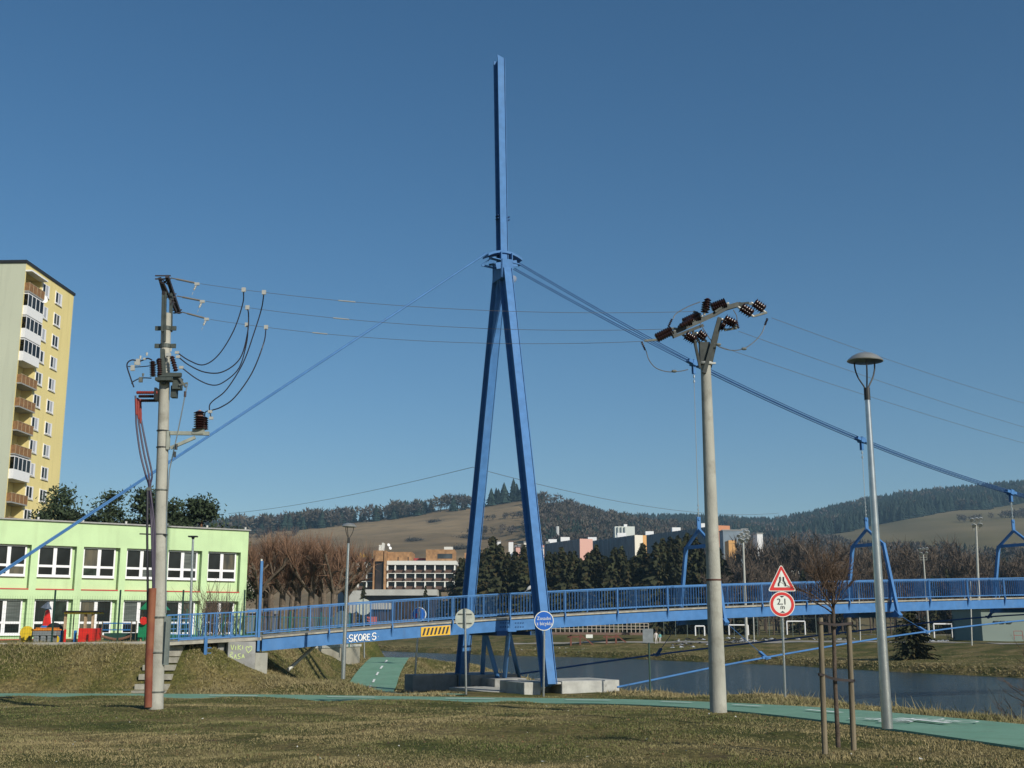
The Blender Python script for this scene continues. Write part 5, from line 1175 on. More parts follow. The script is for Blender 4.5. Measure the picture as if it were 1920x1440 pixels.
for i, (u, Y, H, lb) in enumerate(((385, 62, 2.9, 'leafless shrub standing nearest the flat-headed lamp by the school'), (410, 66, 3.4, 'tallest leafless shrub in front of the green school corner'), (440, 68, 2.6, 'leafless shrub at the right corner of the green school'))):
    shrub('bare_shrub', P(u, 1203, Y), H, .9, 20+i, 26, lb, grp='leafless shrubs by the school corner', w=.011)

# ---------------- apartment tower ----------------
YE = mat('yellow_render', (.74, .625, .27), .85, var=.04, scale=.15, stretch=(1, 1, 1)); GE = mat('pale_green_render', (.50, .53, .40), .9, var=.04, scale=.1)
streaks(YE, (.52, .43, .17), .4); streaks(GE, (.33, .35, .27), .4)
BC = mat('balcony_brown', (.25, .13, .05), .6, var=.2, scale=3); SHADE = mat('balcony_back', (.62, .50, .20), .9)
tc = Vector((-59.55, 137.9, 0)); TDX = Vector((.035, .9994, 0)).normalized(); TNX = Vector((TDX.y, -TDX.x, 0))   # TDX into the depth, TNX outwards to the right
TL = 14.6; TH = ZV(493, 137.9); FH = 2.86
def TP(x, d, z): q = tc+TDX*x+TNX*d; return Vector((q.x, q.y, z))
def tbox(mb, x0, x1, d0, d1, z0, z1): mb.box(TP((x0+x1)/2, (d0+d1)/2, (z0+z1)/2), (abs(x1-x0), abs(d1-d0), z1-z0), (TDX, TNX, Z3))
at = thing('apartment_tower', TP(7, -7, 0), 'tall yellow panel apartment tower with balconies behind the green school', 'apartment block')
m_ = MB(); RX0, RX1 = .25, 4.55
tbox(m_, .02, RX0, -1.35, 0, 0, TH); tbox(m_, RX1, TL, -1.35, 0, 0, TH); tbox(m_, .02, TL, -18, -1.36, 0, TH); tbox(m_, RX0, RX1, -1.35, -.0, TH-1.0, TH); m_.build('wall', YE, at)
m_ = MB(); tbox(m_, -.03, .018, -26, -.0, 0, TH-.01); m_.build('side_wall', GE, at)
m_ = MB(); tbox(m_, -.2, TL+.15, -26, .15, TH+.003, TH+.35); m_.build('roof', DARK, at)
glz = [0, 1, 1, 1, 0, 0, 0, 0, 1, 0, 0, 0, 0, 0]
def tower_window():
    w = empty('window', (0, 0, 0)); w.parent = at; f = MB(); g_ = MB(); W, H = 1.75, 1.5
    def lb(mb, x0, x1, d0, d1, a, b_): mb.box(TDX*((x0+x1)/2)+TNX*((d0+d1)/2)+Z3*((a+b_)/2), (x1-x0, d1-d0, b_-a), (TDX, TNX, Z3))
    for (x0, x1, a, b_) in ((0, .10, 0, H), (W-.1, W, 0, H), (.1, W-.1, 0, .1), (.1, W-.1, H-.1, H), (W/2-.06, W/2+.06, .1, H-.1)): lb(f, x0, x1, .0, .06, a, b_)
    lb(f, -.06, -.001, 0, .11, -.1, H+.05); lb(f, W+.001, W+.30, 0, .04, -.05, H+.05); lb(f, -.06, W+.3, 0, .16, -.16, -.101); fo = f.build('frame', FRAME); fo.parent = w
    for x0, x1 in ((.1, W/2-.06), (W/2+.06, W-.1)): p = MB(); lb(p, x0, x1, .01, .03, .1, H-.1); po = p.build('pane', GLASS if x0 < .5 else mat('curtained_glass', (.42, .43, .45), .3, var=.1)); po.parent = w
    return w
TW = tower_window(); tb_ = Vector(at['_w']); first = True
for f in range(14):
    z = TH-1.15-FH*(f+1)+.55
    if z < 2: break
    for x in (5.0, 8.9):
        o = TW if first else dup(TW, parent=at); first = False; o.location = TP(x, .002, z+.95)-tb_
        for ch in o.children:
            if ch.name.startswith('pane') and rg.random() < .35: ch.material_slots[0].link = 'OBJECT'; ch.material_slots[0].material = rg.choice([GLASS, BLIND, CURT])
    bz = z+.0
    b_ = MB(); tbox(b_, RX0-.1, RX1+.05, -1.3, .55, bz-.16, bz); bo = b_.build('balcony', WHITE if glz[f] else ROOFG, at)
    r_ = MB(); tbox(r_, RX0-.1, RX1+.05, .48, .55, bz+.001, bz+1.0); tbox(r_, RX0-.1, RX0-.04, 0, .479, bz+.001, bz+1.0); r_.build('parapet', WHITE if glz[f] else BC, bo, loc=tb_)
    if glz[f]:
        g2 = MB(); tbox(g2, RX0-.08, RX1+.03, .48, .53, bz+1.001, bz+2.45); g2.build('glazing', GLASS, bo, loc=tb_)
        g2 = MB()
        for x in np.linspace(RX0-.08, RX1-.02, 5): tbox(g2, x, x+.10, .531, .57, bz+1.0, bz+2.5)
        tbox(g2, RX0-.1, RX1+.05, .0, .56, bz+2.451, bz+2.56); g2.build('glazing_frame', FRAME, bo, loc=tb_)
    else:
        g2 = MB()
        for x in np.linspace(RX0, RX1-.06, 5): tbox(g2, x, x+.06, .551, .58, bz+.0, bz+1.04)
        tbox(g2, RX0-.1, RX1+.05, .45, .58, bz+1.001, bz+1.06); g2.build('rail', mat('tan_rail', (.42, .33, .2), .6), bo, loc=tb_)
        g2 = MB(); tbox(g2, RX0+.6, RX0+2.0, -1.34, -1.30, bz+.1, bz+2.2); g2.build('door', GLASS, bo, loc=tb_)
m_ = MB(); tbox(m_, RX0-.2, RX1+.2, -.2, .8, TH-1.05, TH-.86); m_.build('balcony_canopy', WHITE, at)
m_ = MB(); m_.lathe([(0, .55), (.12, .45), (.2, .1)], TP(4.5, .5, TH-3.3), (-.6, .5, -.2), 16); m_.build('satellite_dish', WHITE, at)
# ---------------- tree kinds ----------------
NEEDLE = leafmat('needles', (.034, .038, .015)); NEEDLE_P = leafmat('pine_needles', (.040, .058, .028)); TWIGM = leafmat('twig_mass', (.105, .080, .058)); TWIGR = leafmat('reddish_shoots', (.19, .112, .070))
FARC = leafmat('far_conifer', (.016, .030, .022)); FARD = leafmat('far_broadleaf', (.082, .072, .056))
def soup(V, tint, m, name, parent=None, nv=3): return npmesh(name, V, np.arange(len(V)), m, parent, tint=tint, nv=nv)
def trunk_obj(H, r, parent, frac=1.0, pts=None, name='trunk'):
    m_ = MB(); m_.tube(pts or [(0, 0, -.5), (0, 0, H*frac*.5), (0, 0, H*frac)], [r, r*.7, r*.15] if not pts else r, 8); return m_.build(name, BARK, parent, smooth=True)
def spruce(name, H, Rr, seed, dens=1.0):
    r = np.random.default_rng(seed); t = empty(name); trunk_obj(H, H*.014+.05, t, .97); V = []; C = []
    nl = int(30*dens)
    for i in range(nl):
        f = (i+.5)/nl; z = H*(.05+.94*f); R0 = Rr*(1-f)**.85*(.85+.3*r.random())+.12; nb = int(9+6*(1-f))
        for b_ in range(nb):
            zj_ = z+(r.random()-.5)*H*.05; a = r.random()*6.283; L = R0*(.45+.75*r.random()); dx, dy = math.cos(a), math.sin(a); tn = .55+.75*r.random(); base_t = np.array([1, 1, 1])*tn*(1+np.array([.35, 0, -.1])*(r.random() < .25))
            ns = 6
            for k in range(ns):
                s0 = L*(k/ns); s1 = L*((k+1.4)/ns); w = .06*H/10*(1-.45*k/ns)*(.7+.6*r.random())+.07
                zz0 = zj_-.38*s0+.10*s0*s0/max(L, .1)*.8; zz1 = zj_-.38*s1+.10*s1*s1/max(L, .1)*.8-.05
                j = (r.random(3)-.5)*.25
                V += [(dx*s0-dy*w*.7, dy*s0+dx*w*.7, zz0+j[0]), (dx*s1*1.0+dy*w+j[1], dy*s1-dx*w, zz1), (dx*s1-dy*w*.1, dy*s1+dx*w*.1+j[2], zz1-.30*w-.16*(1+r.random()))]
                C += [base_t*(.8+.4*r.random())]*3
    soup(np.array(V), np.array(C), NEEDLE, 'crown', t); return t
def bare(name, H, Rr, seed, n=900, m=None, clear=.22, up=.5, thick=.05, trunk_r=None):
    """leafless tree: trunk, limbs, then a mass of thin twigs"""
    r = np.random.default_rng(seed); t = empty(name); tm = MB(); rd = random.Random(seed); tips = []
    tr_r = trunk_r or H*.018
    def limb(p, d, L, rr, lv):
        pts = [p]; dd = d.copy()
        for i in range(4): dd = (dd+Vector((rd.gauss(0, .13), rd.gauss(0, .13), .07))).normalized(); pts.append(pts[-1]+dd*L/4)
        tm.tube(pts, [rr, rr*.85, rr*.7, rr*.55, rr*.35], 5, cap=False)
        for i in range(1, 5): tips.append((pts[i], dd, lv))
        if lv > 0:
            for _ in range(4): i = rd.randint(1, 4); a = (dd+Vector((rd.gauss(0, .6), rd.gauss(0, .6), rd.gauss(.1, .3)))).normalized(); limb(pts[i], a, L*rd.uniform(.45, .7), rr*.5, lv-1)
    top = Vector((0, 0, H*.85)); tm.tube([(0, 0, -.5), (0, 0, H*.3), top], [tr_r, tr_r*.75, tr_r*.2], 7, cap=False)
    for i in range(11):
        f = clear+(.8-clear)*i/10; a = i*2.4+rd.random(); el = R(rd.uniform(25, 60)); limb(Vector((0, 0, H*f)), Vector((math.cos(a)*math.cos(el), math.sin(a)*math.cos(el), math.sin(el))), Rr*(1.0-.5*abs(f-.45))*rd.uniform(.6, .9), tr_r*.4, 2)
    tm.build('trunk', BARK, t); V = []; C = []
    for _ in range(n):
        p, d, lv = tips[rd.randrange(len(tips))]; q = np.array(p)+r.normal(0, .10, 3)*Rr*.35; dv = np.array(d)*.5+r.normal(0, .5, 3)+np.array([0, 0, up]); dv /= np.linalg.norm(dv); L = H*.12*(.5+r.random()); sd = np.cross(dv, r.normal(0, 1, 3)); sd /= np.linalg.norm(sd)+1e-6; w = thick*(.5+r.random())
        V += [q-sd*w/2, q+sd*w/2, q+dv*L]; c = .6+.8*r.random(); C += [np.array([c, c, c])]*3
    soup(np.array(V), np.array(C), m or TWIGM, 'crown', t); return t
def place(t0, used, loc, label=None, rz=0, sc=1.0, group=None, cat='tree'):
    o = t0 if not used.get(t0.name) else dup(t0); used[t0.name] = True; o.location = loc; o.rotation_euler = (0, 0, rz); o.scale = sc if hasattr(sc, '__len__') else (sc, sc, sc); tag(o, label, cat, group); return o
used = {}; rt = random.Random(77)
ORD = ['leftmost', 'second', 'third', 'fourth', 'fifth', 'sixth', 'seventh', 'eighth', 'ninth', 'tenth', 'eleventh', 'twelfth', 'thirteenth', 'fourteenth', 'fifteenth']
def relabel(items, noun, segs):
    """items: (u, object); segs: (u0, u1, phrase)"""
    for u0, u1, ph_ in segs:
        L_ = sorted([q for q in items if u0 <= q[0] < u1], key=lambda q: q[0])
        for k, (u, o) in enumerate(L_): o['label'] = ((ORD[min(k, 14)]+' ') if len(L_) > 1 else '')+noun+' '+ph_
# spruce row behind the river
SPR = [spruce('spruce', 10, 2.4, s, 1.5) for s in (1, 2, 3, 4)]
def ztop_u(us, vs_, u): return float(np.interp(u, us, vs_))
TU = [868, 885, 905, 925, 945, 975, 1000, 1040, 1060, 1100, 1130, 1160, 1200, 1215, 1250, 1270, 1300, 1330]
TV = [1046, 1034, 1020, 1012, 1026, 1028, 1022, 1024, 1018, 1032, 1024, 1026, 1024, 1022, 1014, 1004, 1006, 1018]
i_ = 0; SP_ = {0: [], 1: []}
for row, (Y0, du, off) in enumerate(((265, 14, 0), (280, 15, 6))):
    u = 864+off
    while u < (1336 if row == 0 else 1350):
        Y = Y0+rt.uniform(-6, 6); v = ztop_u(TU, TV, u)+rt.choice([-6, -2, 0, 4, 9, 18, 30])+row*2; p = P(u, v, Y); z0 = gz(p.x, Y); H = p.z-z0
        o = place(SPR[i_ % 4], used, (p.x, Y, z0), 'tall dark spruce in the dense row beyond the river' if row == 0 else 'dark spruce in the second line behind the spruce row', rt.uniform(0, 6), (H/10*1.5*rt.uniform(.85, 1.15), H/10*1.5, H/10), 'spruces in the row beyond the river'); SP_[row].append((u, o)); i_ += 1; u += du*rt.uniform(.8, 1.2)
SEG = [(0, 905, 'behind the far pylon leg'), (905, 1000, 'seen between the two pylon legs'), (1000, 1080, 'just right of the near pylon leg'), (1080, 1125, 'below the pink gable'), (1125, 1185, 'between the pink and the cream gables'), (1185, 1225, 'below the cream and orange gable'), (1225, 1285, 'left of the first hanger frame'), (1285, 3000, 'behind the first hanger frame and the concrete pole')]
relabel(SP_[0], 'tall front spruce of the row', SEG); relabel(SP_[1], 'spruce top of the second line', SEG)
# single spruces with their own words
for (u, vt, vb, Y, w_, lb) in ((1704, 1118, 1204, 118, 1.5, 'bushy dark spruce standing alone on the far bank top under the bridge'), (798, 1098, 1150, 330, .8, 'small dark conifer in front of the white hotel wing'), (826, 1110, 1155, 330, .8, 'second small conifer nearer the pylon in front of the hotel'), (682, 1092, 1135, 300, .7, 'thin young conifer by the left part of the hotel')):
    z0 = gz(P(u, vb, Y).x, Y); p = P(u, vt, Y); H = p.z-z0; place(SPR[i_ % 4], used, (p.x, Y, z0), lb, 1.0, (H/10*w_, H/10*w_, H/10)); i_ += 1
# trees right of the concrete pole: bare thicket and some spruces
BR_ = [bare('bare_tree', 10, 4.2, 50+s, 1500, up=.45, thick=.12) for s in range(4)]
i_ = 0; BT_ = {0: [], 1: [], 2: []}; CT_ = []
for row, (Y0, u0, u1, du, vt) in enumerate(((250, 1345, 1990, 27, 1098), (300, 1338, 1990, 24, 1070), (370, 1332, 1990, 24, 1046))):
    u = u0
    while u < u1:
        Y = Y0+rt.uniform(-12, 12); v = vt+rt.uniform(-12, 12)+(10 if 1620 < u < 1840 and row > 1 else 0); p = P(u, v, Y); z0 = gz(p.x, Y); H = p.z-z0
        con = rt.random() < (.16 if row < 1 else .34)
        if con: o = place(SPR[i_ % 4], used, (p.x, Y, z0), 'dark spruce among the leafless trees on the right beyond the river', rt.uniform(0, 6), (H/10*1.1, H/10*1.1, H/10), 'evergreens among the bare wood')
        else: o = place(BR_[i_ % 4], used, (p.x, Y, z0), 'brown leafless tree in the wood right of the spruce row', rt.uniform(0, 6), (H/10*rt.uniform(.8, 1.0), H/10*.9, H/10), 'leafless trees beyond the river')
        (CT_ if con else BT_[row]).append((u, o)); i_ += 1; u += du*rt.uniform(.8, 1.2)
SEG2 = [(0, 1400, 'just right of the concrete pole'), (1400, 1500, 'behind the warning triangle'), (1500, 1600, 'behind the young tree'), (1600, 1690, 'behind the second hanger frame'), (1690, 1790, 'around the short floodlight mast'), (1790, 1870, 'around the tall floodlight mast'), (1870, 3000, 'at the right edge')]
for k_, nn in ((0, 'front leafless tree'), (1, 'leafless tree of the middle row'), (2, 'leafless tree of the back row')): relabel(BT_[k_], nn, SEG2)
relabel(CT_, 'dark spruce among the bare wood', SEG2)
# row of pollarded limes behind the bridge start
def pollard(seed):
    rd = random.Random(seed); t = empty('pollarded_lime'); tm = MB(); H = 8.6; V = []; C = []; r = np.random.default_rng(seed)
    tm.tube([(0, 0, -.5), (.05, 0, 1.4), (0, .05, 2.9)], [.30, .22, .20], 9, cap=False)
    kn = []
    for i in range(8):
        a = i*.785+rd.uniform(-.3, .3); el = R(rd.uniform(30, 75)); L = rd.uniform(1.6, 3.6); d = Vector((math.cos(a)*math.cos(el), math.sin(a)*math.cos(el), math.sin(el))); p = Vector((0, 0, 2.7)); pts = [p]
        for k in range(4): d = (d+Vector((rd.gauss(0, .22), rd.gauss(0, .22), .12))).normalized(); pts.append(pts[-1]+d*L/4); kn.append(pts[-1])
        tm.tube(pts, [.12, .10, .08, .075, .09], 6, cap=False); kn.append(pts[-1]); kn.append(pts[-1])
        for k in (2, 3):
            d2 = (d+Vector((rd.gauss(0, .8), rd.gauss(0, .8), .1))).normalized(); q = pts[k]+d2*rd.uniform(.6, 1.3); tm.tube([pts[k], pts[k].lerp(q, .5)+Z3*.08, q], [.06, .05, .055], 5, cap=False); kn.append(q)
    tm.build('trunk', mat('lime_bark', (.13, .10, .07), .9, var=.3, scale=6), t)
    for _ in range(1500):
        p = np.array(kn[rd.randrange(len(kn))]); dv = np.array([0, 0, rd.uniform(.3, 1.3)])+r.normal(0, .42, 3); dv /= np.linalg.norm(dv); L = rd.uniform(.5, 2.1)*(1.0 if dv[2] > .5 else .5); sd = np.cross(dv, r.normal(0, 1, 3)); sd /= np.linalg.norm(sd)+1e-6; w = .035
        V += [p-sd*w/2, p+sd*w/2, p+dv*L]; c = .55+.9*r.random(); C += [np.array([c, c, c])]*3
    soup(np.array(V), np.array(C), TWIGR, 'crown', t); return t
PL = [pollard(s) for s in (5, 6, 7)]
for j, (u, Y, k) in enumerate(((482, 92, .98), (505, 104, 1.05), (528, 94, .98), (556, 106, 1.1), (580, 93, 1.0), (604, 104, 1.06), (624, 92, .92), (648, 108, 1.0), (545, 120, 1.1), (495, 122, 1.1), (600, 122, 1.1))):
    p = P(u, 1195, Y); place(PL[j % 3], used, (p.x, Y, max(gz(p.x, Y), -.2)), ORD[[0, 2, 3, 5, 6, 8, 9, 10, 4, 1, 7][j]]+' pollarded lime from the left in the row behind the bridge start', j*1.3, k*1.19, 'pollarded limes behind the bridge start')
# pines behind the school
def pine(seed, H, W, lab, u, v, Y):
    rd = random.Random(seed); r = np.random.default_rng(seed); p = P(u, v, Y); z0 = .2; H = p.z-z0; t = thing('pine_tree', (p.x, Y, z0), lab, 'tree', 'pines behind the school'); tm = MB(); V = []; C = []
    tm.tube([(0, 0, -.5), (rd.uniform(-.4, .4), 0, H*.5), (rd.uniform(-.5, .5), 0, H*.92)], [.28, .2, .05], 8); 
    for i in range(int(46*W/4)):
        f = rd.uniform(.35, 1.0); a = rd.uniform(0, 6.283); rr = W*(1-max(0, f-.55)*1.75)*rd.uniform(.25, 1.0); c = Vector((math.cos(a)*rr, math.sin(a)*rr, H*f*.97)); tm.tube([(0, 0, max(H*f-rr*.6, H*.2)), c*.6+Vector((0, 0, (H*f)*.38)), c], [.07, .05, .02], 4, cap=False)
        sz = rd.uniform(.55, 1.05); tn = .6+.75*rd.random()
        for _ in range(150):
            q = np.array(c)+r.normal(0, 1, 3)*np.array([sz*.62, sz*.62, sz*.36]); dv = r.normal(0, 1, 3)+np.array([0, 0, .5]); dv /= np.linalg.norm(dv); sd = np.cross(dv, r.normal(0, 1, 3)); sd /= np.linalg.norm(sd)+1e-6; L = .30; w = .10
            V += [q-sd*w, q+sd*w, q+dv*L]; k = tn*(.75+.5*r.random()); C += [np.array([k, k, k])]*3
    m_ = tm.build('trunk', mat('pine_bark', (.16, .085, .045), .9, var=.3, scale=4), t, loc=(0, 0, 0)); soup(np.array(V), np.array(C), NEEDLE_P, 'crown', t); return t
for j, (u, v, Y, W, lb) in enumerate(((122, 905, 100, 2.7, 'tallest pine behind the school, touching the yellow tower'), (76, 960, 98, 2.0, 'small pine in front of the yellow tower at its foot'), (165, 958, 104, 1.6, 'narrow pine between the two tallest behind the school'), (208, 922, 102, 2.2, 'broad pine behind the school left of the leaning pole'), (243, 962, 106, 1.6, 'low pine top just left of the leaning pole'), (276, 920, 100, 2.0, 'pine partly hidden by the leaning concrete pole'), (330, 940, 98, 2.8, 'dense pine just right of the leaning concrete pole'), (380, 936, 99, 3.1, 'rightmost broad pine with a bare orange branch'), (300, 968, 112, 2.2, 'pine in the gap behind the leaning pole'), (440, 985, 120, 2.4, 'low pine showing over the right roof end of the school'))):
    pine(100+j, 0, W, lb, u, v, Y)

# ---------------- hill woods ----------------
def tmpl_con(seed):
    r = np.random.default_rng(seed); V = []; C = []
    for i in range(7):
        z0 = .05+.13*i; z1 = z0+.30; R0 = .33*(1-i/7.6); n = 8; a0 = r.random()*6
        for k in range(n):
            a, b_ = a0+k*6.283/n, a0+(k+1)*6.283/n; rr = R0*(.75+.5*r.random()); V += [(math.cos(a)*rr, math.sin(a)*rr, z0-.04*r.random()), (math.cos(b_)*rr*.9, math.sin(b_)*rr*.9, z0), (0, 0, min(z1, 1))]; c = .7+.6*r.random(); C += [[c]*3]*3
    return np.array(V), np.array(C)
def tmpl_dec(seed):
    r = np.random.default_rng(seed); V = []; C = []
    for _ in range(75):
        d = r.normal(0, 1, 3); d /= np.linalg.norm(d); p = d*np.array([.33, .33, .36])*(.5+.55*r.random())+np.array([0, 0, .62]); dv = d*.6+r.normal(0, .4, 3)+np.array([0, 0, .5]); dv /= np.linalg.norm(dv); sd = np.cross(dv, r.normal(0, 1, 3)); sd /= np.linalg.norm(sd)+1e-6; L = .20; w = .045
        V += [p-sd*w, p+sd*w, p+dv*L]; c = .6+.8*r.random(); C += [[c]*3]*3
    for k in range(3): V += [(-.02, 0, 0), (.02, 0, 0), (.1*(k-1), 0, .6)]; C += [[.5]*3]*3
    return np.array(V), np.array(C)
TC = [tmpl_con(s) for s in range(4)]; TD = [tmpl_dec(s+9) for s in range(4)]
def wood(name, hp, n, us, ss, test, label, seed):
    r = np.random.default_rng(seed); out = {0: ([], []), 1: ([], [])}
    for _ in range(n):
        u = r.uniform(*us); s = ss[0]+(ss[1]-ss[0])*r.random()**.8; p = hp(u, s); v = PIX(*p)[1]; k = test(u, v, s, r)
        if not k: continue
        kind, H = k; V, C = (TC if kind == 0 else TD)[r.integers(4)]; a = r.random()*6.283; H *= .75+.5*r.random(); w = H*(.85+.3*r.random())*(1.0 if kind == 0 else 1.15)
        X = np.stack([(V[:, 0]*math.cos(a)-V[:, 1]*math.sin(a))*w+p.x, (V[:, 0]*math.sin(a)+V[:, 1]*math.cos(a))*w+p.y, V[:, 2]*H+p.z-.5], 1)
        tn = np.array([1, 1, 1])*(.7+.6*r.random())
        if kind == 1: tn = tn*np.array([1, .92+.1*r.random(), .85+.25*r.random()])
        out[kind][0].append(X); out[kind][1].append(C*tn)
    for kind, m, nm, lb in ((0, FARC, name+'_conifers', 'dark conifers '+label), (1, FARD, name+'_bare_trees', 'grey-brown leafless trees '+label)):
        if out[kind][0]: o = soup(np.concatenate(out[kind][0]), np.concatenate(out[kind][1]), m, nm); tag(o, lb, 'woods', kind='stuff')
rA = lambda u: float(np.interp(u, [p[0] for p in RA], [p[1] for p in RA]))
def tA(u, v, s, r):
    if u < 640 and s > .93: return (0 if r.random() < .5 else 1, 17)
    if 640 <= u < 885 and s > .955: return (0 if r.random() < .30 else 1, 16)
    if u < 560 and abs(v-(rA(u)+16)) < 3 and r.random() < .6: return (1, 8)
    if 838 < u < 875 and s > .975: return (0, 20)
    if 895 < u < 990 and s > .985: return (0 if r.random() < .85 else 1, 23)
    if 895 < u < 1000 and abs(v-(976-(u-900)*.06)) < 1.6: return (1, 6)
    if 880 < u < 1000 and abs(v-1003+(u-900)*.05) < 3.5 and r.random() < .5: return (1, 7)
    if u > 990:
        if 1000 < u < 1055 and 950 < v < 962: return None
        if 1000 < u < 1030 and 962 < v < 975 and r.random() < .6: return None
        lim = 1045 if u < 1110 else 1060
        if v < lim:
            a = (v-(975+(u-1150)*.20))
            if 1145 < u < 1250 and abs(a) < 5: return None
            return (0 if r.random() < (.22 if v < 1000 and u < 1180 else .5) else 1, 13)
    return None
wood('near_hill_woods', hA, 9500, (-200, 1650), (.35, 1.0), tA, 'on the ridge and flank of the near hill', 1)
LBx = [1300, 1350, 1450, 1560, 1600, 1640, 1700, 1790, 1850, 1920, 2100]; LBv = [1100, 1060, 1030, 1003, 996, 985, 974, 957, 956, 943, 930]
def tB(u, v, s, r):
    L = float(np.interp(u, LBx, LBv)); M = float(np.interp(u, [1500, 1600, 1640, 1700, 1800, 1920, 2100], [1012, 1030, 1041, 1038, 1042, 1052, 1056]))
    if v < L: return (0 if r.random() < .955 else 1, 21)
    if u > 1625 and L+21 < v < L+29 and not (1690 < u < 1702): return (1, 9)
    if v > M: return (0 if r.random() < .22 else 1, 13) if r.random() < .85 else None
    return None
wood('far_hill_woods', hB, 12000, (1080, 2150), (.55, 1.0), tB, 'covering the far hill on the right', 2)
def tC(u, v, s, r):
    M = float(np.interp(u, [1100, 1500, 1600, 1640, 1700, 1800, 1920, 2100], [1020, 1012, 1030, 1041, 1038, 1042, 1052, 1056]))
    if v < M: return None
    return (0 if r.random() < .22 else 1, 11)
wood('lower_woods', hB, 4200, (1280, 2150), (.02, .6), tC, 'on the lower slope beyond the playing field', 3)
# single dark bushes on the brown meadow
for j, (u, v, w_, h_) in enumerate(((815, 979, 16, 6), (777, 1015, 18, 8), (640, 985, 8, 4), (880, 1010, 30, 10), (905, 1012, 20, 8), (865, 1030, 22, 10))):
    best = min((abs(PIX(*hA(u, s))[1]-v), s) for s in np.linspace(.3, .99, 140))[1]; p = hA(u, best); k = p.y/F_PX; r = np.random.default_rng(j); V = []; C = []
    for _ in range(420):
        q = r.normal(0, .38, 3)*np.array([w_*k, w_*k*.6, h_*k*.7]); q[2] = abs(q[2]); dv = r.normal(0, 1, 3)+np.array([0, 0, .6]); dv /= np.linalg.norm(dv); sd = np.cross(dv, r.normal(0, 1, 3)); sd /= np.linalg.norm(sd); V += [q-sd*.4, q+sd*.4, q+dv*2.2]; c = .5+.7*r.random(); C += [[c]*3]*3
    o = soup(np.array(V), np.array(C), FARD, 'hillside_bush'); o.location = p; tag(o, ['dark round bush on the upper meadow under the ridge', 'dark bush on the middle of the meadow above the hotel roof', 'small dark bush near the ridge woods above the lamp', 'wide bush on the meadow by the left pylon leg', 'bush right of the left pylon leg on the meadow', 'low thicket at the meadow foot left of the pylon'][j], 'bush', 'bushes on the meadow')

# ---------------- hotel ----------------
HY = 400
HB = mat('hotel_brown', (.36, .20, .09), .85, var=.25, scale=.8); HD = mat('hotel_dark', (.035, .026, .022), .5, var=.5, scale=.35); HWm = mat('hotel_white', (.66, .66, .60), .8, var=.04); HG = mat('hotel_glass', (.05, .06, .065), .25, var=.5, scale=.3); HRM = mat('hotel_balcony', (.10, .055, .035), .7, var=.2)
ht = thing('hotel', P(760, 1150, HY), 'long brown and white hotel block with rows of balconies below the meadow', 'hotel')
def hb(name, m, u0, u1, v0, v1, d0, d1, parent=None):
    m_ = MB(); p, q = P(u0, v1, HY), P(u1, v0, HY); m_.b6(p.x, q.x, HY+d0, HY+d1, p.z, q.z); return m_.build(name, m, parent or ht, loc=ht['_w'])
hb('wall', HD, 668, 856, 1058, 1108, 3, 16)
hb('white_band', HWm, 664, 699.5, 1054, 1061, -.2, 16); hb('white_band', HWm, 725.5, 856, 1051.5, 1059, -.2, 16)
for v in (1075, 1090.3): hb('floor_edge', HWm, 671, 699, v-.7, v+.5, .3, 2.9); hb('floor_edge', HWm, 726, 856, v-.7, v+.5, .3, 2.9)
for (u0, u1) in ((671, 699), (726, 856)):
    for v in (1068.2, 1083.5, 1099): hb('balcony_front', HRM, u0, u1, v, v+6, .4, .7)
for u in (671, 687.5, 726.5, 741, 760, 778.5, 797, 815.5, 834, 852.5):
    for v0, v1 in ((1059.2, 1074), (1075.8, 1089.4), (1091, 1105.5)):
        m_ = MB(); p, q = P(u-1.3, v1, HY), P(u+1.2, v0, HY); a0, a1 = HY-.9, HY+2.9
        m_.add([(p.x, a0, p.z+.8), (q.x, a0, p.z+.8), (q.x, HY+.2, q.z), (p.x, HY+.2, q.z), (p.x, a1, p.z), (q.x, a1, p.z), (q.x, a1, q.z), (p.x, a1, q.z)], [(0, 1, 2, 3), (0, 4, 5, 1), (1, 5, 6, 2), (2, 6, 7, 3), (3, 7, 4, 0)]); m_.build('balcony_fin', HWm, ht, loc=ht['_w'])
for v in (1067, 1082.5, 1098): hb('window_band', HG, 672, 699, v-5.5, v+1, 2.6, 2.99); hb('window_band', HG, 727, 855, v-5.5, v+1, 2.6, 2.99)
hb('stair_tower', HB, 700, 704.3, 1033, 1106, -2.5, 10); hb('stair_tower', HB, 720.3, 725.3, 1033, 1106, -2.5, 10); hb('stair_tower', HB, 704.4, 720.2, 1033, 1053, -2.5, 10); hb('tower_glass', HD, 704.4, 720.2, 1053.1, 1106, -1.6, 10)
hb('roof_block', HB, 725.4, 772, 1034.5, 1052, 1, 14); hb('roof_block', HB, 798, 852, 1030, 1051, 1, 14); hb('roof_block_window', HG, 820, 848, 1038, 1047, .9, .99); hb('roof_block', HB, 866, 908, 1030, 1062, 20, 34)
for u in (746, 765): hb('slot', HD, u-.9, u+.9, 1044, 1052, .9, .99)
hb('red_roof', mat('hotel_red', (.34, .055, .05), .7), 655, 700, 1045, 1051, 8, 20); hb('red_roof', mat('hotel_red', (0, 0, 0)), 772.2, 797.8, 1044, 1050, 8, 20)
hb('chimney', HWm, 709, 714.5, 1021, 1032.9, 2, 6); hb('chimney', HWm, 714.6, 718.2, 1017, 1032.9, 2, 6); hb('roof_unit', HWm, 832, 848, 1024.5, 1029.9, 2, 6)
for u, v in ((728.5, 1022), (731.5, 1028)):
    m_ = MB(); m_.lathe([(0, .35), (.15, .55), (.2, .1)], P(u, v, HY+3), (.5, -.7, .3), 10); m_.build('dish', WHITE, ht, loc=ht['_w'])
m_ = MB()
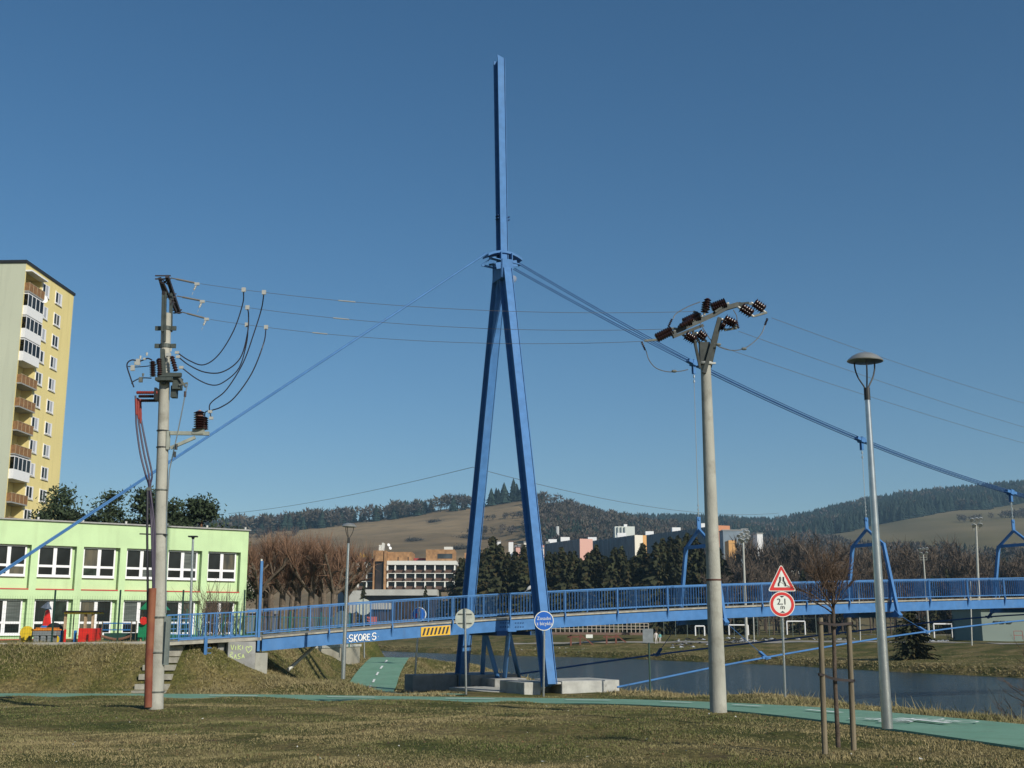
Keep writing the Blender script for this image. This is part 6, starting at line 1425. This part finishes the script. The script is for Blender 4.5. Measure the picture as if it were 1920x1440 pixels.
for k, (u, h0, h1) in enumerate(((671, 1034, 1043), (674, 1038, 1043), (677, 1037, 1043), (680, 1039, 1043), (683, 1038, 1043), (688, 1039, 1041), (696, 1035, 1043))):
    p, q = P(u-1, h1, HY), P(u+1, h0, HY); m_.b6(p.x, q.x, HY+7, HY+7.2, p.z, q.z)
m_.bar(P(669, 1044, HY+7.1), P(699, 1043.6, HY+7.1), .15, .25); m_.build('roof_lettering', YELLOW, ht, loc=ht['_w'])
HW2 = mat('hotel_wing_white', (.42, .42, .38), .85, var=.1, scale=.3)
hb('wing', HW2, 652, 688, 1108.5, 1150, -8, 2); hb('wing_band', HW2, 688.1, 822, 1106.5, 1117.5, -8, 16); hb('wing_dark', HD, 688.1, 822, 1117.6, 1160, -6, 16); hb('lower_building', HW2, 690, 742, 1132, 1143.5, -14, -9); hb('lower_dark', HD, 689, 760, 1143.6, 1165, -13, -9)
hb('orange_wall', mat('orange_wall', (.52, .12, .07), .8), 699, 717, 1157, 1170, -18, -15)
# grey roofed house and tall blocks left and behind the limes
def pxbuild(name, u0, u1, v0, v1, Y, m, label, cat, dep=12, roof=None, grp=None, low=None):
    p, q = P(u0, v1, Y), P(u1, v0, Y); t = thing(name, ((p.x+q.x)/2, Y, p.z), label, cat, grp); m_ = MB(); m_.b6(p.x, q.x, Y, Y+dep, -1 if low is None else p.z-low, q.z); m_.build('wall', m, t)
    if roof == 'flat': m_ = MB(); m_.b6(p.x-.3, q.x+.3, Y-.3, Y+dep, q.z+.01, q.z+.6); m_.build('roof', ROOFG, t)
    elif roof is not None:
        h = (q.x-p.x)*.28; cx = (p.x+q.x)/2; m_ = MB(); m_.add([(p.x-.5, Y-.5, q.z), (q.x+.5, Y-.5, q.z), (q.x+.5, Y+dep, q.z), (p.x-.5, Y+dep, q.z), (p.x+1, Y+dep/2, q.z+h*.6), (q.x-1, Y+dep/2, q.z+h*.6)], [(0, 1, 5, 4), (1, 2, 5), (2, 3, 4, 5), (3, 0, 4)]); m_.build('roof', roof, t)
    return t
GWALL = mat('blue_grey_cladding', (.20, .25, .29), .8, var=.1, scale=.2); GREYW = mat('grey_house', (.20, .21, .22), .85, var=.15, scale=.4); RROOF = mat('red_tiles', (.36, .085, .045), .85, var=.2, scale=.6)
pxbuild('grey_hall', 635, 655, 1036, 1060, 420, GWALL, 'blue-grey gabled hall behind the limes left of the hotel', 'building', roof=RROOF)
pxbuild('grey_house', 462, 482, 1150, 1190, 150, GREYW, 'dark grey house just right of the green school', 'house', roof='flat')
pxbuild('block_of_flats', 462, 520, 1044, 1062, 700, mat('patchy_flats', (.45, .40, .34), .85, var=.35, scale=.25), 'far pale block of flats over the right end of the school', 'block of flats', roof='flat')
# far housing estate: long slabs in shade with lit gable ends
bdir = Vector((-.40, .917, 0)); edir = Vector((.917, .40, 0))
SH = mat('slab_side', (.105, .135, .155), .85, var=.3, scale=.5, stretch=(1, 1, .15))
def slab(u, v, Y, L, W, end_m, label, side=None, ends=None, pav=2):
    c = P(u, v, Y); c0 = Vector((c.x, Y, -2)); t = thing('panel_block', (c.x, Y, 20), label, 'block of flats', 'blocks of the far housing estate'); H = c.z
    ed = edir*W; bd = bdir*L; A = [c0, c0+ed, c0+ed+bd, c0+bd]; B = [Vector((q.x, q.y, H)) for q in A]
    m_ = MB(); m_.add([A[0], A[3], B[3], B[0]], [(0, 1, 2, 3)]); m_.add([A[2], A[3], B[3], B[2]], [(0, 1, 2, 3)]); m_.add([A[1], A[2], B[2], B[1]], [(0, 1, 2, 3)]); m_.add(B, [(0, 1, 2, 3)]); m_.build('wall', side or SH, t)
    sp_ = [0, 1] if not ends else [0, .68, 1]; mm = [end_m] if not ends else [end_m, ends]
    for a, b_, m1 in zip(sp_[:-1], sp_[1:], mm): g_ = MB(); g_.add([A[0]+ed*a, A[0]+ed*b_, B[0]+ed*b_, B[0]+ed*a], [(0, 1, 2, 3)]); g_.build('gable_wall', m1, t)
    # loggia fins and window strips along the long side
    g_ = MB(); n = int(L/6)
    for k in range(n): q = B[0]+bd*((k+.5)/n); g_.bar((q.x, q.y, H-.5), (q.x, q.y, 5), .5, .9)
    g_.build('stair_columns', mat('slab_column', (.14, .17, .19), .8), t)
    for k in range(pav):
        q = B[0]+bd*((k+.6)/pav)+ed*.5; m_ = MB(); m_.box((q.x, q.y, H+1.4), (5.5, 5, 2.8)); m_.build('roof_pavilion', WHITE, t)
PINK = mat('pink_gable', (.62, .36, .29), .85, var=.03); CRM = mat('cream_gable', (.74, .70, .58), .85, var=.03); ORG = mat('orange_gable', (.66, .36, .12), .85, var=.03)
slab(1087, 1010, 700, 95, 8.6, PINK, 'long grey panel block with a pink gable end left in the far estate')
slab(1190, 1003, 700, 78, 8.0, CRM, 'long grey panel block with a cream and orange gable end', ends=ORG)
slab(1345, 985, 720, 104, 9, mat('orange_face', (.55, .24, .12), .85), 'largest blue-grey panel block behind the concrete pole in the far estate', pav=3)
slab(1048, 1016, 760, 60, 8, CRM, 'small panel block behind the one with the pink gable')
tq = pxbuild('white_block', 1153, 1190, 987, 1004, 900, mat('mint_white', (.66, .70, .64), .8, var=.02), 'white tower block with dark balcony columns standing above the estate', 'block of flats', roof=None)
for u in (1158, 1164.5, 1171): m_ = MB(); p, q = P(u-1.1, 1002, 899.5), P(u+1.1, 988.5, 899.5); m_.b6(p.x, q.x, 899.2, 899.9, p.z, q.z); m_.build('balcony_column', mat('balcony_shade', (.16, .20, .20), .7), tq)
m_ = MB(); p, q = P(1170, 987, 902), P(1176, 983, 902); m_.b6(p.x, q.x, 902, 908, p.z, q.z); m_.build('roof_pavilion', WHITE, tq)
pxbuild('white_block', 1392, 1402, 993, 1030, 690, GWALL, 'narrow grey block right of the concrete pole in the far estate', 'block of flats', roof='flat')
pxbuild('terraced_block', 1357, 1391, 995, 1040, 680, GWALL, 'grey flats with a white roof edge right of the concrete pole', 'block of flats', roof='flat')
pxbuild('terraced_block', 1367, 1381, 1013, 1042, 660, ORG, 'low orange block in front of the grey flats', 'block of flats')
pxbuild('white_block', 1421, 1430, 1001, 1040, 690, WHITE, 'slender white block at the right end of the far estate', 'block of flats', roof='flat')
m_ = MB(); p = P(1045, 1010, 900); q = P(1045, 987, 900); m_.tube([(p.x, 900, 0), (q.x, 900, q.z)], [1.6, 1.3], 8); o = m_.build('chimney', mat('pale_stack', (.50, .52, .50), .8), None, loc=(p.x, 900, 0)); tag(o, 'pale grey chimney rising above the far estate', 'chimney')
hcols = [WHITE, CRM, PINK, mat('sage_house', (.36, .40, .33), .8), GREYW]; rh = random.Random(4); HH_ = []
for j in range(22):
    u = 912+rh.uniform(0, 88) if j < 17 else 1004+rh.uniform(0, 20); v = 1016+rh.uniform(-2, 14); w_ = rh.uniform(4, 9); Y = 780-(v-1014)*9
    th_ = pxbuild('hillside_house', u, u+w_, v, v+8, Y, hcols[j % 5], 'small house in the cluster between the pylon legs below the meadow', 'house', 9, RROOF if j % 3 else 'flat', 'houses of the far cluster between the pylon legs'); HH_.append((u, th_, j % 5))
for k_, cn in enumerate(('white', 'cream', 'pink', 'sage green', 'grey')): relabel([(a, b_) for a, b_, c in HH_ if c == k_], 'small '+cn+' house', [(0, 985, 'in the far cluster seen between the pylon legs'), (985, 3000, 'in the far cluster beside the near pylon leg')])
for (u, v, Y, lb) in ((1392, 1066, 330, 'red roofed house left of the warning triangle'), (1482, 1066, 330, 'red roofed house right of the warning triangle'), (1532, 1058, 340, 'red roofed house left of the young tree crown'), (1578, 1062, 340, 'red roofed house behind the young tree crown'), (1612, 1066, 345, 'red roofed house by the second hanger frame')):
    pxbuild('red_roofed_house', u, u+18, v+2, v+10, Y+370, CRM if u < 1500 else WHITE, lb, 'house', 8, RROOF, 'red roofed houses beyond the river', 12)
pxbuild('pale_shed', 1572, 1612, 1086, 1100, 600, mat('pale_sheet', (.55, .55, .50), .7), 'pale low hall behind the young tree', 'building', 14, 'flat', None, 10)

# ---------------- far bank: sports ground ----------------
gh = thing('sports_hall', P(1878, 1196, 150), 'plain grey-green hall with three small windows beyond the bridge at the right', 'building')
p, q = P(1843, 1198, 150), P(2010, 1141, 150); m_ = MB(); m_.b6(p.x, q.x, 150, 160, -.5, q.z); m_.build('wall', mat('hall_green', (.19, .24, .21), .8, var=.06, scale=.3), gh)
m_ = MB(); m_.b6(p.x-.4, q.x, 149.4, 160.4, q.z+.01, q.z+.5); m_.build('roof', DARK, gh)
for u in (1868, 1880, 1893): m_ = MB(); a, b_ = P(u-4, 1168.5, 149.9), P(u+4, 1164, 149.9); m_.b6(a.x, b_.x, 149.8, 149.97, a.z, b_.z); m_.build('window', HG, gh)
for u0, u1 in ((1902, 1918),):
    t = thing('red_railing', P(u0, 1199, 146), 'small red tubular railing in front of the grey-green hall', 'railing'); m_ = MB(); a, b_ = P(u0, 1199, 146), P(u1, 1199, 146); h = 1.0
    m_.tube([a, a+Z3*h, b_+Z3*h, b_], .04, 6); m_.tube([a+Z3*.5, b_+Z3*.5], .03, 6); m_.build('rail', mat('dull_red', (.35, .08, .06), .6), t)
def goal(u0, u1, vt, vb, Y, label):
    a, b_ = P(u0, vb, Y), P(u1, vb, Y); h = P(u0, vt, Y).z-a.z; t = thing('football_goal', a, label, 'football goal', 'goals on the playing field'); m_ = MB()
    m_.tube([a, a+Z3*h], .11, 6); m_.tube([b_, b_+Z3*h], .11, 6); m_.tube([a+Z3*h, b_+Z3*h], .11, 6); m_.build('frame', WHITE, t); bk_ = Vector((.5, 1.8, 0)); m_ = MB()
    for e in (a, b_): m_.tube([e+Z3*h, e+bk_+Z3*.1, e], .05, 5)
    m_.build('net_support', PALE, t)
goal(1476, 1510, 1165, 1190, 196, 'white goal just right of the height limit sign'); goal(1367, 1403, 1172, 1191, 200, 'white goal just right of the concrete pole'); goal(1304, 1321, 1174, 1192, 190, 'small white goal just left of the concrete pole'); goal(1752, 1786, 1170, 1196, 168, 'white goal in front of the dark fence under the bridge at the right')
def mast(u0, vb, u1, vt, Y, label, lamps):
    a, b_ = P(u0, vb, Y), P(u1, vt, Y); a.z = gz(a.x, a.y)-.2; t = thing('floodlight_mast', a, label, 'floodlight mast', 'floodlight masts of the sports ground'); k = Y/F_PX
    m_ = MB(); m_.tube([a, b_], [.22, .12], 8); m_.build('mast', PALE, t); m_ = MB()
    for q in (0, 4, 8): m_.bar(b_+Vector((-7*k, 0, -q*k*1.2)), b_+Vector((7*k, 0, -q*k*1.2)), .10, .10)
    m_.bar(b_+Vector((-6.5*k, 0, -10*k)), b_+Vector((-6.5*k, 0, 7*k)), .08, .08); m_.bar(b_+Vector((6.5*k, 0, -10*k)), b_+Vector((6.5*k, 0, 7*k)), .08, .08); m_.build('platform', STEEL_D, t)
    for du, dv in lamps: m_ = MB(); c = b_+Vector((du*k*1.1, -.3, -dv*k*1.15)); m_.lathe([(0, .27), (.18, .25), (.34, .1)], c, (.25, .6, .5), 10); m_.build('floodlight', mat('floodlight_shell', (.55, .56, .54), .35, .4), t)
fl6 = [(-6, -8), (0, -8.5), (6, -9), (-4, -1), (5, -2)]
mast(1838, 1198, 1830, 984, 152, 'tall pale floodlight mast at the right beyond the bridge', [(-8, -7), (0, -8), (7, -8.5), (-5, 2), (6, 1)])
mast(1741, 1180, 1731, 1040, 215, 'floodlight mast right of the second hanger frame', fl6); mast(1400, 1200, 1393, 1008, 165, 'floodlight mast with many lamps right of the concrete pole', [(-8, -2), (-3, -5), (3, -9), (8, -8), (-6, 4), (0, 0), (5, -3), (9, -1), (-2, 6), (6, 4)])
for (u, vb, vt, Y, lb) in ((1822, 1205, 1130, 132, 'thin white post with a yellow-green mark near the hall'), (1414, 1201, 1150, 150, 'thin white post just right of the floodlight mast'), (1613, 1198, 1135, 150, 'thin white post between the stake and the tall lamp')):
    a = P(u, vb, Y); m_ = MB(); m_.tube([a-Z3*.3, P(u-3, vt-40, Y)], .08, 6); o = m_.build('field_post', PALE, None, loc=a); tag(o, lb, 'post', 'thin posts on the sports ground')
nf = thing('ball_net_fence', P(1330, 1196, 205), 'tall thin netting fence on slim posts behind the goals', 'fence'); m_ = MB()
for k in range(14):
    a = P(1245+k*22, 1192, 208); m_.bar(a-Z3*.5, a+Z3*6.5, .09, .09)
a, b_ = P(1245, 1192, 208), P(1531, 1192, 208); m_.bar(a+Z3*6.4, b_+Z3*6.4, .03, .04); m_.bar(a+Z3*3, b_+Z3*3, .03, .03); m_.build('posts', mat('grey_green_steel', (.10, .13, .11), .6), nf)
kf = thing('dark_fence', P(1800, 1197, 160), 'dark lattice enclosure left of the grey-green hall', 'fence'); m_ = MB(); a, b_ = P(1776, 1197, 160), P(1845, 1198, 158)
for h in (.1, 1.0, 2.0, 3.0): m_.bar(a+Z3*h, b_+Z3*h, .05, .05)
for k in range(25): q = a.lerp(b_, k/24); m_.bar(q-Z3*.3, q+Z3*3, .04 if k % 6 else .10, .05)
m_.build('lattice', BLK, kf)
# wooden landing with red brown trestles across the river
ld = thing('river_walkway', P(1130, 1195, 178), 'wooden walkway with pale handrail on red-brown trestles across the river', 'walkway')
a, b_ = P(1025, 1187.5, 178), P(1216, 1188.5, 185); m_ = MB(); m_.bar(a, b_, 2.0, .35, Y3); m_.build('deck', mat('brown_deck', (.12, .075, .055), .8), ld); m_ = MB()
for h in (.5, .95, 1.4): m_.bar(a+Z3*(h+.2), b_+Z3*(h+.2), .05, .08)
for k in range(24): q = a.lerp(b_, k/23); m_.bar(q, q+Z3*1.65, .09, .12)
m_.build('handrail', mat('pale_rail_wood', (.36, .32, .26), .8), ld)
for u in (1079, 1146):
    m_ = MB(); c = P(u, 1190, 179); 
    for e in (-.7, .7): m_.bar(c+X3*e, c+X3*e-Z3*1.9, .25, .25)
    m_.bar(c+X3*.7, c+X3*3.2-Z3*1.9, .18, .18); m_.bar(c-X3*1.2-Z3*.3, c+X3*1.2-Z3*.3, .2, .25); m_.build('trestle', TREST, ld)
m_ = MB(); m_.box(P(1105, 1193, 176), (1.0, .1, .5)); o = m_.build('white_notice', SIGNW, None, loc=P(1105, 1193, 176)); tag(o, 'small white board hanging under the wooden walkway', 'notice')
# winter debris on the field: left-over snow and dark brush
r = np.random.default_rng(8)
def heaps(name, us, vs_, Y, n, m, label, sz, cat):
    V = []
    for _ in range(n):
        c = P(r.uniform(*us), r.uniform(*vs_), Y+r.uniform(-8, 8)); z = gz(c.x, c.y); k = r.uniform(.3, 1)*sz*.6
        for _ in range(6):
            a = r.random()*6.28; V += [(c.x+math.cos(a)*k, c.y+math.sin(a)*k, z), (c.x+math.cos(a+1.3)*k, c.y+math.sin(a+1.3)*k, z), (c.x+r.normal(0, .2)*k, c.y+r.normal(0, .2)*k, z+k*r.uniform(.15, .5))]
    o = npmesh(name, np.array(V), np.arange(len(V)), m); tag(o, label, cat, kind='stuff')
SNOW = mat('old_snow', (.42, .44, .46), .8, var=.15, scale=1)
heaps('snow_patches', (1255, 1600), (1190, 1197), 172, 70, SNOW, 'patches of old snow along the edge of the field', .9, 'snow'); heaps('brush_heaps', (1255, 1610), (1189, 1197), 170, 110, mat('dark_brush', (.03, .03, .028), .9), 'dark brush and clods lying along the field edge', 1.0, 'brush')
heaps('snow_patches_right', (1745, 1775), (1190, 1196), 150, 20, SNOW, 'old snow beside the dark lattice enclosure', .8, 'snow')
heaps('bank_stones', (900, 1100), (1224, 1228), 168, 60, mat('pale_stones', (.5, .48, .42), .9), 'pale stones along the far waterline', .35, 'stones')

# ---------------- people ----------------
def person(base, H, top, legs, label, pose=0):
    t = thing('person', base, label, 'person', None); b = Vector((0, 0, 0)); k = H/1.75
    J = {'pel': (0, 0, .93), 'ch': (0, .0, 1.28), 'nk': (0, 0, 1.48), 'hd': (0, -.02, 1.60), 'tp': (0, -.02, 1.72), 'sl': (-.19, 0, 1.42), 'sr': (.19, 0, 1.42), 'el': (-.27, .02, 1.15), 'er': (.27, .02, 1.15), 'hl': (-.27, -.08, .90), 'hr': (.27, -.08, .90), 'kl': (-.11, -.05-.1*pose, .50), 'kr': (.11, .03+.08*pose, .50), 'al': (-.12, .02-.15*pose, .08), 'ar': (.12, .05+.2*pose, .08), 'tl': (-.12, -.13-.15*pose, .03), 'tr': (.12, -.08+.2*pose, .03), 'fl': (-.27, -.11, .80), 'fr': (.27, -.11, .80)}
    rad = {'pel': .14, 'ch': .15, 'nk': .06, 'hd': .10, 'tp': .07, 'sl': .07, 'sr': .07, 'el': .05, 'er': .05, 'hl': .035, 'hr': .035, 'kl': .065, 'kr': .065, 'al': .045, 'ar': .045, 'tl': .035, 'tr': .035, 'fl': .03, 'fr': .03}
    E = [('pel', 'ch'), ('ch', 'nk'), ('nk', 'hd'), ('hd', 'tp'), ('ch', 'sl'), ('ch', 'sr'), ('sl', 'el'), ('sr', 'er'), ('el', 'hl'), ('er', 'hr'), ('hl', 'fl'), ('hr', 'fr'), ('pel', 'kl'), ('pel', 'kr'), ('kl', 'al'), ('kr', 'ar'), ('al', 'tl'), ('ar', 'tr')]
    ks_ = list(J); me = bpy.data.meshes.new('body'); me.from_pydata([tuple(c*k for c in J[q]) for q in ks_], [(ks_.index(a), ks_.index(b_)) for a, b_ in E], [])
    o = bpy.data.objects.new('body', me); COL.objects.link(o); sk = o.modifiers.new('s', 'SKIN'); sd = me.skin_vertices[0].data
    for i, q in enumerate(ks_): sd[i].radius = (rad[q]*k, rad[q]*k)
    sd[0].use_root = True; sb_ = o.modifiers.new('u', 'SUBSURF'); sb_.levels = 1; sb_.render_levels = 1
    bpy.context.view_layer.update(); me2 = bpy.data.meshes.new_from_object(o.evaluated_get(bpy.context.evaluated_depsgraph_get())); bpy.data.objects.remove(o)
    skin = mat('skin', (.45, .27, .19), .6, var=0)
    for mm in (top, legs, skin): me2.materials.append(mm)
    for pl in me2.polygons: z = pl.center.z/k; pl.material_index = 2 if z > 1.52 else (1 if z < .92 else 0); pl.use_smooth = True
    o = bpy.data.objects.new('body', me2); COL.objects.link(o); o.parent = t
    m_ = MB(); m_.lathe([(-.02*k, .10*k), (.05*k, .112*k), (.11*k, .09*k), (.14*k, .03*k)], Vector((0, .01*k, 1.62*k)), (0, 0, 1), 10); m_.build('hair', mat('dark_hair', (.03, .02, .015), .7), t, loc=(0, 0, 0)); return t
LG = mat('light_clothes', (.62, .58, .54), .8, var=.05); TQ = mat('turquoise_jacket', (.12, .40, .38), .8); DKC = mat('dark_trousers', (.04, .04, .05), .8)
for (u, vb, Y, H, a, b_, lb, ps) in ((1230, 1196, 175, 1.8, LG, LG, 'person in pale clothes standing on the far bank path', .3), (1237.5, 1196, 176, 1.35, TQ, LG, 'smaller person in a turquoise top beside the person in pale clothes', .2), (721, 1167, 255, 1.75, LG, LG, 'distant person in white seen through the railing near the hotel', .6)):
    p = P(u, vb, Y); person((p.x, Y, gz(p.x, Y)), H, a, b_, lb, ps)
# bird on the railing
kb_ = gpt(997, .2); bp2 = BP(kb_, HW+.05, dz(kb_)+1.075); bd = thing('gull', bp2, 'pale bird sitting on the bridge railing beside the near pylon leg', 'bird')
m_ = MB(); m_.lathe([(0, .01), (.06, .05), (.16, .075), (.26, .06), (.32, .045), (.37, .05), (.42, .03), (.46, .008)], bp2+Vector((-.16, 0, .06)), (.75, 0, .62), 10); m_.build('body', mat('gull_plumage', (.6, .58, .54), .7, var=.15, scale=20), bd, smooth=True)
m_ = MB(); m_.bar(bp2+Vector((-.12, 0, .08)), bp2+Vector((-.30, 0, -.06)), .07, .02); m_.build('tail', mat('grey_feather', (.2, .2, .2), .7), bd)

# ---------------- moon ----------------
mp = P(962, 523, 4000); m_ = bpy.data.materials.new('day_moon'); m_.use_nodes = True; nt = m_.node_tree; nt.nodes.clear(); ou = nt.nodes.new('ShaderNodeOutputMaterial'); mx = nt.nodes.new('ShaderNodeMixShader'); trn = nt.nodes.new('ShaderNodeBsdfTransparent'); df = nt.nodes.new('ShaderNodeBsdfDiffuse')
df.inputs[0].default_value = (.55, .50, .46, 1); mx.inputs[0].default_value = .32; nt.links.new(trn.outputs[0], mx.inputs[1]); nt.links.new(df.outputs[0], mx.inputs[2]); nt.links.new(mx.outputs[0], ou.inputs[0])
b_ = MB(); n = 24; rr = 7.2/F_PX*4000; b_.lathe([(rr*(1-math.cos(math.pi*i/16))-rr, rr*math.sin(math.pi*i/16)) for i in range(17)], mp, (0, 0, 1), 24); o = b_.build('moon', m_, None, loc=mp, smooth=True); tag(o, 'faint day moon beside the head of the pylon', 'moon')
# ---------------- haze ----------------
hm = bpy.data.materials.new('haze'); hm.use_nodes = True; nt = hm.node_tree; nt.nodes.clear(); ou = nt.nodes.new('ShaderNodeOutputMaterial'); pv = nt.nodes.new('ShaderNodeVolumePrincipled')
pv.inputs['Color'].default_value = (.46, .76, 1.0, 1); pv.inputs['Density'].default_value = 0.00012; pv.inputs['Anisotropy'].default_value = 0
nt.links.new(pv.outputs[0], ou.inputs['Volume'])
b_ = MB(); b_.b6(-2600, 2600, -320, 3200, -5, 420); hz_ = b_.build('haze', hm); tag(hz_, 'thin blue haze over the valley', kind='stuff')
